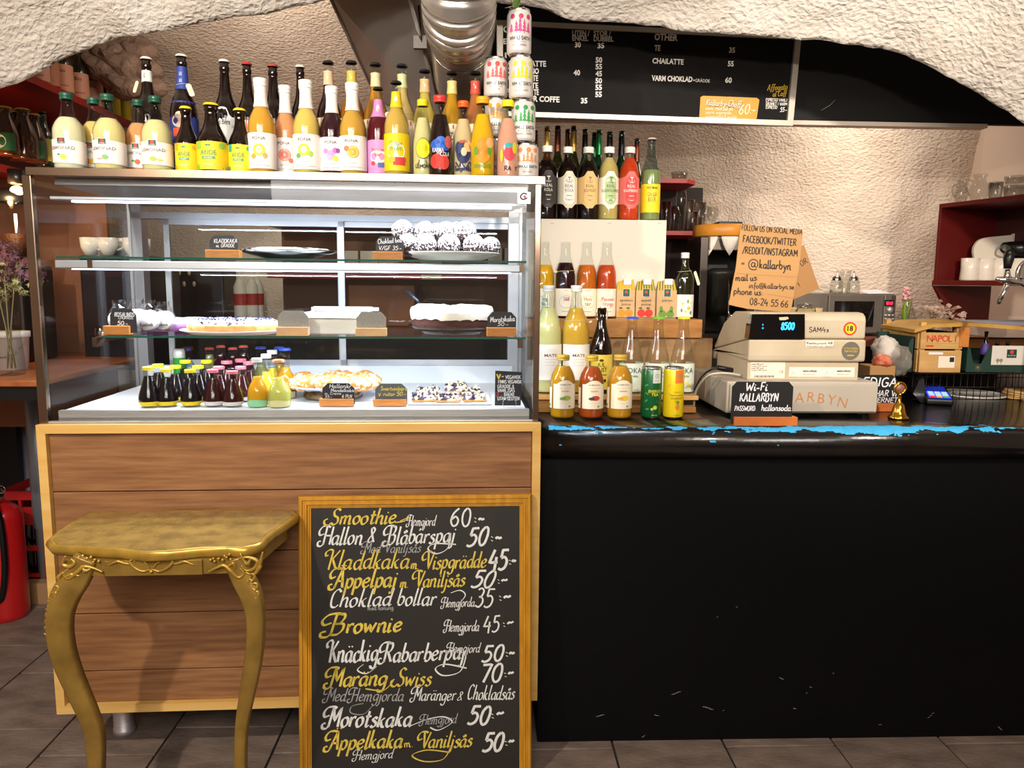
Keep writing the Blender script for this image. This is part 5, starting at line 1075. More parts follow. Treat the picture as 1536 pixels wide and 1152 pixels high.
# ------------------------------------------------------------------ inside the display case
SLATE_S = mat('small_blackboard', '#1e1e24', .5); SIGNW = mat('sign_wood', '#c07a38', .5, var=.15, vscale=30, stretch=(1, 6, 6)); PALEW = mat('sign_wood_pale', '#d8a878', .5, var=.1, vscale=30)
def psign(lbl, x0, x1, y0, y1, bx0, bx1, by0, by1, d, zb, lines, board=None, wood=None, world=False, cut=.28):
    """little slate with cut corners in a wooden foot; zb is the surface it stands on"""
    c = (bx0+bx1)/2
    if world: P = hY(c, by1, d); M0 = Matrix.Translation((P.x, d, zb))
    else: x, _ = cp(c, by1, d); M0 = CM @ Matrix.Translation((x, d, zb))
    o = thing('price_sign', lbl, 'sign', M=M0); s = Sheet(M0)
    dz = s.uv(c, by1)[1]
    a = [s.uv(x0, y1), s.uv(x1, y1), s.uv(x1, y0), s.uv(x0, y0)]; a = [(p[0], p[1]-dz) for p in a]; w = a[1][0]-a[0][0]; h = a[2][1]-a[0][1]
    zlo = .004
    poly = [(a[0][0], zlo), (a[1][0], zlo), (a[1][0], a[0][1]+h*(1-cut*1.2)), (a[1][0]-w*cut*.62, a[2][1]), (a[0][0]+w*cut*.62, a[2][1]), (a[0][0], a[0][1]+h*(1-cut*1.2))]
    MB().mat(board or SLATE_S).prism(poly, -.0015, .0015).build('slate', o)
    f0 = s.uv(bx0, by1); f1 = s.uv(bx1, by0); b = MB().mat(wood or SIGNW); b.box(f0[0], -.012, 0, f1[0], -.0017, f1[1]-dz, bev=.001); b.box(f0[0], .0017, 0, f1[0], .014, f1[1]-dz, bev=.001); b.build('foot', o)
    if lines:
        pb = MB(); f = plate_map(-.0022)
        for t, col, u0, u1, yb, hp, *r in lines:
            q0 = s.uv(u0, yb); q1 = s.uv(u1, yb if not r else r[0]); hh = s.uv(u0, yb-hp)[1]-q0[1]
            hand(pb, t, col, q0[0], q0[1]-dz, q1[0], q1[1]-dz, hh, f, wt=.15, slant=.1)
        pb.build('chalk_writing', o, fixn=False)
    return o
PW_ = mat('pen_white', '#e4e4ea', .6); PY_ = mat('pen_yellow', '#e0c83a', .6)
psign('slate sign for sticky chocolate cake with cream, left end of the top shelf', 315, 357, 350, 372, 310, 361, 372, 384, .10, SH1, [('KLADDKAKA', PW_, 321, 356, 361, 6), ('m. GRÄDDE', PW_, 324, 352, 367.5, 5)])
psign('slate sign for chocolate balls, beside the snowy pile on the top shelf', 564, 606, 355, 377, 560, 604, 378, 390, .10, SH1, [('Choklad boll', PW_, 567, 603, 366, 7, 363), ('V/GF 35:-', PW_, 568, 602, 375, 6)])
psign('slate sign on the middle shelf in front of the round wrapped cookies', 166, 205, 462, 488, 158, 196, 487, 500, .10, SH2, [('ROSALINDS', PW_, 172, 202, 473, 6), ('CHURROS', PW_, 178, 200, 477, 4), ('50:-', PW_, 176, 192, 486, 6)])
psign('slate sign for carrot cake, right end of the middle shelf', 731, 774, 470, 494, 730, 774, 493, 506, .09, SH2, [('Morotskaka', PW_, 735, 772, 485, 8, 483), ('50:-', PW_, 746, 762, 490.5, 5)])
GB = mat('sign_back_grey', '#8f8a84', .6, var=.1, vscale=200)
psign('blank grey backed sign, left of the white cake box', 417, 463, 467, 492, 416, 463, 491, 504, .08, SH2, [], GB, PALEW)
psign('blank grey backed sign, in front of the right side of the white cake box', 535, 579, 468, 493, 534, 580, 492, 504, .08, SH2, [], GB, PALEW)
psign('slate sign for almond croissants, on the case floor before the heaped plate', 484, 532, 579, 602, 480, 531, 602, 613, .07, FLZ, [('Hallonkr', PW_, 494, 527, 586, 6), ('Mandelkaka', PW_, 496, 531, 592, 5), ('m. Creme', PW_, 487, 512, 596, 3.5), ('35:-', PW_, 487, 498, 601, 4), ('6 PLN', PW_, 513, 528, 601, 5)])
SG = mat('grey_slate', '#585a60', .55)
psign('grey slate sign for blackcurrant squares with yellow writing', 563, 611, 580, 604, 560, 610, 603, 613, .07, FLZ, [('Svartvinbärs', PY_, 571, 610, 590, 6), ('rutor 50:-', PY_, 575, 609, 598, 6), ('V', PY_, 567, 571, 599, 5)], SG)
# vegan note hanging inside the glass, with a suction ring
x, z = cp(763, 612, .06); M0 = CM @ Matrix.Translation((x, .06, FLZ)); o = thing('price_sign', 'tall black vegan and gluten free key note in the right corner of the case', 'sign', M=M0); s = Sheet(M0)
p = [s.uv(743, 556), s.uv(783, 558), s.uv(781, 613), s.uv(742, 611)]; p = [(a, max(b_, .001)) for a, b_ in p]; MB().mat(SLATE_S).prism(p, -.001, .001).build('slate', o); pb = MB(); f = plate_map(-.0018)
for t, u0, u1, y in (('VEGANSK', 758, 781, 568), ('FINNS VEGANSK', 747, 782, 575), ('GRÄDDE &', 746, 771, 582), ('VANILJSÅS', 746, 772, 588), ('BAKAD', 756, 771, 594), ('UTAN GLUTEN', 746, 779, 600)): s.hand(pb, t, PW_, u0, y, u1, y, 5, f, wt=.18)
s.hand(pb, 'V', PY_, 745, 568, 751, 568, 7, f, wt=.3); s.hand(pb, '=', PW_, 752, 567, 756, 567, 5, f); s.hand(pb, 'GF', mat('pen_red', '#c85040', .6), 743, 595, 750, 594, 6, f); s.hand(pb, ':', PW_, 751, 594, 754, 594, 5, f); pb.build('chalk_writing', o, fixn=False)
cu, cv = s.uv(764, 605); b = MB().mat(CHROME); b.tube([(cu+.018*math.cos(a*PI/12), -.004, cv+.018*math.sin(a*PI/12)) for a in range(24)], .0011, 6, closed=True); b.build('ring', o)

def at(px, d, z): x, _ = cp(px, 500, d); return CM @ Vector((x, d, z))
def c_at(px, py, d): x, z = cp(px, py, d); return x, z
# silver tray with sticky chocolate cake
x, _ = c_at(433, 383, .26); R = 71*mpp(CM @ Vector((x, .26, SH1)))
o = thing('cake_platter', 'polished silver footed platter on the top shelf', 'platter', M=CM @ Matrix.Translation((x, .26, SH1)))
MB().mat(CHROME).lathe([(0, .004), (R*.35, .0), (R*.42, .001), (R*.6, .008), (R*.86, .018), (R, .026), (R*1.0, .028), (R*.93, .026), (R*.8, .019), (0, .016)], 40).build('dish', o)
o = thing('chocolate_cake', 'flat sugar dusted chocolate mud cake on the silver platter', 'cake', M=CM @ Matrix.Translation((x, .26, SH1+.0195)))
M_CHOC = mat('chocolate_sugar', '#241008', .7, col2='#e8dce0', vscale=60, thr=(.45, .58), bump=.001, bscale=90)
MB().mat(M_CHOC).lathe([(0, 0), (R*.84, 0), (R*.88, .006), (R*.84, .013), (R*.7, .0145), (0, .013)], 40).build('cake_body', o)
# plate of chocolate balls
x, z = c_at(677, 391, .20); R = 73*mpp(CM @ Vector((x, .20, SH1)))
PL = mat('white_porcelain', '#ecebe8', .15, coat=.4)
o = thing('plate', 'wide white plate carrying the chocolate balls', 'plate', M=CM @ Matrix.Translation((x, .20, SH1)))
MB().mat(PL).lathe([(0, .002), (R*.55, 0), (R*.6, .002), (R*.85, .013), (R, .022), (R, .024), (R*.9, .02), (R*.6, .009), (0, .008)], 40).build('dish', o)
M_BALL = mat('coconut_chocolate', '#2c1712', .8, col2='#e8e2e6', vscale=170, thr=(.49, .54), bump=.003, bscale=120, det=2)
# white speckle gets denser towards the top of each ball
nt = M_BALL.node_tree; N = nt.nodes; L = nt.links; nz = [n for n in N if n.type == 'TEX_NOISE'][0]; cr = [n for n in N if n.type == 'VALTORGB'][0]
ge = N.new('ShaderNodeTexCoord'); sx_ = N.new('ShaderNodeSeparateXYZ'); L.new(ge.outputs['Object'], sx_.inputs[0]); ma = N.new('ShaderNodeMath'); ma.operation = 'MULTIPLY_ADD'; ma.inputs[1].default_value = 6; L.new(sx_.outputs[2], ma.inputs[0]); L.new(nz.outputs[0], ma.inputs[2]); L.new(ma.outputs[0], cr.inputs[0])
def ballmesh():
    b = MB().mat(M_BALL); b.ball((0, 0, 0), 1, 20, 14, nz=0)
    b.v = [tuple(Vector(v)*(1+.05*noise.noise(Vector(v)*6)+.04*noise.noise(Vector(v)*17))) for v in b.v]; return b
bb = ballmesh(); r0 = 17*mpp(CM @ Vector((x, .16, SH1+.03))); bb.v = [tuple(Vector(v)*r0) for v in bb.v]; first = bb.build('chocolate_ball')
balls = [(611, 368.5, .15, 'leftmost chocolate ball of the bottom row, half behind the slate'), (638.5, 369, .14, 'second chocolate ball from the left in the bottom row'), (673.5, 370, .14, 'middle chocolate ball of the bottom row'), (711, 370.5, .15, 'second chocolate ball from the right in the bottom row'), (736, 370.5, .19, 'rightmost chocolate ball of the bottom row'),
         (604, 346.5, .19, 'leftmost and highest chocolate ball of the top row'), (638, 349, .18, 'second chocolate ball of the top row from the left'), (669.5, 349.5, .18, 'third chocolate ball of the top row from the left'), (698.5, 348.5, .18, 'front chocolate ball at the right end of the top row'),
         (655, 371, .24, 'chocolate ball in the rear of the bottom layer, left of centre'), (692, 371, .24, 'chocolate ball in the rear of the bottom layer, right of centre'), (655, 350, .25, 'chocolate ball in the rear of the top layer, left of centre'), (688, 347, .25, 'chocolate ball in the rear of the top layer, right of centre')]
for i, (px, py, d, lb) in enumerate(balls):
    o = first if i == 0 else first.copy()
    if i: COL.objects.link(o)
    x, z = c_at(px, py, d); z = max(z, SH1+.012+r0*.95) if i in (0, 1, 2, 3, 4, 9, 10) else z
    if i == 4: o.scale = (.9, .9, .9)
    o.location = CM @ Vector((x, d, z)); o.rotation_euler = (0, 0, i*1.3); tag(o, 'coconut dusted '+lb, 'cake', 'chocolate balls on the white plate')
# almond croissants on a steel stand
x, _ = c_at(500, 590, .24); R = 69*mpp(CM @ Vector((x, .24, FLZ+.04)))
o = thing('plate', 'pale blue rimmed plate on a low steel foot under the croissants', 'plate', M=CM @ Matrix.Translation((x, .24, FLZ)))
MB().mat(mat('pale_blue_plate', '#ccd6ec', .2, coat=.3)).lathe([(0, .026), (R*.6, .026), (R*.9, .032), (R, .038), (R, .041), (R*.9, .036), (R*.6, .031), (0, .031)], 40).build('dish', o)
MB().mat(STEELW).lathe([(0, 0), (R*.62, 0), (R*.64, .004), (R*.6, .025), (0, .026)], 32).build('foot', o)
M_CRO = mat('almond_croissant', '#b8742c', .75, col2='#f2dcb4', vscale=60, thr=(.46, .60), bump=.004, bscale=110)
def croissant(loc, rz, s, lb):
    b = MB().mat(M_CRO); pts = []; rs = []
    for k in range(21):
        t = -1+2*k/20; a = t*1.25; pts.append((.045*math.sin(a)*s, (.045-.045*math.cos(a))*s, 0)); rs.append(s*.026*(1-abs(t)**2.2*.72)*(1+.09*math.cos(t*16)))
    b.tube(pts, rs, 14, flat=.85); b.v = [tuple(Vector(v)*(1+.0)+Vector((0, 0, .003*noise.noise(Vector(v)*90)))) for v in b.v]
    o = b.build('croissant', fixn=False); o.location = loc; o.rotation_euler = (0, 0, rz); tag(o, lb, 'pastry', 'croissants heaped on the plate')
for px, py, d, rz, s, lb in [(463, 588, .17, .5, .95, 'sugared almond croissant at the left front of the heap'), (500, 592, .15, .1, 1., 'sugared almond croissant at the front behind the slate sign'), (536, 589, .17, -.6, 1., 'sugared almond croissant at the right front of the heap'),
      (455, 582, .25, 1.2, .9, 'sugared almond croissant at the left rear rim of the plate'), (548, 580, .26, -1.1, 1., 'sugared almond croissant at the right rear rim of the plate'), (490, 573, .21, .2, 1., 'sugared almond croissant in the second layer, left'), (525, 574, .22, -.3, 1., 'sugared almond croissant in the second layer, right'), (508, 567, .25, 0, 1.05, 'sugared almond croissant crowning the heap')]:
    x, z = c_at(px, py, d); croissant(CM @ Vector((x, d, max(z, FLZ+.052)-.004)), rz, s*1.12, lb)
# berry squares
M_BERRY = mat('berry_crumble', '#3a2440', .6, col2='#f4e4b8', vscale=75, thr=(.48, .56), bump=.004, bscale=90)
M_CRUST = mat('baked_crust', '#c8843c', .8, col2='#e8b878', vscale=40, bump=.002, bscale=80)
o = thing('tray', 'white tray holding the blackcurrant squares', 'tray', M=CM @ Matrix.Translation((c_at(675, 600, .18)[0], .18, FLZ))); MB().mat(PL).box(-.115, -.10, 0, .115, .10, .005, bev=.002).build('dish', o)
def square(loc, rz, tx, lb, s=1):
    o = thing('berry_square', lb, 'pastry', M=Matrix.Translation(loc) @ Matrix.Rotation(rz, 4, 'Z') @ Matrix.Rotation(tx, 4, 'X'), group='blackcurrant squares on the case floor')
    MB().mat(M_CRUST).box(-.032*s, -.026*s, 0, .032*s, .026*s, .008, bev=.002).build('crust', o)
    b = MB().mat(M_BERRY); n = 12; vs = []
    for j in range(n+1):
        for i in range(n+1):
            u, v = -1+2*i/n, -1+2*j/n; e = 1-max(abs(u), abs(v))**6; vs.append((.033*s*u, .027*s*v, .006+e*(.012+.007*noise.noise(Vector((u*3, v*3, loc[0]*40)))+.004*noise.noise(Vector((u*9, v*9, loc[0]*40))))))
    b.add(vs, [(j*(n+1)+i, j*(n+1)+i+1, (j+1)*(n+1)+i+1, (j+1)*(n+1)+i) for j in range(n) for i in range(n)], True); b.build('berries', o)
    b = MB(); rr = random.Random(int(loc[0]*1000))
    for k in range(26):
        b.mat(mat('blackcurrant', '#2a1a38', .3, coat=.4) if k % 2 else mat('crumble_bit', '#f4e2b0', .8)); b.ball((rr.uniform(-.029, .029)*s, rr.uniform(-.025, .02)*s, .018+rr.uniform(-.003, .004)), rr.uniform(.0028, .0048), 6, 4)
    b.build('crumble', o, kind='stuff')
for px, d, z, rz, tx, lb in [(634, .12, .006, .15, 0, 'blackcurrant crumble square at the left front'), (672, .11, .006, -.1, 0, 'blackcurrant crumble square at the centre front'), (711, .12, .006, .1, 0, 'blackcurrant crumble square at the right front'), (642, .19, .012, .3, .12, 'blackcurrant crumble square at the left rear'), (684, .20, .024, .0, .15, 'blackcurrant crumble square lying on top of the rear ones'), (706, .20, .010, .1, .1, 'blackcurrant crumble square at the right rear')]:
    square(at(px, d, FLZ+z), rz+CA, tx, lb)
# middle shelf: blueberry cream pie, purple cake, white box, carrot cake
WPAPER = mat('greaseproof_white', '#ecebee', .5)
x, _ = c_at(352, 500, .17); R = 66*mpp(CM @ Vector((x, .17, SH2)))
o = thing('plate', 'flat white plate under the blueberry cream pie', 'plate', M=CM @ Matrix.Translation((x, .17, SH2))); MB().mat(mat('paper_white', '#e4dfe2', .5)).lathe([(0, 0), (R*.9, 0), (R*1.15, .010), (R*1.15, .012), (R*.9, .005), (0, .004)], 36).build('dish', o)
def pie(name, lb, px, d, z, R, h, crust, top, bits, cat='cake', half=False):
    x, _ = c_at(px, 500, d); o = thing(name, lb, cat, M=CM @ Matrix.Translation((x, d, z)))
    MB().mat(crust).lathe([(0, 0), (R*.95, 0), (R, h*.35), (R*1.0, h*.62), (R*.95, h*.66), (0, h*.5)], 36).build('crust', o)
    b = MB().mat(top); vs = []; k = 40
    rr = [0, .25, .5, .7, .85, .95, 1.0]
    for r in rr:
        for i in range(k):
            a = 2*PI*i/k; e = 1 if r < .9 else (.7 if r < .97 else 0); vs.append((R*r*.985*math.sin(a), R*r*.985*math.cos(a), h*(.55+.42*e)+(.004*noise.noise(Vector((math.sin(a)*r*5, math.cos(a)*r*5, px)))+.003*noise.noise(Vector((math.sin(a)*r*14, math.cos(a)*r*14, px)))) * (1 if r < 1 else .4)))
    b.add(vs, [(j*k+i, j*k+(i+1) % k, (j+1)*k+(i+1) % k, (j+1)*k+i) for j in range(len(rr)-1) for i in range(k)], True); b.build('topping', o)
    if bits:
        b = MB().mat(bits); rr_ = random.Random(px)
        for q in range(90): a = rr_.uniform(0, 2*PI); r = R*math.sqrt(rr_.random())*.98; b.ball((r*math.sin(a), r*math.cos(a), h*(.97 if r < R*.85 else .8)+.002), rr_.uniform(.002, .004), 6, 4)
        b.build('berries', o, kind='stuff')
    return o
CREAM = mat('whipped_cream', '#f8f4ee', .5, bump=.002, bscale=70); CREAMB = mat('cream_with_berries', '#2c1c3c', .5, col2='#f8f4ee', vscale=60, thr=(.34, .42), bump=.002, bscale=70)
BERRY = mat('blueberry', '#2a2048', .35, coat=.3)
pie('blueberry_pie', 'cream topped blueberry pie on the middle shelf', 352, .17, SH2+.005, R, .034, M_CRUST, CREAMB, BERRY)
pie('purple_cake', 'purple berry cake with white cream, left of the blueberry pie', 268, .30, SH2+.001, R*.85, .034, mat('purple_sponge', '#8a5a9a', .6, var=.2, vscale=50), CREAM, None)
x0, z0_ = c_at(462, 504, .13); x1, z1_ = c_at(535, 470, .13)
o = thing('cake_box', 'open white cardboard cake box behind the two grey signs', 'box', M=CM @ Matrix.Translation(((x0+x1)/2, .13, SH2)))
w = (x1-x0)/2+.02; h = z1_-SH2; CB = mat('white_cardboard', '#dcd8d0', .6); b = MB().mat(CB); b.box(-w, 0, 0, w, .004, h); b.box(-w, .2, 0, w, .204, h+.012); b.box(-w, 0, 0, -w+.003, .204, h); b.box(w-.003, 0, 0, w, .204, h); b.box(-w, 0, 0, w, .204, .003); b.build('tray_walls', o)
b = MB().mat(mat('box_inside', '#f4f2ee', .5)); b.add([(-w, .004, h-.001), (w, .004, h-.001), (w, -.012, h-.012), (-w, -.012, h-.012)], [(0, 1, 2, 3)]); b.box(-w-.005, .19, h, w+.02, .2, h+.010); b.build('flap', o)
x, _ = c_at(678, 500, .22); R = 62*mpp(CM @ Vector((x, .22, SH2)))
o = thing('glass_cake_plate', 'ribbed clear glass plate under the carrot cake', 'plate', M=CM @ Matrix.Translation((x, .22, SH2))); b = MB().mat(GLASSD); b.lathe([(0, .006), (R*.7, .006), (R*.95, .014), (R*1.05, .022), (R*1.06, .024), (R*.9, .016), (R*.72, .002), (R*.7, 0), (0, 0)], 48); b.build('dish', o)
o = thing('carrot_cake', 'dark carrot cake thickly coated with white frosting, partly sliced', 'cake', M=CM @ Matrix.Translation((x, .22, SH2+.0085)))
M_SPONGE = mat('dark_sponge', '#4c2618', .85, col2='#3a1810', vscale=60, bump=.003, bscale=90); M_FROST = mat('frosting', '#f6efe2', .5, bump=.0015, bscale=50)
b = MB().mat(M_SPONGE); k = 60; vs = []; lv = [(0, 0), (.92, 0), (.96, .3), (.95, .7), (.93, .82), (0, .85)]; hh = .042
hh = .060
for r, z in lv:
    for i in range(k): a = 2*PI*i/k; g = 1-.035*(abs(math.sin(a*4)) < .12); vs.append((R*r*g*math.sin(a), R*r*g*math.cos(a), z*hh+.002*noise.noise(Vector((a*6, z*4, 1)))))
b.add(vs, [(j*k+i, j*k+(i+1) % k, (j+1)*k+(i+1) % k, (j+1)*k+i) for j in range(len(lv)-1) for i in range(k)], True); b.build('sponge', o)
b = MB().mat(M_FROST); vs = []; k = 96
for r, z in [(0, 1.16), (.5, 1.18), (.85, 1.16), (.97, 1.08), (1.0, .95), (1.0, .84), (.975, .55)]:
    for i in range(k):
        a = 2*PI*i/k; drip = max(0, noise.noise(Vector((math.sin(a)*3, math.cos(a)*3, 7)))*1.7+.3); zz = z if r < .99 or z > .8 else .84-drip*.62; vs.append((R*r*math.sin(a)*(1+.01*noise.noise(Vector((a*9, zz*8, 2)))), R*r*math.cos(a), zz*hh+.007*noise.noise(Vector((r*7*math.sin(a), r*7*math.cos(a), 3)))))
b.add(vs, [(j*k+i, j*k+(i+1) % k, (j+1)*k+(i+1) % k, (j+1)*k+i) for j in range(6) for i in range(k)], True); b.build('frosting', o)
# cake knife
kx, kz = c_at(612, 437, .30); k2x, k2z = c_at(638, 462, .24); o = thing('cake_server', 'metal cake server leaning with its handle up on the carrot cake', 'server', M=CM @ Matrix.Translation((k2x, .24, k2z)))
b = MB().mat(mat('server_handle', '#4a5a6a', .25, .7)); b.tube([(kx-k2x, .06, kz-k2z), ((kx-k2x)*.4, .024, (kz-k2z)*.4)], [.006, .004], 8); b.build('handle', o); b = MB().mat(CHROME); b.tube([((kx-k2x)*.4, .024, (kz-k2z)*.4), (0, 0, 0), (.03, -.01, -.012)], [.004, .012, .002], 8, flat=.2); b.build('blade', o)
# wrapped round cookies
CEL = glass('cellophane', '#eef2ff', .15, .05, 1.8); COOK = mat('pale_round_cookie', '#e4dcdc', .7, var=.1, vscale=60)
for i, (px, py, r, d, lb) in enumerate([(177, 474, 16, .15, 'round cookie pack behind the slate sign, leftmost'), (203, 470, 16, .21, 'round cookie pack in the middle, set back'), (220, 474, 16, .15, 'round cookie pack with printed band, in front right'), (243, 478, 15, .18, 'crumpled bright cookie pack at the right')]):
    x, z = c_at(px, py, d); q = CM @ Vector((x, d, SH2)); rr = r*mpp(q); z = SH2+rr+.006; o = thing('cookie_pack', 'cellophane wrapped '+lb, 'cookies', M=CM @ Matrix.Translation((x, d, z)), group='wrapped cookie packs')
    for j in range(4): b = MB().mat(COOK); b.lathe([(0, -.004+j*.009), (rr*.9, -.004+j*.009), (rr*.93, j*.009), (rr*.9, .004+j*.009), (0, .004+j*.009)], 24, T=Matrix.Rotation(-PI/2, 4, 'X')); b.build('cookie', o)
    b = MB().mat(CEL); vs = []; fs = []
    for jj in range(9):
        for ii in range(14):
            t = jj/8; a = 2*PI*ii/14; s_ = 1.12 if t < .55 else 1.12-(t-.55)*1.9; fl = .35 if t > .9 else 0; vs.append((rr*(s_+fl)*math.sin(a)*(1+.12*noise.noise(Vector((a*3, t*9, i)))), (.016+.006*noise.noise(Vector((a*4, t*8, i+5))))*math.cos(a)*1.4+.013, -rr*1.02+t*rr*2.9))
    b.add(vs, [(j*14+k, j*14+(k+1) % 14, (j+1)*14+(k+1) % 14, (j+1)*14+k) for j in range(8) for k in range(14)]); b.build('cellophane_wrap', o)
    if i != 1: pb = MB(); f = plate_map(-.0055); [rect(pb, ink('#d8a8b0'), -rr*.55, rr*v, rr*.55, rr*(v+.05), f, 1) for v in (.5, .3, .1, -.1)]; hand(pb, 'Rosalinds', ink('#3a3038'), -rr*.6, -rr*.55, rr*.6, -rr*.5, rr*.3, f, wt=.15); pb.build('print', o, fixn=False)
# small bottles on the case floor
def mini(lb, px, top, d, w, prof, dr, fill, cap, labels=(), **k): bottle(lb, px, top, d, FLZ, w, prof, dr, fill, cap, labels, rot=0, name='small_bottle', n=16, **k)
YC, PC = '#f0d818', '#e87888'; DK, DM = '#140a10', '#3a0e14'
for px, top, d, c, dr, lb in [(222, 550, .07, YC, DK, 'front row, first yellow capped cone bottle with yellow base band'), (249, 553, .08, YC, DK, 'front row, second yellow capped cone bottle'), (285, 554, .08, YC, DK, 'front row, third yellow capped cone bottle'),
      (237, 546, .16, YC, DK, 'second row, first yellow capped cone bottle'), (263, 548, .16, YC, DK, 'second row, second yellow capped cone bottle'), (297, 548, .16, YC, DK, 'second row, third yellow capped cone bottle'), (278, 540, .24, YC, DK, 'rear row, left yellow capped cone bottle'), (310, 540, .24, YC, DK, 'rear row, right yellow capped cone bottle'),
      (319, 554, .08, PC, DM, 'front row, left pink capped cone bottle'), (348, 556, .075, PC, DM, 'front row, right pink capped cone bottle'), (328, 549, .16, PC, DM, 'second row, left pink capped cone bottle'), (361, 549, .16, PC, DM, 'second row, right pink capped cone bottle'), (340, 541, .24, PC, DM, 'third row, left pink capped cone bottle'), (361, 538, .25, PC, DM, 'third row, middle pink capped cone bottle'), (373, 542, .22, PC, DM, 'third row, right pink capped cone bottle')]:
    mini('dark juice, '+lb, px, top, d, 32, 'cone', dr, .80, ('screw', c), [dict(z=(.03, .14), c='#e8cc20' if c == YC else '#e8e0dc', arc=2.6)], group='cone shaped juice bottles in the case')
for px, top, lb in [(314, 521, 'first'), (331, 518, 'second, set back'), (349, 521, 'third'), (365, 518, 'fourth, set back')]:
    mini('red crown capped bottle behind the pink caps, %s from the left' % lb, px, top, .36 if '2' not in lb else .4, 30, 'long', '#3a1018' if px != 314 else '#8a8a60', .86, ('crown', '#c84838'), [dict(z=(.1, .5), c='#4a3040')])
mini('blue capped clear bottle beside the green can, left rear of the case', 282, 522, .36, 20, 'long', '#8a98b0', .7, ('crown', '#2c3c90'))
x, z = c_at(268, 523, .33); R = 8.5*mpp(CM @ Vector((x, .33, FLZ))); o = thing('drinks_can', 'green and white can at the left rear of the case floor', 'can', M=CM @ Matrix.Translation((x, .33, FLZ))); hh = z-FLZ
MB().mat(mat('can_green', '#2f9a3c', .3, .2)).lathe([(0, .003), (R*.85, 0), (R, .008), (R, hh*.8), ], 20).build('body', o); MB().mat(CANW).lathe([(R, hh*.8), (R, hh*.93), (R*.85, hh), (0, hh-.003)], 20).build('lid', o)
for px, top, d, dr, c, cc, lb, w in [(385, 537, .07, '#f0b020', 'screw', '#e8e4e6', 'bright orange yellow soda with white cap and green arched label, in front', 31), (399, 531, .16, '#f0c038', 'screw', '#eceaf0', 'yellow soda with white cap, second in its file', 30), (408, 525, .25, '#e8c848', 'screw', '#f0f0f4', 'pale yellow soda with white cap, third in its file', 30),
      (418, 539, .065, '#d8d470', 'crown', '#e06828', 'pale lime soda with orange cap, in front', 34), (391, 520, .34, '#b8b078', 'crown', '#3048a8', 'blue capped bottle at the far left of the sodas', 28), (419, 520, .34, '#e0b030', 'crown', '#3048a8', 'blue capped soda half hidden behind the orange cap', 28), (427, 522, .22, '#f09020', 'crown', '#3048a8', 'deep orange soda with blue cap at the right', 32)]:
    mini(lb, px, top, d, w, 'horn', dr, .64, (c, cc), [dict(z=(-.0+.01, .16), c='#8fd0a0' if px == 385 else '#e0d8a0', arc=1.2, shape='tail')])

# ------------------------------------------------------------------ cash register
CREAMP = mat('register_cream', '#c6b99f', .5, col2='#b5a588', vscale=6, bump=.0002, bscale=200); GREYP = mat('drawer_grey', '#aea698', .5, var=.05, vscale=5)
RY = 2.19; q = hY(1090, 629, RY); zt = hY(1200, 573, RY).z; x0 = hY(1090, 600, RY).x; x1 = hY(1317, 600, RY).x; zf = CZ+.010
drawer = thing('register_base', 'grey metal cash drawer with faded orange lettering under the register', 'cash drawer', (x0, RY, 0)); w = x1-x0
b = MB().mat(GREYP); b.box(0, .004, zf, w, .40, zt, bev=.004); b.build('housing', drawer); b = MB().mat(GREYP); b.box(.008, -.003, zf+.006, w-.004, .004, zt-.008, bev=.0015); b.build('drawer_front', drawer)
for xx, yy in ((.04, .03), (w-.04, .03), (.04, .36), (w-.04, .36)): MB().mat(BLACKP).lathe([(0, CZ), (.010, CZ), (.012, zf), (0, zf)], 12, c=(xx, yy)).build('rubber_foot', drawer)
s = Sheet(Matrix.Translation((x0, RY-.0035, 0))); pb = MB(); f = plate_map(-.0036); oc = ink('#b8743c')
for ch, a, y, r in (('K', 1106, 596, 0), ('Ä', 1122, 596, 0), ('L', 1138, 596, 0), ('L', 1154, 596, 0), ('A', 1199, 604, .0), ('R', 1216, 603, -.06), ('B', 1231, 605, -.1), ('Y', 1246, 607, -.14), ('N', 1262, 611, -.2)):
    u, v = s.uv(a, y); h = 16*mpp((x0, RY, 1)); print_text(pb, ch, oc, u, v, h, f, bold=-.012, rot=r)
pb.build('lettering', drawer, fixn=False)
# register body
zb = zt+.0005; rx0 = hY(1122, 540, 2.24).x; rx1 = hY(1290, 540, 2.24).x
reg = thing('cash_register', 'cream coloured cash register with dark customer display, on the drawer', 'cash register', (rx0, 2.24, 0)); w = rx1-rx0
zz = lambda py: hY(1200, py, 2.24).z
z1, z2, z3, z4 = zz(541), zz(533), zz(508), zz(468)
b = MB().mat(CREAMP); b.prism([(.0, zb), (.0, z1), (.30, z1), (.30, zb)], .0, w-.004, 'x'); b.build('lower_body', reg)
def shell(pts, x0, x1, nm):
    b = MB().mat(CREAMP); b.prism(pts, x0, x1, 'x'); o = b.build(nm, reg)
    m = o.modifiers.new('bevel', 'BEVEL'); m.width = .007; m.segments = 3; m.limit_method = 'ANGLE'; return o
shell([(-.012, z1-.002), (-.014, z2), (-.012, z3), (.34, z3-.06), (.37, z1-.012), (.34, z1-.03), (.30, z1)], -.004, w+.010, 'middle_shell')
hu = z4-z3; arc_ = [(-.012, z3+.001), (-.012, z3+hu*.70), (-.007, z3+hu*.86), (.006, z3+hu*.97), (.03, z4), (.14, z4-.004), (.24, z3+hu*.45), (.33, z3-.045), (.34, z3-.058)]
shell(arc_, -.002, w+.006, 'upper_shell')
s = Sheet(Matrix.Translation((rx0, 2.24-.012, 0)))
dp = [s.uv(1122, 508), s.uv(1206, 508), s.uv(1206, 471), s.uv(1127, 471)]
b = MB().mat(mat('display_black', '#07080a', .08, coat=.6)); b.prism(dp, -.018, .02); dd = b.build('display', reg)
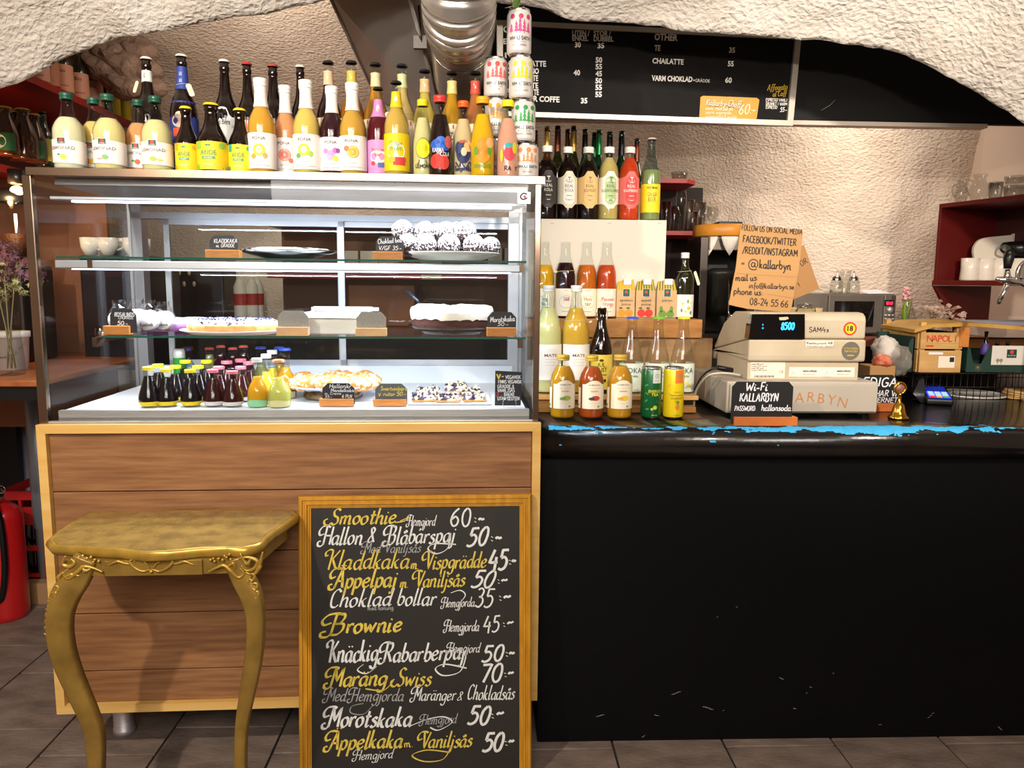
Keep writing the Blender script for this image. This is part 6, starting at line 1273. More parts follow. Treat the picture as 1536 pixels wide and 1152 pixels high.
pb = MB(); f = plate_map(-.0186); EM = mat('display_digits', '#30b0ff', .5, emit='#28a8ff', estr=3)
u0, v0 = s.uv(1170, 494); u1, _ = s.uv(1190, 494); hd = 10*mpp((rx0, 2.24, 1)); hand(pb, '8500', EM, u0, v0, u1, v0, hd, f, wt=.17, slant=.08); disc(pb, EM, *s.uv(1183, 494.5), .0009, f)
disc(pb, mat('display_dots', '#1878c0', .5, emit='#1880d0', estr=1.2), *s.uv(1143, 487), .0022, f, ry=.003); disc(pb, mat('display_dots', '#1878c0'), *s.uv(1143, 492), .003, f); pb.build('digits', dd, fixn=False)
pb = MB().mat(mat('torn_label', '#c8b898', .7)); pb.prism([s.uv(*p) for p in ((1167, 476), (1180, 475), (1182, 478), (1176, 480), (1168, 480))], -.0192, -.018); pb.build('torn_label', dd)
pb = MB(); f = plate_map(-.0145+.012-.012); f = plate_map(-.0035)
b = MB(); g = plate_map(-.0128)
s.hand(b, 'SAM4s', ink('#2a2622'), 1213, 498, 1243, 498, 7.5, g, wt=.14)
disc(b, ink('#c83a28'), *s.uv(1275, 493), 10*mpp((rx0, 2.24, 1)), g, n=24); disc(b, ink('#f0c820'), *s.uv(1275, 493), 7.6*mpp((rx0, 2.24, 1)), plate_map(-.0133), n=24); u, v = s.uv(1275, 493); print_text(b, '18', ink('#141210'), u, v-.0065, .015, plate_map(-.0138), bold=.03)
lb2 = ink('#4a4840'); disc(b, ink('#6a665c'), *s.uv(1275.5, 526), 13.5*mpp((rx0, 2.24, 1)), plate_map(-.0150), n=28)
for t, a, c, y in (('VI TAR GÄRNA', 1265, 1286, 524), ('KONTAKTLÖST', 1266, 1285, 528)): s.hand(b, t, ink('#c8a84a'), a, y, c, y, 2.6, plate_map(-.0155), wt=.2)
rect(b, ink('#c8a020'), *s.uv(1270, 534), *s.uv(1280, 532), plate_map(-.0155), 1)
rect(b, ink('#e4dccc'), *s.uv(1207, 521), *s.uv(1250, 511), plate_map(-.0150), 1); s.hand(b, 'Restaurant AB', ink('#3a3834'), 1209, 516, 1248, 516, 3, plate_map(-.0155), wt=.2); s.hand(b, 'Kassaservice  telefon', ink('#3a3834'), 1209, 520, 1250, 520.5, 2.4, plate_map(-.0155), wt=.15)
# lower body prints (front of the lower body sits 12 mm further back)
s3 = Sheet(Matrix.Translation((rx0, 2.24, 0))); g3 = plate_map(-.0008); g4 = plate_map(-.0012)
rect(b, ink('#e2dac8'), *s3.uv(1125, 567), *s3.uv(1178, 543), g3, 1); rect(b, ink('#e6e0d0'), *s3.uv(1183, 565), *s3.uv(1282, 551), g3, 1)
for y in (547, 550, 553, 556): s3.hand(b, 'model 2304 serial', lb2, 1127, y, 1150-(y % 2)*5, y, 2, g4, wt=.15)
for k in range(15): rect(b, lb2, *s3.uv(1131+k*2, 566), *s3.uv(1132+k*2+(k % 3)*.3, 563), g4, 1)
s3.hand(b, 'CE', lb2, 1169, 559, 1175, 559, 3, g4, wt=.15)
for x in (1189, 1240):
    b.mat(lb2); q_ = [s3.uv(x, 558), s3.uv(x-5, 565), s3.uv(x+5, 565), s3.uv(x, 558)]; ribbon(b, q_, .0007, g4); s3.hand(b, 'SWEDISH APPROVED', lb2, x+15, 558, x+36, 558, 2.4, g4, wt=.2); s3.hand(b, 'control unit', lb2, x+15, 562, x+33, 562, 1.8, g4, wt=.15)
b.build('printed_labels', reg, fixn=False)
# power plug and cable at its left flank
cab = thing('power_cable', 'pale grey and black cables looping from the register over the drawer', 'cable', (rx0, 2.26, 0)); L0 = lambda x, y, d: hY(x, y, d)-Vector((rx0, 2.26, 0))
b = MB().mat(mat('cable_grey', '#c4b8a8', .5)); b.tube([tuple(v) for v in map(Vector, smooth_pts([tuple(L0(*t)) for t in ((1110, 563, 2.225), (1090, 560, 2.21), (1066, 562, 2.22), (1052, 574, 2.26), (1043, 590, 2.3), (1040, 615, 2.34))], 6))], .0035, 8); b.build('grey_lead', cab)
b = MB().mat(BLACKP); b.tube([tuple(v) for v in smooth_pts([tuple(L0(*t)) for t in ((1098, 555, 2.235), (1078, 552, 2.23), (1062, 557, 2.24), (1050, 568, 2.29), (1042, 585, 2.34))], 6)], .003, 8); b.tube([tuple(L0(1076, 551, 2.23)), tuple(L0(1098, 556, 2.24))], [.007, .009], 8); b.build('black_plug', cab)
# wi-fi slate
wy = 2.055
o = psign('wi-fi password slate with white lettering in an orange brown wooden foot', 1096, 1187, 577, 629, 1099, 1194, 629, 642, wy, CZ, [('Wi-Fi', PW_, 1117, 1150, 590, 12), ('KALLARBYN', PW_, 1108, 1166, 606, 12), ('PASSWORD:', PW_, 1101, 1133, 620, 7), ('hallonsoda', PW_, 1141, 1185, 620, 9)], mat('wifi_slate', '#171716', .5), mat('orange_wood', '#b8642a', .5, var=.15, vscale=20), world=True, cut=.12)
# kraft cardboard notes
KR = mat('kraft_board', '#b48a56', .75, var=.06, vscale=4, bump=.0008, bscale=90, stretch=(.3, 1, 3)); KRL = mat('kraft_board_light', '#c4a06a', .75, var=.05, vscale=6)
PEN = mat('marker_pen', '#241812', .6)
def note(name, lb, poly, M0, th=.003, m=None, zoff=0):
    o = thing(name, lb, 'sign', M=M0); s = Sheet(M0); MB().mat(m or KR).prism([s.uv(*p) for p in poly], 0, th).build('cardboard', o); return o, s
o, s = note('cardboard_note', 'small cardboard note saying everything is organic, taped to the register', [(1122, 510), (1195, 513), (1193, 548), (1122, 543)], Matrix.Translation((rx0, 2.24-.0185, 0)) @ Matrix.Rotation(-.02, 4, 'X'), m=KRL)
pb = MB(); f = plate_map(-.0006); s.hand(pb, 'ALLT ÄR EKOLOGISKT', PEN, 1129, 522, 1193, 523, 7, f, wt=.15); s.hand(pb, 'MED VÄXER PÅ UNDANTAG', PEN, 1130, 530.5, 1185, 532, 4.5, f, wt=.18); s.hand(pb, 'FRÅGA GÄRNA!', PEN, 1138, 540, 1176, 541, 5, f, wt=.16); pb.build('marker_writing', o, fixn=False)
BY = 2.31
o, s = note('cardboard_note', 'large cardboard note listing social media, mail and phone, leaning behind the register', [(1111, 337), (1150, 340), (1204.5, 345), (1199, 400), (1186, 468), (1150, 466), (1120, 463), (1093, 457), (1104, 400)], Matrix.Translation((rx0, BY, 0)) @ Matrix.Rotation(-.10, 4, 'X'), th=.004)
pb = MB(); f = plate_map(-.0008)
for t, a, y, c, y2, h, wt in (('FOLLOW US ON SOCIAL MEDIA', 1112, 345, 1203, 352, 8, .14), ('FACEBOOK/TWITTER', 1114, 363, 1194, 369, 10, .15), ('/REDDIT/INSTAGRAM', 1113, 380, 1196, 385, 10, .15), ('=', 1111, 399, 1117, 399, 8, .14), ('@', 1121, 403, 1137, 404, 15, .1), ('kallarbyn', 1138, 402, 1186, 405, 13, .14), ('mail us:', 1103, 421, 1137, 421, 10, .16), ('info@kallarbyn.se', 1123, 432, 1191, 434, 8, .15), ('phone us:', 1100, 441, 1144, 443, 10, .15), ('08-24 55 66', 1124, 457, 1182, 461, 10, .14)):
    s.hand(pb, t, PEN, a, y, c, y2, h, f, wt=wt)
for yy, yy2 in ((410, 416), (441, 448)): pb.mat(mat('crease', '#8a6a40', .8)); ribbon(pb, [s.uv(1104 if yy < 420 else 1150, yy), s.uv(1194, yy2)], .0007, f)
pb.build('marker_writing', o, fixn=False)
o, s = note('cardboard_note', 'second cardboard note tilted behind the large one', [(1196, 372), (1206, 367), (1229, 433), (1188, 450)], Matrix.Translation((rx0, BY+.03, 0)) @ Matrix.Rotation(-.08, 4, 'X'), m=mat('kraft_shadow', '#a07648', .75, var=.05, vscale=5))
pb = MB(); s.hand(pb, 'TOR', PEN, 1197, 402, 1212, 394, 8, plate_map(-.0006), wt=.12); s.hand(pb, '!', PEN, 1199, 432, 1202, 430, 8, plate_map(-.0006), wt=.15); pb.build('marker_writing', o, fixn=False)
# ------------------------------------------------------------------ counter top, right of the register
o = psign('half hidden slate about being out of stock, behind the brass bell', 1270, 1345, 564, 606, 1300, 1352, 606, 618, 2.30, CZ, [('LEDIGA', PW_, 1283, 1344, 581, 13), ('HAR VI', PW_, 1312, 1344, 596, 9), ('INTERNET!', PW_, 1298, 1348, 605, 7)], mat('wifi_slate', '#171716'), mat('orange_wood', '#b8642a'), world=True, cut=.2)
BRASS = mat('polished_brass', '#d8a43a', .15, 1)
p = hZ(1347, 628, CZ); k = mpp(p); o = thing('brass_bell', 'little golden hand bell shaped trophy standing on the counter', 'bell', (p.x, p.y, CZ))
MB().mat(BRASS).lathe([(0, .002), (14*k, 0), (14.5*k, 3*k), (11*k, 6*k), (9*k, 13*k), (7.5*k, 20*k), (5*k, 23*k), (2.5*k, 26*k), (2.2*k, 36*k), (3*k, 38*k), (0, 38*k)], 28).build('bell_body', o)
b = MB().mat(BRASS); b.tube([(8*k*math.cos(a*PI/12), 0, 46*k+8*k*math.sin(a*PI/12)) for a in range(24)], 2*k, 8, closed=True); b.build('ring', o)
MB().mat(mat('portrait_disc', '#8a5a50', .4, var=.4, vscale=200)).lathe([(0, -.001), (6.5*k, -.001), (6.5*k, .001), (0, .001)], 20, T=Matrix.Translation((0, 0, 46*k)) @ Matrix.Rotation(PI/2, 4, 'X')).build('medallion', o)
# card terminal
p = hZ(1415, 606, CZ); k = mpp(p); o = thing('card_terminal', 'black card payment terminal with glowing blue keypad lying on the counter', 'card terminal', M=Matrix.Translation((p.x, p.y+.05, CZ)) @ Matrix.Rotation(-.35, 4, 'Z'))
b = MB().mat(mat('terminal_black', '#0e1016', .3, coat=.3)); b.prism([(-.085, 0), (-.085, .020), (-.02, .034), (.07, .05), (.10, .05), (.11, .03), (.10, 0)], -.040, .040, 'x'); m_ = b.build('housing', o); m = m_.modifiers.new('b', 'BEVEL'); m.width = .006; m.segments = 3
Rk = Matrix.Translation((0, -.052, .0285)) @ Matrix.Rotation(.21, 4, 'X'); EB = mat('key_glow', '#2848d8', .4, emit='#2038e0', estr=.8); EK = mat('key_face', '#a8c8f0', .4, emit='#90b8ff', estr=.5)
b = MB().mat(EB); b.box(-.033, -.026, 0, .033, .034, .001, T=Rk); b.build('backlight', o)
for r in range(4):
    for c in range(3):
        b = MB().mat(EK if r else mat('key_row_%d' % c, ['#d83040', '#e0a030', '#30a050'][c], .4, emit=['#d83040', '#e0a030', '#30a050'][c], estr=.3)); b.box(-.029+c*.020, -.023+r*.014, .001, -.013+c*.020, -.015+r*.014, .004, T=Rk); b.build('key', o)
b = MB().mat(mat('terminal_screen', '#182a90', .1, emit='#1428b0', estr=.5)); b.box(-.03, .045, .0, .03, .088, .001, T=Rk); b.build('screen', o)
b = MB().mat(mat('terminal_black', '#0e1016')); b.prism([(-.05, .001), (-.075, .03), (-.06, .075), (-.045, .08), (-.04, .04), (-.04, .001)], -.05, .1, 'y'); b.build('privacy_shield', o)
# round mats: a printed disc, a stack of wooden discs
p = hZ(1455, 592, CZ); o = thing('round_tray', 'white round tray printed with black line drawing, behind the card terminal', 'tray', (p.x, p.y, CZ)); R = .115
MB().mat(mat('tray_white', '#d8d4cc', .4)).lathe([(0, .001), (R*.97, 0), (R, .006), (R*.97, .007), (R*.95, .004), (0, .004)], 48).build('dish', o)
pb = MB(); f = lambda u, v: (u, v, .0048)
for a0, r in ((0, .09), (1, .06), (2.2, .04), (3.4, .075)): pb.mat(ink('#26221e')); ribbon(pb, [((r+.008*math.sin(k*1.3))*math.cos(a0+k*.22), (r+.01*math.cos(k*1.1))*math.sin(a0+k*.22)) for k in range(14)], .003, f)
pb.build('print', o, fixn=False)
p = hZ(1545, 598, CZ)
for i in range(4):
    b = MB().mat(mat('pale_wood_disc', '#d8b070', .5, var=.12, vscale=12)); b.lathe([(0, 0), (.078, 0), (.08, .002), (.08, .005), (.078, .007), (0, .007)], 40); o = b.build('wooden_disc'); o.location = (p.x+.003*math.sin(i*2), p.y+.004*math.cos(i*3), CZ+.0075*i)
    tag(o, ['lowest thin pale wooden disc of the stack at the right edge', 'second lowest pale wooden disc of the stack at the right edge', 'third pale wooden disc up in the stack at the right edge', 'topmost pale wooden disc of the stack at the right edge'][i], 'coaster', 'stack of wooden discs')
p = hZ(1528, 572, CZ)
# napkin crates on a wire rack at the right
KX = 2.52; RK = thing('wire_rack', 'dark wire rack under the crates at the right of the counter', 'rack', (hY(1370, 560, KX).x, KX, CZ))
ra = hY(1368, 556, KX).x; rb = hY(1700, 600, KX).x; zr = hY(1400, 560, KX).z-CZ
WIRE = mat('dark_wire', '#1c1a18', .4, .6); b = MB().mat(WIRE)
for z in (0.004, zr*.5, zr): b.tube([(0, 0, z), (rb-ra, 0, z)], .0016, 5); b.tube([(0, .28, z), (rb-ra, .28, z)], .0016, 5)
b.build('rail', RK)
for i in range(34):
    x = (rb-ra)*i/33; b = MB().mat(WIRE); b.tube([(x, 0, .001), (x, 0, zr), (x, .28, zr), (x, .28, .001)], .0014, 5); b.build('wire', RK)
def box_at(nm, lb, cat, x0, y0, x1, y1, Y, dpth, z0=None):
    a = hY(x0, y1, Y); c = hY(x1, y0, Y); zb = a.z if z0 is None else z0; return thing(nm, lb, cat, (a.x, Y, zb)), c.x-a.x, c.z-zb
zr_ = CZ+zr+.002
CW = mat('crate_pine', '#cda468', .55, col2='#b98c50', vscale=5, stretch=(2, 8, 8))
o, w, h = box_at('wooden_crate', 'open pale wooden crate with red fruit lettering on its slat', 'crate', 1375, 500, 1442, 566, KX+.02, .2, zr_)
for x in (0, w-.018): b = MB().mat(CW); b.box(x, -.004, 0, x+.018, .014, h*1.28, bev=.001); b.box(x, .22, 0, x+.018, .238, h*1.28, bev=.001); b.build('corner_post', o)
for z0, z1 in ((0, h*.56), (h*.60, h*1.02)):
    b = MB().mat(CW); b.box(-.001, -.010, z0, w+.001, -.0045, z1, bev=.0008); b.build('slat', o); b = MB().mat(CW); b.box(-.001, .2385, z0, w+.001, .244, z1, bev=.0008); b.build('slat', o)
    for x in (-.006, w+.0015): b = MB().mat(CW); b.box(x, 0, z0, x+.0045, .235, z1, bev=.0008); b.build('slat', o)
b = MB().mat(CW); b.box(0, -.003, 0, w, .235, .003); b.build('bottom', o)
pb = MB(); f = plate_map(-.0112); 
for i, ch in enumerate('NAPOLI'): print_text(pb, ch, ink('#c8402c'), w*(.2+.125*i), h*.79, h*.17, f, bold=.01)
rect(pb, ink('#8ab050'), w*.1, h*.745, w*.95, h*.755, f); rect(pb, ink('#c8402c'), w*.12, h*.66, w*.3, h*.70, f); rect(pb, ink('#e8dcc8'), w*.45, h*.12, w*.85, h*.42, f, 1); rect(pb, ink('#1a2420'), w*.72, h*.27, w*.83, h*.39, plate_map(-.0116), 1); rect(pb, ink('#e8e4dc'), w*.2, h*.46, w*.55, h*.52, f, 1); pb.build('print', o, fixn=False)
# things in the crate: paper stack
b = MB().mat(mat('dark_packets', '#2a2622', .6, var=.4, vscale=30)); o2 = None
for i in range(5): b.box(.03+.005*i, .02, .01+i*.022, w-.03, .2, .028+i*.022, bev=.002)
q = b.build('packets'); q.location = o.location; q.parent = None; tag(q, 'dark packets piled inside the wooden crate', 'packets'); q['kind'] = 'stuff'
# green fruit box behind/right
GRN = mat('dark_green_carton', '#1d3a30', .55, var=.08, vscale=8); WCT = mat('white_carton', '#d8d2c8', .55, var=.04, vscale=5)
o, w, h = box_at('fruit_box', 'dark green and white drinks carton with a cut away front, right of the crate', 'box', 1446, 520, 1620, 578, KX+.03, .25, zr_)
ws = hY(1486, 540, KX+.03).x-o.location.x; b = MB().mat(GRN); b.prism([(0, 0), (ws, 0), (ws, h*1.02), (ws*.88, h*.92), (ws*.6, h*.32), (ws*.28, h*.32), (.006, h*1.02), (0, h*1.02)], -.003, 0); b.box(0, 0, 0, .003, .25, h*1.0); b.box(0, .247, 0, w, .25, h*1.15); b.box(0, 0, 0, w, .25, .003); b.build('cut_front', o)
b = MB().mat(WCT); b.box(ws, -.003, h*.28, w, .0, h*1.02); b.mat(GRN); b.box(ws, -.0032, 0, w, .0, h*.28); b.build('side_panel', o)
pb = MB(); f = plate_map(-.0042); uu = ws+.052; rect(pb, ink('#16382c'), uu, h*.56, uu+.034, h*.88, f, 1); disc(pb, ink('#c84038'), uu+.017, h*.78, .007, plate_map(-.0046)); print_text(pb, 'KUNG', ink('#d8d8d0'), uu+.017, h*.62, .005, plate_map(-.0046), w=.026)
for tx in (.022, .034): pb.mat(ink('#6a6458')); ribbon(pb, [(ws+tx, h*.3), (ws+tx, h*.42)], .001, f); disc(pb, ink('#8a8a70'), ws+tx, h*.46, .006, f)
rect(pb, ink('#2a4a3c'), ws*.35, h*.05, ws*.6, h*.26, plate_map(-.0038), 1); disc(pb, ink('#c84038'), ws*.47, h*.18, .004, f); pb.build('print', o, fixn=False)
bottle('purple topped dark bottle standing in the green carton', 1480, 497, KX+.10, zr_, 13, 'long', None, .8, ('crown', '#3a2a58'), [dict(z=(.4, .7), c='#4a3a80')], world=True, gl='brown')
for i, (px, lb) in enumerate(((1496, 'dark bottle in the green carton, first behind the purple one'), (1512, 'dark bottle in the green carton, farther right'))): bottle(lb, px, 512, KX+.16, zr_, 15, 'long', None, .8, ('crown', '#5a4a40'), [], world=True, gl='brown')
# boards lying across the crates
p = [hY(*t) for t in ((1372, 494, KX), (1400, 486, KX), (1460, 484, KX), (1536, 490, KX), (1640, 500, KX))]
o = thing('cardboard_tray', 'flat yellow brown tray edge lying across the crates', 'tray', tuple(p[0]))
b = MB().mat(mat('yellow_board', '#c8a050', .5, col2='#a87c38', vscale=8)); vs = []
for i, q in enumerate(p): z = q.z-p[0].z; x = q.x-p[0].x; vs += [(x, 0, z), (x, 0, z-.012), (x+.02, .26, z+.002), (x+.02, .26, z-.010)]
n = len(p); b.add(vs, [(4*i, 4*i+1, 4*i+5, 4*i+4) for i in range(n-1)]+[(4*i, 4*i+4, 4*i+6, 4*i+2) for i in range(n-1)]+[(4*i+1, 4*i+3, 4*i+7, 4*i+5) for i in range(n-1)]+[(4*i+2, 4*i+6, 4*i+7, 4*i+3) for i in range(n-1)]+[(0, 2, 3, 1), (4*n-4, 4*n-3, 4*n-1, 4*n-2)]); b.build('board', o)
o, w, h = box_at('wooden_block', 'square orange brown block propping the tray above the crate', 'block', 1440, 489, 1456, 512, KX+.005, .1); b = MB().mat(SIGNW); b.box(0, 0, -.02, w, .05, h, bev=.002); b.build('block', o)
o, w, h = box_at('wooden_rail', 'orange brown wooden rail behind the green carton', 'rail', 1446, 510, 1640, 522, KX+.26, .02); b = MB().mat(SIGNW); b.box(0, 0, 0, w, .03, h, bev=.002); b.build('rail', o)
o, w, h = box_at('paper_pile', 'pale blue grey paper pile on the tray at the right edge', 'papers', 1480, 481, 1640, 489, KX+.08, .2); b = MB().mat(mat('blue_paper', '#b8b8c4', .6)); b.box(0, 0, 0, w, .16, h*.7, bev=.002); b.build('sheets', o)
# left of the crate: green box side, cellophane bags, red things, paper
o, w, h = box_at('green_carton', 'small dark green carton tucked left of the crate', 'carton', 1352, 505, 1373, 553, KX+.03, .15, zr_); b = MB().mat(GRN); b.prism([(0, 0), (w, 0), (w, h), (w*.6, h*.9), (w*.2, h*.3), (0, h*.25)], 0, .004); b.box(w-.004, 0, 0, w, .18, h); b.box(0, .17, 0, w, .18, h*1.05); b.build('carton_body', o)
def crumple(nm, lb, cat, x0, y0, x1, y1, Y, m, seed, d=.05, s=.25):
    a = hY((x0+x1)/2, (y0+y1)/2, Y); k_ = mpp(a); b = MB().mat(m); b.ball((0, 0, 0), 1, 22, 16)
    rx, rz = (x1-x0)/2*k_, (y1-y0)/2*k_; vs = []
    for v in b.v:
        v = Vector(v); n_ = 1+s*noise.noise(v*2.2+Vector((seed, 0, 0)))+s*.8*abs(noise.noise(v*5+Vector((seed, 3, 0)))); vs.append((v.x*rx*n_, v.y*d*n_, v.z*rz*n_))
    b.v = vs; o = b.build(nm); o.location = a; tag(o, lb, cat); return o
PLB = mat('plastic_bag_white', '#d8d4d0', .3, alpha=.55, coat=.3, bump=.002, bscale=30)
crumple('plastic_bag', 'white paper and plastic bundle left of the green carton', 'bag', 1311, 505, 1345, 545, KX+.06, mat('paper_bundle', '#d8d0c6', .6), 4)
crumple('plastic_bag', 'crumpled transparent bag with brown contents beside the green carton', 'bag', 1338, 520, 1362, 562, KX, mat('clear_crumple', '#c8c0b4', .15, alpha=.28, coat=.5, bump=.003, bscale=40), 9)
crumple('red_packet', 'orange red snack packet below the white bundle', 'packet', 1311, 532, 1336, 552, KX-.02, mat('red_foil', '#c84830', .35, col2='#e8a080', vscale=40), 2, .03)
o, w, h = box_at('brown_parcel', 'small brown parcel behind the slate near the bell', 'parcel', 1304, 549, 1344, 572, KX-.04, .1, CZ+.0); b = MB().mat(KR); b.box(0, 0, 0, w, .08, h, bev=.003); b.build('parcel_body', o)
# tall clear jug and pink flower behind
BC_Z = hY(1345, 505, 3.05).z
o = thing('glass_jug', 'tall clear glass jug with a pink hyacinth beside the microwave', 'vase', M=Matrix.Translation((hY(1357, 500, 2.95).x, 2.95, BC_Z))); k = mpp(o.location)
MB().mat(GLASSD).lathe([(0, 0), (17*k, 0), (18*k, 3*k), (17*k, 22*k), (11*k, 40*k), (7*k, 52*k), (7.5*k, 60*k)], 24).build('jug_body', o, fixn=False)
b = MB().mat(mat('hyacinth_leaf', '#8fae3c', .5)); b.tube([(0, 0, 4*k), (-3*k, 0, 45*k), (-2*k, 0, 62*k)], [3*k, 2.4*k, 1.6*k], 8); b.tube([(-4*k, 0, 30*k), (-10*k, -2*k, 55*k)], [2.6*k, .5*k], 6, flat=.3); b.tube([(2*k, 0, 30*k), (5*k, -2*k, 58*k)], [2.6*k, .5*k], 6, flat=.3); b.build('stem', o)
b = MB().mat(mat('hyacinth_pink', '#e8a8a8', .6)); rr = random.Random(3)
for i in range(26): a = rr.uniform(0, 6.28); t = rr.random(); b.ball(((-2+5.5*math.cos(a)*(1-t*.5))*k, 5.5*math.sin(a)*(1-t*.5)*k, (58+t*18)*k), 2.3*k, 6, 5)
b.build('flower', o)
bottle('clear glass bottle between the hyacinth and the dried flowers', 1389, 454, 2.9, BC_Z, 26, 'pona', '', 0, (None, None), [], world=True, T_=None)
o = thing('dried_flowers', 'papery dried flowers hanging over the crate tray', 'flowers', tuple(hY(1410, 478, 2.8))); k = mpp(o.location)
rr = random.Random(8); PET = mat('papery_petal', '#b89c8c', .8, var=.2, vscale=40, alpha=.9); b = MB().mat(PET)
for i in range(60):
    a = rr.uniform(-.2, 2.6); l = rr.uniform(8, 38)*k; px_, pz_ = math.cos(a)*l, math.sin(a)*l*.9-8*k; t = rr.uniform(0, 3)
    b.add([(px_, rr.uniform(-.02, .02), pz_), (px_+6*k*math.cos(t), -.01, pz_+6*k*math.sin(t)), (px_+7*k*math.cos(t+.6), .004, pz_+7*k*math.sin(t+.6)), (px_+3*k*math.cos(t+1.1), .01, pz_+4*k*math.sin(t+1.1))], [(0, 1, 2), (0, 2, 3)])
b.build('petals', o, kind='stuff'); b = MB().mat(mat('dry_stem', '#8a7a50', .8))
for i in range(7): a = .2+i*.35; b.tube([(-10*k, 0, -14*k), (math.cos(a)*18*k-4*k, 0, math.sin(a)*18*k-8*k), (math.cos(a)*30*k, 0, math.sin(a)*28*k-6*k)], .6*k, 4)
b.build('stems', o, kind='stuff')

# ------------------------------------------------------------------ back counter, microwave, brewer
M_BACK = mat('reddish_worktop', '#9a5a44', .45, col2='#7a4030', vscale=4, stretch=(1, 6, 6))
xa, xb = hY(1000, 505, 3.0).x, _c.x-.04
bc = thing('back_counter', 'long reddish wooden back counter behind the register', 'counter', ((xa+xb)/2, 3.3, 0)); w = (xb-xa)/2
b = MB().mat(M_BACK); b.box(-w, -.32, BC_Z-.035, w, .12, BC_Z); b.build('worktop', bc)
b = MB().mat(mat('dark_cupboard', '#14110f', .7)); b.box(-w, -.28, 0, w, .12, BC_Z-.036); b.build('cupboard', bc)
MY_ = 3.06; o, w, h = box_at('microwave', 'stainless steel microwave with black window and red clock', 'microwave', 1238, 441, 1345, 500, MY_, .33, BC_Z+.008)
b = MB().mat(mat('microwave_steel', '#8f8880', .35, .7, var=.1, vscale=8)); b.box(-.13, .012, 0, w, .34, h, bev=.003); b.build('housing', o)
s = Sheet(Matrix.Translation((o.location.x, MY_, o.location.z)))
def R4(x0, y0, x1, y1): a = s.uv(x0, y1); c = s.uv(x1, y0); return a[0], a[1], c[0], c[1]
x0_, z0_, x1_, z1_ = R4(1240, 443, 1322, 499); b = MB().mat(mat('microwave_steel', '#8f8880')); b.box(x0_, -.004, z0_, x1_, .012, z1_, bev=.002); dr = b.build('door', o)
x0_, z0_, x1_, z1_ = R4(1249, 452, 1311, 490); b = MB().mat(mat('dark_window', '#0c0a0a', .08, coat=.5)); b.box(x0_, -.0052, z0_, x1_, -.003, z1_); b.build('window', dr)
x0_, z0_, x1_, z1_ = R4(1323, 443, 1344, 499); b = MB().mat(mat('microwave_steel', '#8f8880')); b.box(x0_, -.004, z0_, x1_, .012, z1_, bev=.002); pn = b.build('control_panel', o)
x0_, z0_, x1_, z1_ = R4(1326, 450, 1340, 459); b = MB().mat(BLACKP); b.box(x0_, -.005, z0_, x1_, -.003, z1_); b.build('clock_window', pn)
pb = MB(); s.hand(pb, '10:40', mat('clock_red', '#ff3040', .5, emit='#ff2038', estr=4), 1328, 457, 1338, 457, 4.5, plate_map(-.0056), wt=.2); pb.build('clock_digits', pn, fixn=False)
kn = mat('knob_silver', '#d0ccc6', .3, .5)
for x, y, r in [(1334, 465, 4)]+[(1327+5.5*i, 473+5.5*j, 1.8) for j in range(4) for i in range(3)]:
    u, v = s.uv(x, y); MB().mat(kn).lathe([(0, .008), (r*mpp(o.location), .008), (r*mpp(o.location), 0)], 14, T=Matrix.Translation((u, -.004, v)) @ Matrix.Rotation(PI/2, 4, 'X')).build('button', pn)
x0_, z0_, x1_, z1_ = R4(1325, 493, 1341, 498); b = MB().mat(kn); b.box(x0_, -.007, z0_, x1_, -.004, z1_, bev=.001); b.build('button', pn)
mz = o.location.z+h
for px, lb in ((1254, 'left sugar shaker with chrome spout on the microwave, nearly empty'), (1279, 'right sugar shaker with chrome spout on the microwave')):
    q = hY(px, 440, 3.15); k = mpp(q); o = thing('sugar_shaker', lb, 'shaker', (q.x, 3.15, mz)); b = MB().mat(GLASSD); b.lathe([(0, .002), (9.5*k, 0), (10*k, 2*k), (8.5*k, 18*k), (6.5*k, 21*k)], 20); b.build('glass_body', o, fixn=False)
    MB().mat(CHROME).lathe([(7*k, 19*k), (7*k, 23*k), (5*k, 26*k), (1.5*k, 27*k), (1.3*k, 33*k), (0, 33*k)], 20).build('lid', o); MB().mat(mat('sugar', '#e8dcc0', .8)).lathe([(0, .003), (8.8*k, .003), (8.4*k, (6 if px < 1260 else 3)*k), (0, (7 if px < 1260 else 4)*k)], 20).build('sugar', o)
q = hY(1266, 440, 3.2); k = mpp(q); o = thing('glass_jar', 'clear glass jar between the two sugar shakers', 'jar', (q.x, 3.2, mz)); MB().mat(GLASSD).lathe([(0, 0), (8*k, 0), (8*k, 26*k), (9*k, 31*k), (8*k, 33*k), (0, 33*k)], 20).build('jar_body', o, fixn=False)
o = thing('paper_pile', 'crumpled white papers lying on the microwave', 'papers', tuple(hY(1315, 439, 3.12)-Vector((0, 0, .0)))); b = MB().mat(WPAPER); b.add([(-.05, -.03, .0), (.07, -.03, .002), (.08, .05, .004), (-.04, .06, .012), (0, 0, .018), (.03, .01, .006)], [(0, 1, 5, 4), (1, 2, 5), (2, 3, 4, 5), (3, 0, 4)]); b.build('sheets', o)
o.location.z = mz
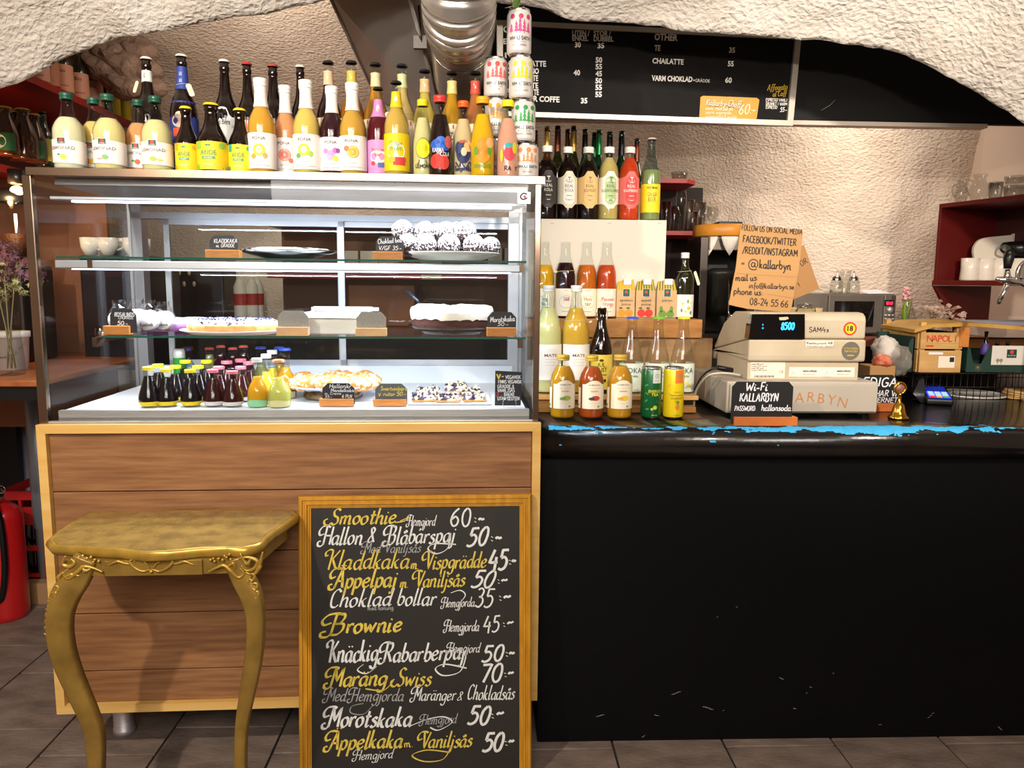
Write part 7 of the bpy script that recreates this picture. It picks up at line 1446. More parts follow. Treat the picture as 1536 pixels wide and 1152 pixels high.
# things glimpsed left of the microwave: yellow jar stack and swing jar
o = thing('clip_jar', 'clip top glass jar with red seal in front of the yellow bowl', 'jar', (hY(1207, 466, 2.75).x, 2.75, BC_Z+.0)); o.location.z = hY(1207, 478, 2.75).z; k = mpp(o.location)
MB().mat(GLASSD).lathe([(0, 0), (14*k, 0), (15*k, 3*k), (14*k, 12*k), (11*k, 16*k), (12*k, 20*k), (9*k, 23*k), (0, 24*k)], 20).build('jar_body', o, fixn=False); b = MB().mat(CHROME); b.tube([(12*k*math.cos(a*PI/10), 12*k*math.sin(a*PI/10), 16.5*k) for a in range(20)], .9*k, 5, closed=True); b.tube([(-15*k, -4*k, 8*k), (-13*k, -6*k, 16*k), (0, -8*k, 21*k), (13*k, -6*k, 16*k), (15*k, -4*k, 8*k)], .9*k, 5); b.build('wire_clip', o)
o = thing('yellow_bowl', 'pale yellow bowl glimpsed between cardboard and microwave', 'bowl', (hY(1207, 470, 2.98).x, 2.98, BC_Z)); k = mpp(o.location); MB().mat(mat('pale_yellow', '#e0c890', .5, var=.08, vscale=6)).lathe([(0, 0), (14*k, 0), (22*k, 20*k), (25*k, 44*k), (23*k, 44*k), (20*k, 20*k), (0, 3*k)], 24).build('bowl_body', o)
# coffee brewer with wooden lid
BYY = 2.86; x0 = hY(1050, 400, BYY).x; x1 = hY(1135, 400, BYY).x; zt = hY(1080, 355, BYY).z
o = thing('coffee_brewer', 'tall steel coffee brewer with black tank behind the cardboard note', 'coffee machine', (x0, BYY, BC_Z+.001)); H = zt-o.location.z; w = x1-x0; DS = mat('dark_steel', '#4a4440', .35, .8, var=.2, vscale=6)
b = MB().mat(DS); b.box(0, 0, 0, .03, .2, H, bev=.003); b.build('left_pillar', o); b = MB().mat(DS); b.box(w-.03, 0, 0, w, .2, H, bev=.003); b.build('right_pillar', o)
b = MB().mat(mat('worn_steel', '#6a625a', .4, .7, var=.3, vscale=20)); b.box(.03, .0, H-.05, w-.03, .2, H, bev=.003); b.build('head', o); b = MB().mat(DS); b.box(.0, -.03, 0, w, .2, .02, bev=.002); b.build('base', o); b = MB().mat(BLACKP); b.box(.03, .17, .02, w-.03, .2, H-.05); b.build('back_plate', o)
k = mpp((x0, BYY, 1.3)); b = MB().mat(mat('tank_charcoal', '#26241f', .4)); b.lathe([(0, H*.22), (16*k, H*.22), (20*k, H*.3), (24*k, H*.62), (25*k, H*.64), (25*k, H*.67), (10*k, H*.7), (0, H*.7)], 28, c=(w*.48, .08)); b.build('tank', o)
b = MB().mat(CHROME); b.tube([(w*.55, .02, H*.6), (w*.55, .01, H*.28), (w*.55, -.005, H*.2)], .004, 8); b.lathe([(0, H*.12), (4*k, H*.13), (6*k, H*.2), (4*k, H*.24), (0, H*.24)], 14, c=(w*.55, -.008)); b.build('tap', o)
o = thing('wooden_drum', 'orange wooden drum shaped lid with cloth bunting on the brewer', 'drum', (x0+w/2, BYY+.09, zt+.002)); b = MB().mat(mat('honey_wood', '#c8842c', .4, var=.15, vscale=8)); b.lathe([(0, 0), (43*k, 0), (45*k, 2*k), (45*k, 16*k), (43*k, 18*k), (0, 18*k)], 40); b.build('drum', o)
b = MB().mat(BLACKP); b.box(-.03, -.05, 18*k, .06, .03, 18*k+.012, bev=.003); b.build('black_lid', o)
o2 = thing('cloth_bunting', 'white cloth flags hanging below the wooden drum', 'bunting', (x0+w/2, BYY+.09, zt)); 
for a0 in (-.72, -.05):
    b = MB().mat(mat('white_cloth', '#ddd6ca', .8)); vs = []; n = 8
    for i in range(n+1):
        a = a0+.46*(i/n-.5)*1.2; t = abs(i/n-.5)*2; r = 45.5*k; dpz = (26*(1-t)**.7+2)*k; vs += [(r*math.sin(a), -r*math.cos(a), -.0), (r*math.sin(a)*.995, -r*math.cos(a)*.995, -dpz)]
    b.add(vs, [(2*i, 2*i+2, 2*i+3, 2*i+1) for i in range(n)], True); fl_ = b.build('flag', o2, fixn=False); m = fl_.modifiers.new('s', 'SOLIDIFY'); m.thickness = .0015
# red wall shelves with glasses, centre
RED = mat('red_lacquer', '#9a2018', .45, var=.1, vscale=5); DRK = mat('dark_backing', '#241815', .8)
SY = 3.22
def glassw(nm, lb, x, Y, z, wpx, hpx, grp, stem=False, prof=None):
    q = hY(x, 300, Y); k = mpp(q); o = thing(nm, lb, 'glass', (q.x, Y, z), group=grp); r = wpx/2*k; h = hpx*k
    if prof: pr = [(a*r, b_*h) for a, b_ in prof]
    elif stem: pr = [(0, .002), (r*.8, 0), (r*.75, .003), (r*.12, .01), (r*.1, h*.42), (r*.55, h*.5), (r, h*.68), (r*.95, h*.85), (r*.8, h)]
    else: pr = [(0, .006), (0, 0), (r*.78, 0), (r*.85, .004), (r, h*.98), (r*.96, h), (r*.82, .01), (0, .01)]
    MB().mat(GLASSD).lathe(pr, 18).build('bowl', o, fixn=False); return o
shx0 = hY(806, 300, SY).x
for i, (y, xr, nm, lb) in enumerate(((268.5, 1048, 'red_shelf', 'upper red shelf with a rounded end, carrying bottles'), (347, 1078, 'red_shelf', 'middle red shelf with clear glasses on it'), (487, 1078, 'red_shelf', 'lower red shelf just above the back counter'))):
    p = hY(xr, y, SY); o = thing(nm, lb, 'shelf', (shx0, SY, p.z)); w = p.x-shx0; b = MB().mat(RED); b.prism([(0, 0), (w*.93, 0), (w, .05), (w, .28), (0, .28)], -.017, 0, 'z'); b.build('board', o)
    if i == 0: zsh1 = p.z
    if i == 1: zsh2 = p.z
    if i == 2: zsh3 = p.z
p = hY(1052, 340, SY+.29); b = MB().mat(DRK); b.box(shx0, SY+.285, BC_Z, p.x, SY+.30, zsh1+.0); q = b.build('shelf_backing'); tag(q, 'dark backing board behind the red glass shelves', 'panel')
for x, r, lb in ((1018, 20, 'dim clear bowl on the upper red shelf beside the ginger beer'),): glassw('glass_bowl', lb, x, SY+.1, zsh1, 26, 14, None)
for i, (x, Y, wd, hg, st) in enumerate([(1000, 3.27, 16, 44, 0), (1012, 3.38, 18, 40, 0), (1022, 3.27, 17, 60, 1), (1034, 3.40, 18, 50, 0), (1040, 3.27, 18, 30, 0), (1050, 3.36, 20, 46, 0), (1060, 3.28, 20, 38, 1), (1070, 3.38, 18, 40, 1)]):
    glassw('drinking_glass', ['short tumbler', 'tumbler', 'tall stemmed glass', 'tall tumbler', 'low tumbler', 'wide tumbler', 'stemmed wine glass', 'stemmed wine glass'][i]+' on the middle red shelf, '+['first from the left', 'second, at the back', 'tallest near the middle', 'rear of the middle', 'front and lowest', 'rear right', 'in front at the right', 'far right by the wall'][i], x, Y, zsh2, wd, hg, 'glasses on the middle red shelf', st)
for i, (x, Y, wd, hg, lb) in enumerate([(1002, 3.27, 16, 50, 'left ribbed tumbler on the lower red shelf'), (1013, 3.36, 18, 58, 'second tumbler on the lower red shelf, set back'), (1042, 3.27, 18, 44, 'tumbler on the lower red shelf right of the green bottle'), (1024, 3.40, 22, 64, 'tall glass with wide rim at the back of the lower red shelf')]): glassw('drinking_glass', lb, x, Y, zsh3, wd, hg, 'glasses on the lower red shelf')

# ------------------------------------------------------------------ red wall cabinet on the right
RDK = mat('dark_red_paint', '#5c0f0c', .5, var=.1, vscale=5)
A = hY(1409, 306, 2.90); A2 = hY(1536, 290, 2.56); zt = A.z; zb = hY(1400, 424, 2.90).z; zl = hY(1440, 485, 2.90).z
ra_ = math.atan2(A2.x-A.x, -(A2.y-A.y))
cb = thing('red_wall_shelf', 'dark red open wall shelf with slanted lower bracket at the right', 'shelf', M=Matrix.Translation((A.x, A.y, 0)) @ Matrix.Rotation(ra_, 4, 'Z'))
TH = .016; dp = .27
def sb(nm, *q, m=RDK): b = MB().mat(m); b.box(*q, bev=.001); return b.build(nm, cb)
sb('top_board', 0, -.62, zt-TH, dp, 0, zt); sb('bottom_board', -.006, -.62, zb-TH*.6, dp, 0, zb+TH*.5); sb('end_board', 0, -.013, zb+TH*.5, dp, 0, zt-TH)
b = MB().mat(RDK); b.prism([(-.005, zb-.011), (dp, zb-.011), (dp, zl), (.10, zl)], -.013, 0); b.build('bracket', cb)
b = MB().mat(mat('deep_red_back', '#3a0c0a', .7)); b.box(dp-.004, -.28, zb+.01, dp, -.014, zt-TH); b.build('back_board', cb)
JUG = [(0, .02), (.55, 0), (.6, .03), (.85, .2), (1, .4), (.9, .6), (.62, .78), (.6, .86), (.8, 1)]
for i, (x, Y, wd, hg, lb, pr) in enumerate([(1441, 2.88, 20, 34, 'small glass cream jug at the left end of the red shelf top', JUG), (1467, 2.86, 28, 42, 'larger round glass jug, second on the red shelf top', JUG), (1492, 2.84, 20, 30, 'clear tumbler between the jug and the stacked bowls', None), (1520, 2.82, 30, 24, 'lower clear glass bowl of the nested pair on the red shelf top', None)]):
    o = glassw('glass_jug' if pr else 'drinking_glass', lb, x, Y, zt+.001, wd, hg, None, False, pr)
    if pr:
        k = mpp(o.location); r = wd/2*k; h = hg*k; b = MB().mat(GLASSD); b.tube([tuple(v) for v in smooth_pts([(-r*.75, 0, h*.75), (-r*1.25, 0, h*.78), (-r*1.4, 0, h*.5), (-r*.95, 0, h*.25)], 5)], 1.3*k, 6); b.build('handle', o)
glassw('drinking_glass', 'upper clear glass bowl of the nested pair on the red shelf top', 1520, 2.82, zt+.001+24*mpp((1.8, 2.82, 1.5)), 30, 14, None)
MUG = mat('floral_mug', '#e0d6c6', .3, col2='#b8706a', vscale=28, thr=(.66, .72), coat=.3)
for i, (x, lb) in enumerate(((1454, 'left white mug with pink flowers in the red shelf'), (1477, 'second cream mug with small flowers in the red shelf'), (1499, 'third cream mug in the red shelf, behind the tap'), (1524, 'fourth cream mug at the right edge of the red shelf'))):
    q = hY(x, 417, 2.85-.01*i); k = mpp(q); o = thing('mug', lb, 'mug', (q.x, q.y, zb+TH*.5+.001), group='mugs in the red shelf'); MB().mat(MUG).lathe([(0, 0), (13*k, 0), (13.5*k, 2*k), (12.5*k, 18*k), (13*k, 33*k), (12.2*k, 33*k), (12*k, 4*k), (0, 3*k)], 24).build('cup', o, fixn=False)
    b = MB().mat(mat('mug_handle', '#ddd2c2', .3)); b.tube([tuple(v) for v in smooth_pts([(-11*k, -4*k, 26*k), (-20*k, -8*k, 25*k), (-21*k, -8*k, 14*k), (-12*k, -4*k, 8*k)][::1] if i == 0 and 0 else [(10*k, -7*k, 27*k), (19*k, -12*k, 26*k), (19*k, -12*k, 13*k), (10*k, -7*k, 8*k)], 5)], 1.9*k, 8); b.build('handle', o)
q = hY(1502, 343, 2.87); k = mpp(q)*.9; o = thing('serving_board', 'pale rounded boards standing at the back of the red shelf', 'board', (q.x, 2.868, zb+TH*.5+.001)); b = MB().mat(mat('pale_board', '#ddd2c0', .5)); b.prism([tuple(v) for v in smooth_pts([(-24*k, 0), (-34*k, 20*k), (-44*k, 45*k), (-42*k, 60*k), (-30*k, 70*k), (0, 74*k), (20*k, 76*k), (20*k, 76*k), (20*k, 0)], 4)], 0, .012); b.build('board', o); b = MB().mat(mat('cream_board', '#e2d8c6', .5)); b.prism([(22*k, 0), (70*k, 0), (70*k, 84*k), (22*k, 78*k)], 0.002, .014); b.build('board', o)
zc = zb+TH*.5; q = hY(1530, 370, 2.82)
o = thing('cup', 'black coffee cup on top of the mugs at the right edge', 'cup', (q.x, 2.82, zc+.002+33*mpp((1.8, 2.82, 1.4))+.001)); k = mpp(o.location); MB().mat(mat('black_cup', '#141414', .3, coat=.4)).lathe([(0, 0), (10*k, 0), (16*k, 8*k), (19*k, 24*k), (18*k, 24*k), (15*k, 9*k), (0, 3*k)], 24).build('cup_body', o, fixn=False)
b = MB().mat(mat('black_cup', '#141414')); b.tube([tuple(v) for v in smooth_pts([(-16*k, 0, 20*k), (-26*k, 0, 21*k), (-28*k, 0, 11*k), (-15*k, 0, 6*k)], 5)], 1.8*k, 8); b.build('handle', o)
# chrome beer tap at the right edge
TYY = 2.3; q = hY(1512, 420, TYY); k = mpp(q); zq = lambda y: hY(1512, y, TYY).z
o = thing('beer_tap', 'chrome draught tap with black handle at the right edge', 'tap', (q.x, TYY, CZ)); L1 = lambda x, y, d=TYY: hY(x, y, d)-Vector((q.x, TYY, CZ))
b = MB().mat(BLACKP); b.tube([tuple(L1(1511, 403)), tuple(L1(1512, 396)), tuple(L1(1513, 388)), tuple(L1(1514, 380))], [5*k, 6*k, 7.4*k, 6*k], 12); b.ball(tuple(L1(1514, 380)), 6*k, 12, 8); b.build('handle', o)
b = MB().mat(CHROME); b.tube([tuple(L1(1511, 404)), tuple(L1(1511, 414)), tuple(L1(1512, 422))], [3*k, 5*k, 5*k], 12); b.tube([tuple(L1(1494, 418)), tuple(L1(1512, 421)), tuple(L1(1545, 424))], [3*k, 6*k, 6*k], 12); b.tube([tuple(L1(1512, 424)), tuple(L1(1505, 440)), tuple(L1(1497, 456))], [4*k, 3.6*k, 3*k], 10); b.build('spout', o)
b = MB().mat(CHROME); b.lathe([(0, 0), (21*k, 0), (22*k, 3*k), (19*k, 6*k), (18*k, 4*k)], 32, T=Matrix.Translation(L1(1543, 410)) @ Matrix.Rotation(PI/2, 4, 'X')); b.lathe([(.05, 0), (.05, .01), (.03, .02), (.028, L1(1512, 430).z)], 24, c=(L1(1620, 410).x, .03)); b.tube([tuple(L1(1540, 424)), tuple(L1(1625, 424))], 6*k, 12); b.build('column', o)

# ------------------------------------------------------------------ ducts behind the bottles
M_DUCT = mat('duct_steel', '#c4beb6', .4, .35, var=.12, vscale=4)
ya, yb = 2.32, 3.0
P0 = [hY(491, -12, ya), hY(612, -12, ya), hY(668, 190, yb), hY(566, 150, yb)]
o = thing('sheet_metal_duct', 'flat stainless sheet metal duct slanting down behind the bottles', 'duct', tuple(P0[0])); b = MB().mat(M_DUCT)
n = (P0[1]-P0[0]).cross(P0[3]-P0[0]).normalized(); n = n if n.y > 0 else -n
vs = [p-P0[0] for p in P0]+[p-P0[0]+n*.14 for p in P0]; b.add(vs, [(0, 1, 2, 3), (7, 6, 5, 4), (0, 4, 5, 1), (1, 5, 6, 2), (2, 6, 7, 3), (3, 7, 4, 0)]); b.build('sheet', o)
b = MB().mat(M_DUCT); b.tube([P0[1]-P0[0]-n*.002, P0[2]-P0[0]-n*.002], .006, 6); b.tube([P0[0]-P0[0]-n*.002, P0[3]-P0[0]-n*.002], .004, 6); b.build('folded_edge', o)
q1 = hY(570, 150, 3.02); b = MB().mat(M_DUCT); vs = [hY(x, y, Y)-P0[0] for x, y, Y in ((560, 118, 3.0), (740, 132, 3.0), (745, 215, 3.1), (575, 205, 3.1))]; vs += [v+Vector((0, .25, .0)) for v in vs]; b.add(vs, [(0, 1, 2, 3), (7, 6, 5, 4), (0, 4, 5, 1), (1, 5, 6, 2), (2, 6, 7, 3), (3, 7, 4, 0)]); b.build('hood_box', o)
path = smooth_pts([(hY(688, -10, 2.0).x, 1.86, 2.84), (hY(688, -10, 2.0).x, 1.88, 2.5), tuple(hY(688, -10, 2.0)), tuple(hY(692, 60, 2.35)), tuple(hY(690, 115, 2.75)), tuple(hY(686, 150, 3.1))], 8)
o = thing('flexible_duct', 'ribbed silver flexible air duct coming down from the vault', 'duct', path[0]); b = MB().mat(mat('duct_foil', '#b8b4ae', .3, .8))
P = [Vector(p)-Vector(path[0]) for p in path]; Ls = [0]
for a, c in zip(P[:-1], P[1:]): Ls.append(Ls[-1]+(c-a).length)
npt = 1000; Q = []; rs = []
for i in range(npt):
    s_ = Ls[-1]*i/(npt-1); j = max(0, min(len(Ls)-2, next((t for t in range(len(Ls)-1) if Ls[t+1] >= s_), len(Ls)-2))); Q.append(P[j].lerp(P[j+1], (s_-Ls[j])/(Ls[j+1]-Ls[j]))); ph = (s_/.024) % 1
    rs.append(.100-.013*(1-abs(math.sin(ph*PI)))**1.5-(.006*s_))
b.tube(Q, rs, 28); b.build('ribbed_tube', o, fixn=False)
for s_ in (0.93,): b = MB().mat(STEEL); j = int(s_*(npt-1)); t_ = (Q[min(j+2, npt-1)]-Q[j-2]).normalized(); b.tube([Q[j]-t_*.006, Q[j]+t_*.006], rs[j]+.004, 36); b.build('clamp', o)
b = MB().mat(mat('steel_bracket', '#6a6560', .4, .8)); br = thing('pipe_bracket', 'small grey bracket with bolts between the two ducts', 'bracket', tuple(hY(632, 60, 2.5))); L2 = lambda x, y, Y: hY(x, y, Y)-br.location
b.tube([L2(612, 20, 2.45), L2(632, 62, 2.5), L2(628, 8, 2.45)], .004, 5); b.box(*(L2(626, 66, 2.5)-Vector((.012, 0, .012))), *(L2(640, 58, 2.5)+Vector((0, .02, .01)))); b.tube([L2(632, 62, 2.5), L2(645, 110, 2.8)], .003, 5); b.build('bracket_arm', br)

# ------------------------------------------------------------------ left side: red shelves with bottles
LYr = 2.95
def zat(x, y, Y): return hY(x, y, Y).z
# upper shelf runs away from the viewer along the left wall
def redshelf(lb, e, zz, wd=.45):
    o = thing('red_shelf', lb, 'shelf', (e[0][0], e[0][1], zz)); b = MB().mat(RED); p = [(x-e[0][0], y-e[0][1]) for x, y in e]; q = p+[(p[-1][0]-wd, p[-1][1]+.0), (p[0][0]-wd, p[0][1])]; b.prism(q, -.028, 0, 'z'); b.build('board', o); return o
zS = 2.055; e1, e3 = hZ(38, 108, zS), hZ(197, 182, zS)
redshelf('upper red shelf of bottles running back along the left wall', [(e1.x-.0, e1.y), (e3.x, e3.y)], zS, .36)
z2 = 1.715; g1, g3 = hZ(-30, 238, z2), hZ(90, 268, z2)
redshelf('lower red shelf of bottles at the left edge', [(g1.x, g1.y), (g3.x, g3.y+.3)], z2, .36)
dirv = Vector((e3.x-e1.x, e3.y-e1.y, 0))
def onsh(t, off): p = Vector((e1.x, e1.y, zS))+dirv*t; nrm = Vector((-dirv.y, dirv.x, 0)).normalized(); nrm = nrm if nrm.x < 0 else -nrm; return p+nrm*off
def sbott(lb, t, off, h, r, prof, gl, dr, cap, labels, fill=.85, **k):
    p = onsh(t, off); bottle(lb, 0, 0, 0, 0, 0, prof, dr, fill, cap, labels, T_=(Matrix.Translation((p.x, p.y, zS)), r, h), gl=gl, rot=.35, **k)
def tof(px): # parameter on the shelf edge seen at pixel px
    lo_, hi_ = -.6, 1.4
    for _ in range(40):
        m_ = (lo_+hi_)/2; v = RM.inverted() @ (onsh(m_, .05)-CAM); X = 768+F*v.x/-v.z
        if X < px: lo_ = m_
        else: hi_ = m_
    return m_
BL = lambda c: [dict(z=(.05, .50), c=c, arc=2.2, p=[('t', 'Bio', 0, .7, .14, .7, '#5a2a20'), ('r', -.6, .2, .6, .24, '#b86048')])]
for px, h, gl, dr, c, lb in [(60, .25, 'clear', '#b8a040', '#d8a080', 'pale yellow bottle half hidden by the vault, leftmost on the upper red shelf'), (76, .26, 'amber', None, '#b87858', 'amber bottle second on the upper red shelf, under the vault edge'), (97, .30, 'olive', None, '#d89878', 'olive bottle with salmon label, third on the upper red shelf'), (121, .30, 'olive', None, '#d89878', 'olive bottle with salmon label, fourth on the upper red shelf'), (143, .30, 'brown', None, '#d0947a', 'dark bottle with pinkish label, fifth on the upper red shelf')]:
    sbott(lb, tof(px), .05, h*.78, .036, 'long', gl, dr, ('crown', '#b8a078'), BL(c))
for i, (px, off, lb) in enumerate([(158, .05, 'first dark green bottle on the upper red shelf'), (163, .13, 'dark green bottle in the rear on the upper red shelf'), (172, .05, 'green bottle with yellow label, left of two'), (188, .05, 'green bottle with yellow label, right of two, at the shelf end')]):
    sbott(lb, tof(px), off, .235, .027, 'long', 'green', None, ('crown', '#2a4a3a'), [dict(z=(.05, .42), c='#d8c830', arc=2.2)] if i > 1 else [])
# the uprights
b = MB().mat(RED); p = onsh(.80, .0); b.box(-.016, -.01, 0, .004, .012, zS-z2-.029); q = b.build('shelf_upright'); q.location = (p.x, p.y, z2+.0005); tag(q, 'red upright joining the two left shelves near their far end', 'post')
# lower shelf bottles
MUST = [dict(z=(.08, .44), c='#2f6a40', arc=1.3, p=[('d', 0, .5, .62, '#e4e0cc'), ('t', 'MUST', 0, .44, .16, .9, '#2a2a22')])]
for px, top, gl, dr, cap, w, Y, L_, lb in [(6, 160, 'amber', None, '#d8b840', 34, 2.68, MUST, 'apple cider bottle with green must label at the very left edge'), (22, 166, 'brown', None, '#c8a860', 24, 2.80, [], 'dark bottle with gold rimmed cap behind the cider bottles'), (33, 163, 'amber', None, '#d8c040', 36, 2.76, [], 'big unlabelled amber juice bottle with yellow cap'), (50, 171, 'amber', None, '#d8b840', 30, 2.84, MUST, 'amber cider bottle with green label and gold cap, right of the big one'), (63, 167, 'green', None, '#1a2a20', 26, 2.95, [dict(z=(.1, .5), c='#c8b858')], 'green bottle with straw coloured label at the end of the lower red shelf')]:
    bottle(lb, px, top, Y, z2, w, 'karma' if gl == 'amber' else 'long', dr, .8, ('crown', cap), L_, world=True, gl=gl)
b = MB().mat(mat('maroon_backing', '#4a1416', .7)); b.prism([(g1.x-.37, g1.y), (g1.x-.35, g1.y), (e3.x-.34, e3.y-.0), (e3.x-.36, e3.y)], z2+.001, zS-.03, 'z'); q = b.build('backing_board'); tag(q, 'dark maroon backing board of the left shelves', 'panel')
xr_ = hY(50, 200, 2.9).x
# ------------------------------------------------------------------ left side: wooden worktop with vase, tub, grinder, lamp
WZ = hY(20, 556, 2.35).z; wx = cp(60, 560, .3); edgeX = hY(60, 575, 2.2).x
WOODT = mat('oiled_worktop', '#a05c30', .35, col2='#7c4422', vscale=4, stretch=(6, 1, 6))
o = thing('side_worktop', 'oiled wooden side worktop with black frame at the left edge', 'table', (edgeX, 2.2, 0)); z_e = hY(30, 571, 2.2).z
b = MB().mat(WOODT); b.box(-.9, 0, z_e-.018, -.006, 1.34, z_e, bev=.003); b.build('top_board', o); b = MB().mat(BLACKP); b.box(-.9, .02, z_e-.06, -.008, .07, z_e-.019); b.build('frame_bar', o); b = MB().mat(BLACKP); b.box(-.9, .8, z_e-.06, -.008, .85, z_e-.019); b.build('frame_bar', o)
WZ = z_e
q = hZ(57, 896, 0); yp = q.y; k = mpp(q); xq = hY(53, 620, yp).x-edgeX
b = MB().mat(mat('grey_tube', '#8f969e', .4, .5)); b.lathe([(0, 0), (10.5*k, 0), (10.5*k, .30), (13*k, .305), (13*k, z_e-.062), (0, z_e-.062)], 20, c=(hY(62, 750, yp).x-edgeX, yp-2.2)); b.build('leg', o)
bxx = hY(24, 650, 3.5).x-edgeX; b = MB().mat(BLACKP); b.box(bxx-.5, 1.3, 0, bxx, 1.33, z_e-.06); b.build('black_side', o)
q = hY(16, 556, 2.35); k = mpp(q); yv = 2.33
o = thing('glass_vase', 'tall square clear glass vase holding dried hydrangea', 'vase', (hY(17, 550, yv).x, yv, WZ)); hv = hY(17, 440, yv).z-WZ; r = 14.5*k
b = MB().mat(GLASSD); b.lathe([(0, .012), (r*1.3, .0), (r*1.35, .01), (r*1.05, hv*.6), (r*1.2, hv)], 4, a0=PI/4, a1=PI/4+2*PI, smooth=False); b.build('vase_body', o, fixn=False)
b = MB().mat(mat('dry_stem', '#8a7a50')); rr = random.Random(2)
for i in range(6): a_ = i*1.05; b.tube([(.012*math.cos(a_+2), .012*math.sin(a_+2), .02), (.008*math.cos(a_), .008*math.sin(a_), hv*.6), (.03*math.cos(a_), .03*math.sin(a_), hv+.05)], .0018, 5)
b.build('stems', o)
o = thing('dried_hydrangea', 'faded purple dried hydrangea heads in the glass vase', 'flowers', (hY(17, 440, yv).x, yv, WZ+hv)); M1 = mat('hydrangea_mauve', '#6e4650', .8, var=.35, vscale=70); M2 = mat('hydrangea_green', '#a8a468', .8, var=.25, vscale=70)
rr = random.Random(12)
for hx, hy_, hz, R_ in ((-.03, .0, .06, .06), (.045, .0, .05, .055), (.0, -.03, .10, .05), (-.06, .02, .02, .05)):
    b = MB()
    for i in range(110):
        d = Vector((rr.gauss(0, 1), rr.gauss(0, 1), rr.gauss(0, 1))).normalized(); c_ = Vector((hx, hy_, hz))+d*R_*rr.uniform(.8, 1.05); b.mat(M2 if d.z < -.25 else M1); u = d.orthogonal().normalized(); v = d.cross(u); s_ = .010
        a0 = rr.uniform(0, 1.5); e = [c_+(u*math.cos(a0+t*PI/2)+v*math.sin(a0+t*PI/2))*s_+d*.003 for t in range(4)]; f_ = [c_+(u*math.cos(a0+PI/4+t*PI/2)+v*math.sin(a0+PI/4+t*PI/2))*s_*.35 for t in range(4)]
        b.add([c_]+e+f_, [(0, 8, 1, 5), (0, 5, 2, 6), (0, 6, 3, 7), (0, 7, 4, 8)])
    b.build('flower_head', o, kind='stuff', fixn=False)
yt = 2.5; o = thing('plastic_tub', 'white lidded plastic tub with wire handle behind the vase', 'tub', (hY(15, 530, yt).x, yt, WZ)); k = mpp(o.location); ht = hY(15, 497, yt).z-WZ
MB().mat(mat('tub_white', '#d8d4cc', .4)).lathe([(0, 0), (23*k, 0), (26*k, ht*.85), (28*k, ht*.85), (28*k, ht), (0, ht)], 28).build('tub_body', o); b = MB().mat(CHROME); b.tube([tuple(v) for v in smooth_pts([(27*k, 0, ht*.75), (22*k, -20*k, ht*.5), (5*k, -27*k, ht*.35), (-15*k, -24*k, ht*.5), (-27*k, 0, ht*.75)], 5)], .0015, 6); b.build('handle', o)
yg = 2.75; o = thing('coffee_grinder', 'dark coffee grinder with black lidded glass hopper at the left edge', 'grinder', (hY(34, 500, yg).x, yg, WZ)); k = mpp(o.location); zr2 = lambda y: hY(34, y, yg).z-WZ
MB().mat(mat('grinder_dark', '#2a221e', .35, .4)).box(-24*k, -.08, 0, 24*k, .12, zr2(398), bev=.01).build('housing', o); MB().mat(GLASSD).lathe([(10*k, zr2(398)), (14*k, zr2(385)), (24*k, zr2(335)), (26*k, zr2(302))], 28).build('hopper', o, fixn=False); MB().mat(mat('coffee_beans', '#4a2614', .5, bump=.004, bscale=120)).lathe([(0, zr2(392)), (12*k, zr2(385)), (20*k, zr2(352)), (0, zr2(350))], 24).build('beans', o)
MB().mat(BLACKP).lathe([(27*k, zr2(304)), (28*k, zr2(300)), (27*k, zr2(292)), (16*k, zr2(284)), (0, zr2(282))], 28).build('lid', o)
o = thing('wall_lamp', 'small black cylindrical lamp shining warmly at the left edge', 'lamp', tuple(hY(26, 262, 2.66))); k = mpp(o.location); MB().mat(mat('lamp_black', '#1c1412', .3)).lathe([(0, -.03), (12*k, -.03), (13*k, -.028), (13*k, .016), (0, .016)], 24).build('shade', o)
MB().mat(mat('warm_bulb', '#fff0c0', .5, emit='#ffc060', estr=14)).ball((-.04, .06, -.05), .022, 14, 10).build('bulb', o); point('left_lamp_light', tuple(hY(4, 296, 2.62)), 5, (1, .62, .28), .03)
b = MB().mat(mat('ochre_wall', '#8f5c42', .8, var=.15, vscale=8)); p = hY(70, 400, 3.1); b.box(p.x-.9, 3.08, WZ-.3, p.x+.25, 3.10, z2-.02); q = b.build('side_wall_panel'); tag(q, 'ochre lit wall panel behind the coffee grinder', 'panel')
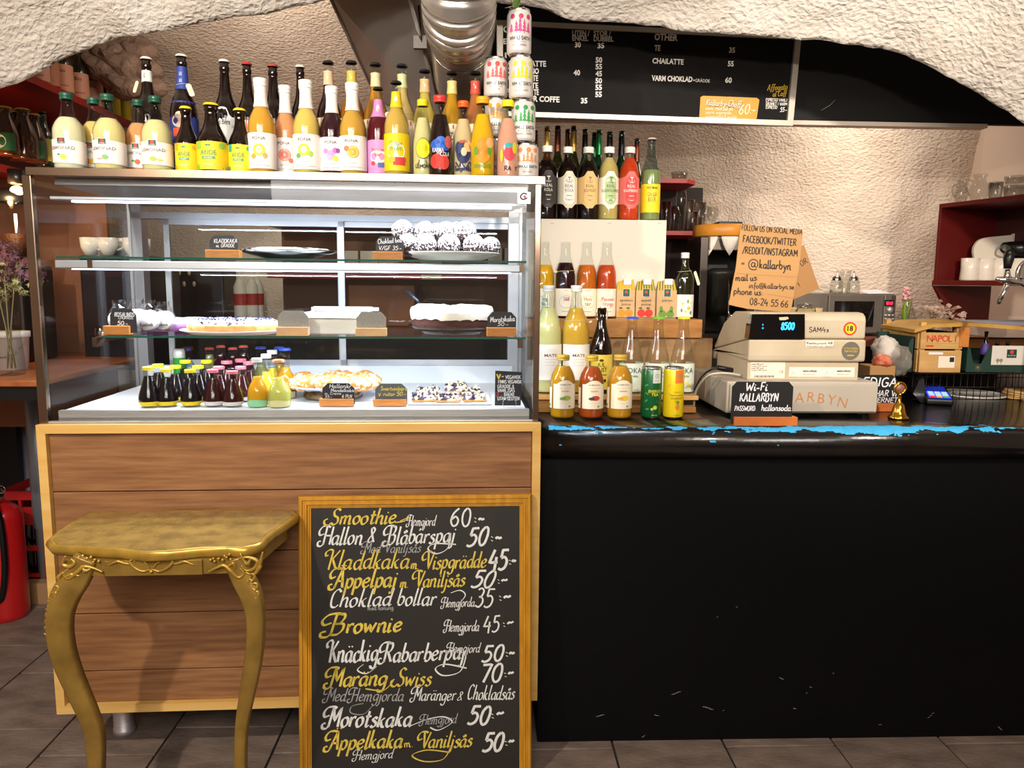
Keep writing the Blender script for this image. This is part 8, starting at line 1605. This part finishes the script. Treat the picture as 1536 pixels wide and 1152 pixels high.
# espresso machine with stacked cups seen through the side glass
ye = 2.9; xe0, xe1 = hY(118, 400, ye).x, hY(222, 400, ye).x; ze = hY(170, 383, ye).z
o = thing('espresso_machine', 'dark espresso machine with cups on top, seen through the case side glass', 'coffee machine', (xe0, ye, WZ-.05)); b = MB().mat(mat('machine_dark', '#2a2830', .3, .5)); b.box(0, 0, 0, xe1-xe0, .3, ze-WZ+.05, bev=.01); b.build('housing', o); 
b = MB().mat(CHROME); [b.lathe([(0, .12), (.03, .12), (.03, .16), (0, .16)], 16, c=(xx, -.03)) for xx in (.09, .2)]; b.build('group_head', o)
for i, (x, y, Y) in enumerate(((136, 383, 2.95), (163, 383, 2.95), (180, 383, 3.02), (200, 383, 2.95), (212, 383, 3.05), (150, 383, 3.1))):
    q = hY(x, y, Y); k = mpp(q); b0 = thing('coffee_cup', ['leftmost', 'second', 'third, set back', 'fourth', 'rightmost, set back', 'rear left'][i]+' white coffee cup on the espresso machine, seen through the glass', 'cup', (q.x, Y, ze+.001), rz=i*.5, group='white cups on the espresso machine'); MB().mat(PL).lathe([(0, 0), (8*k, 0), (13*k, 12*k), (14*k, 26*k), (13*k, 26*k), (12*k, 12*k), (0, 3*k)], 20).build('cup', b0, fixn=False)
    b = MB().mat(PL); b.tube([tuple(v) for v in smooth_pts([(12*k, 0, 22*k), (20*k, 0, 21*k), (20*k, 0, 12*k), (11*k, 0, 8*k)], 4)], 1.7*k, 6); b.build('handle', b0)
# red crate with bottles, extinguisher, wall piece below the worktop
yc = 3.08; xa_, xb_ = hY(2, 800, yc).x, hY(88, 800, yc).x; zc1 = hY(40, 737, yc).z; zc0 = hY(40, 868, yc).z
b = MB().mat(mat('pallet_wood', '#a8835a', .6)); b.box(xa_, yc-.05, .0, xb_+.1, yc+.4, max(zc0-.001, .02)); q = b.build('low_plinth'); tag(q, 'low wooden plinth under the red bottle crate', 'plinth')
o = thing('bottle_crate', 'red plastic crate full of capped bottles under the side worktop', 'crate', (xa_, yc, max(zc0, .021))); w = xb_-xa_; h = zc1-zc0; RP = mat('red_plastic', '#b01c1c', .4); b = MB().mat(RP)
for z0, z1 in ((0, .02), (h*.32, h*.38), (h*.62, h*.82), (h*.9, h)): b.box(0, 0, z0, w, .006, z1); b.box(0, .29, z0, w, .3, z1); b.box(0, 0, z0, .006, .3, z1); b.box(w-.006, 0, z0, w, .3, z1)
for x in (0, w/3, 2*w/3, w-.012): b.box(x, -.001, 0, x+.012, .008, h)
b.box(0, 0, 0, w, .3, .006); b.build('crate_body', o)
for i in range(4):
    for j in range(2): P_ = Matrix.Translation((xa_+.035+i*(w-.07)/3, yc+.07+j*.13, o.location.z+.007)); bottle('capped dark bottle in the red crate, %s in the %s row' % (('leftmost', 'second', 'third', 'rightmost')[i], ('front', 'rear')[j]), 0, 0, 0, 0, 0, 'long', None, .8, ('crown', ['#c8c4bc', '#8a8680', '#c83a30', '#d8d4cc'][i]), [], T_=(P_, .026, h*.93), gl='brown', group='bottles in the red crate', n=14)
b = MB().mat(mat('pale_cloth', '#b8bac8', .8)); b.box(hY(15, 650, 3.58).x, 3.58, .1, hY(80, 650, 3.58).x+.3, 3.59, z_e-.03); q = b.build('pale_screen'); tag(q, 'pale grey panel below the side worktop behind the crate', 'panel')
q = hZ(8, 925, 0); ye = q.y; k = mpp(q); EX = mat('extinguisher_red', '#b4181a', .3, coat=.5); o = thing('fire_extinguisher', 'red fire extinguisher with black hose on the floor at the left edge', 'fire extinguisher', (hY(7, 850, ye).x, ye, 0)); H = hY(8, 752, ye).z
MB().mat(EX).lathe([(0, 0), (26*k, 0), (28*k, .01), (29*k, .03), (29*k, H*.86), (26*k, H*.93), (14*k, H*.985), (0, H)], 32).build('cylinder', o)
MB().mat(CHROME).lathe([(0, H), (7*k, H), (7*k, H+.03), (4*k, H+.05), (0, H+.05)], 16).build('valve', o); b = MB().mat(BLACKP); b.tube([tuple(v) for v in smooth_pts([(0, -.02, H+.03), (.02, -.07, H+.02), (.045, -.075, H-.06), (.048, -.075, H*.5), (.03, -.075, H*.25), (.01, -.075, H*.2)], 8)], .011, 10); b.build('hose', o)
b = MB().mat(CHROME); b.tube([(.03+.014*math.cos(a*PI/8), -.03, H+.055+.014*math.sin(a*PI/8)) for a in range(16)], .0015, 6, closed=True); b.build('safety_ring', o)

# ------------------------------------------------------------------ behind the case: long red shelves, cartons, squeeze bottles
YB = 3.45; q0, q1 = hY(398, 338, YB), hY(800, 338, YB)
for i, (y, lb) in enumerate(((333, 'upper long red shelf seen through the rear doors of the case'), (411, 'lower long red shelf seen through the rear doors of the case'))):
    zz = hY(600, y, YB).z; o = thing('red_shelf', lb, 'shelf', (q0.x, YB, zz)); b = MB().mat(RED); b.box(0, 0, -.022, q1.x-q0.x, .26, 0, bev=.001); b.build('board', o)
    for px in ((480,) if i == 0 else (632,)): b = MB().mat(mat('cream_tag', '#d8c898', .6)); a = hY(px, y, YB).x-q0.x; b.box(a, -.002, -.022, a+.09, -.0005, -.002); b.build('shelf_tag', o)
    if i == 1: zlo = zz
b = MB().mat(mat('brown_backing', '#7a5a46', .8)); b.box(q0.x, YB+.265, BC_Z, q1.x, YB+.28, hY(600, 325, YB).z); q = b.build('rear_backing'); tag(q, 'dark brown backing behind the long red shelves', 'panel')
for i, px in enumerate((524, 553, 582, 745, 765)):
    a = hY(px, 380, YB+.05); k = mpp(a); o = thing('tea_carton', ['first', 'second', 'third', 'fourth', 'rightmost'][i]+' pale tea carton on the lower long red shelf, seen through the case', 'carton', (a.x, YB+.05, zlo+.001), group='pale cartons behind the case'); h = .10 if i < 3 else .12; b = MB().mat(mat('pale_carton', '#cfc8b4', .6, var=.05)); b.box(-.038, 0, 0, .038, .12, h, bev=.002); b.build('carton_body', o); b = MB().mat(mat('carton_print', '#8a8470', .6)); b.box(-.025, -.001, .015, .02, 0, .03); b.build('print', o)
ra0, ra1 = hY(262, 470, 3.4).x, hY(806, 470, 3.4).x
o = thing('rear_counter', 'dark rear worktop behind the display case', 'counter', (ra0, 3.35, 0)); b = MB().mat(M_BACK); b.box(0, 0, BC_Z-.035, ra1-ra0-.01, .72, BC_Z, bev=.002); b.build('worktop', o); b = MB().mat(mat('dark_cupboard', '#14110f')); b.box(0, .03, 0, ra1-ra0-.01, .72, BC_Z-.036); b.build('cupboard', o)
for i, px in enumerate((360, 378, 386)):
    a = hY(px, 440, 3.5+.03*i); k = mpp(a); o = thing('squeeze_bottle', ['left', 'middle', 'right'][i]+' white squeeze bottle with long nozzle behind the case glass', 'bottle', (a.x, a.y, BC_Z+.001), group='squeeze bottles behind the case'); hb = hY(px, 420, a.y).z-BC_Z; ht_ = hY(px, 400, a.y).z-BC_Z
    MB().mat(mat('syrup_white', '#e8e0cc', .4)).lathe([(0, 0), (.026, 0), (.028, .01), (.028, hb*.85), (.014, hb)], 16).build('body', o); MB().mat(mat('nozzle_cream', '#e0d4a8', .5)).lathe([(.014, hb), (.006, hb+.01), (.003, ht_), (0, ht_)], 12).build('nozzle', o); MB().mat(mat('red_label', '#b83830', .5)).lathe([(.0285, hb*.45), (.0285, hb*.7)], 16).build('label', o)
a = hY(285, 420, 3.6); o = thing('knife_block', 'dark appliance with pale knobs behind the left rear door', 'appliance', (a.x-.09, 3.6, BC_Z+.001)); hh = hY(285, 400, 3.6).z-BC_Z; b = MB().mat(mat('appliance_dark', '#1c1a20', .4)); b.box(-.05, 0, 0, .24, .2, hh, bev=.01); b.build('body', o)
for i in range(6): b = MB().mat(mat('pale_knob', '#c8b490', .5)); b.ball((.0+.045*(i % 3)+.02*(i > 2), -.006, hh-.03-.05*(i//3)), .011, 8, 6, sq=(.7, .6, 1.2)); b.build('knob', o)
a = hY(560, 440, 3.45); o = thing('toaster_oven', 'warm lit brown oven behind the rear door, middle', 'oven', (a.x-.12, 3.5, BC_Z+.001)); b = MB().mat(mat('oven_brown', '#8a5228', .5, var=.25, vscale=6)); b.box(0, 0, 0, .3, .18, (zlo-.03)-BC_Z-.02, bev=.006); b.build('body', o)
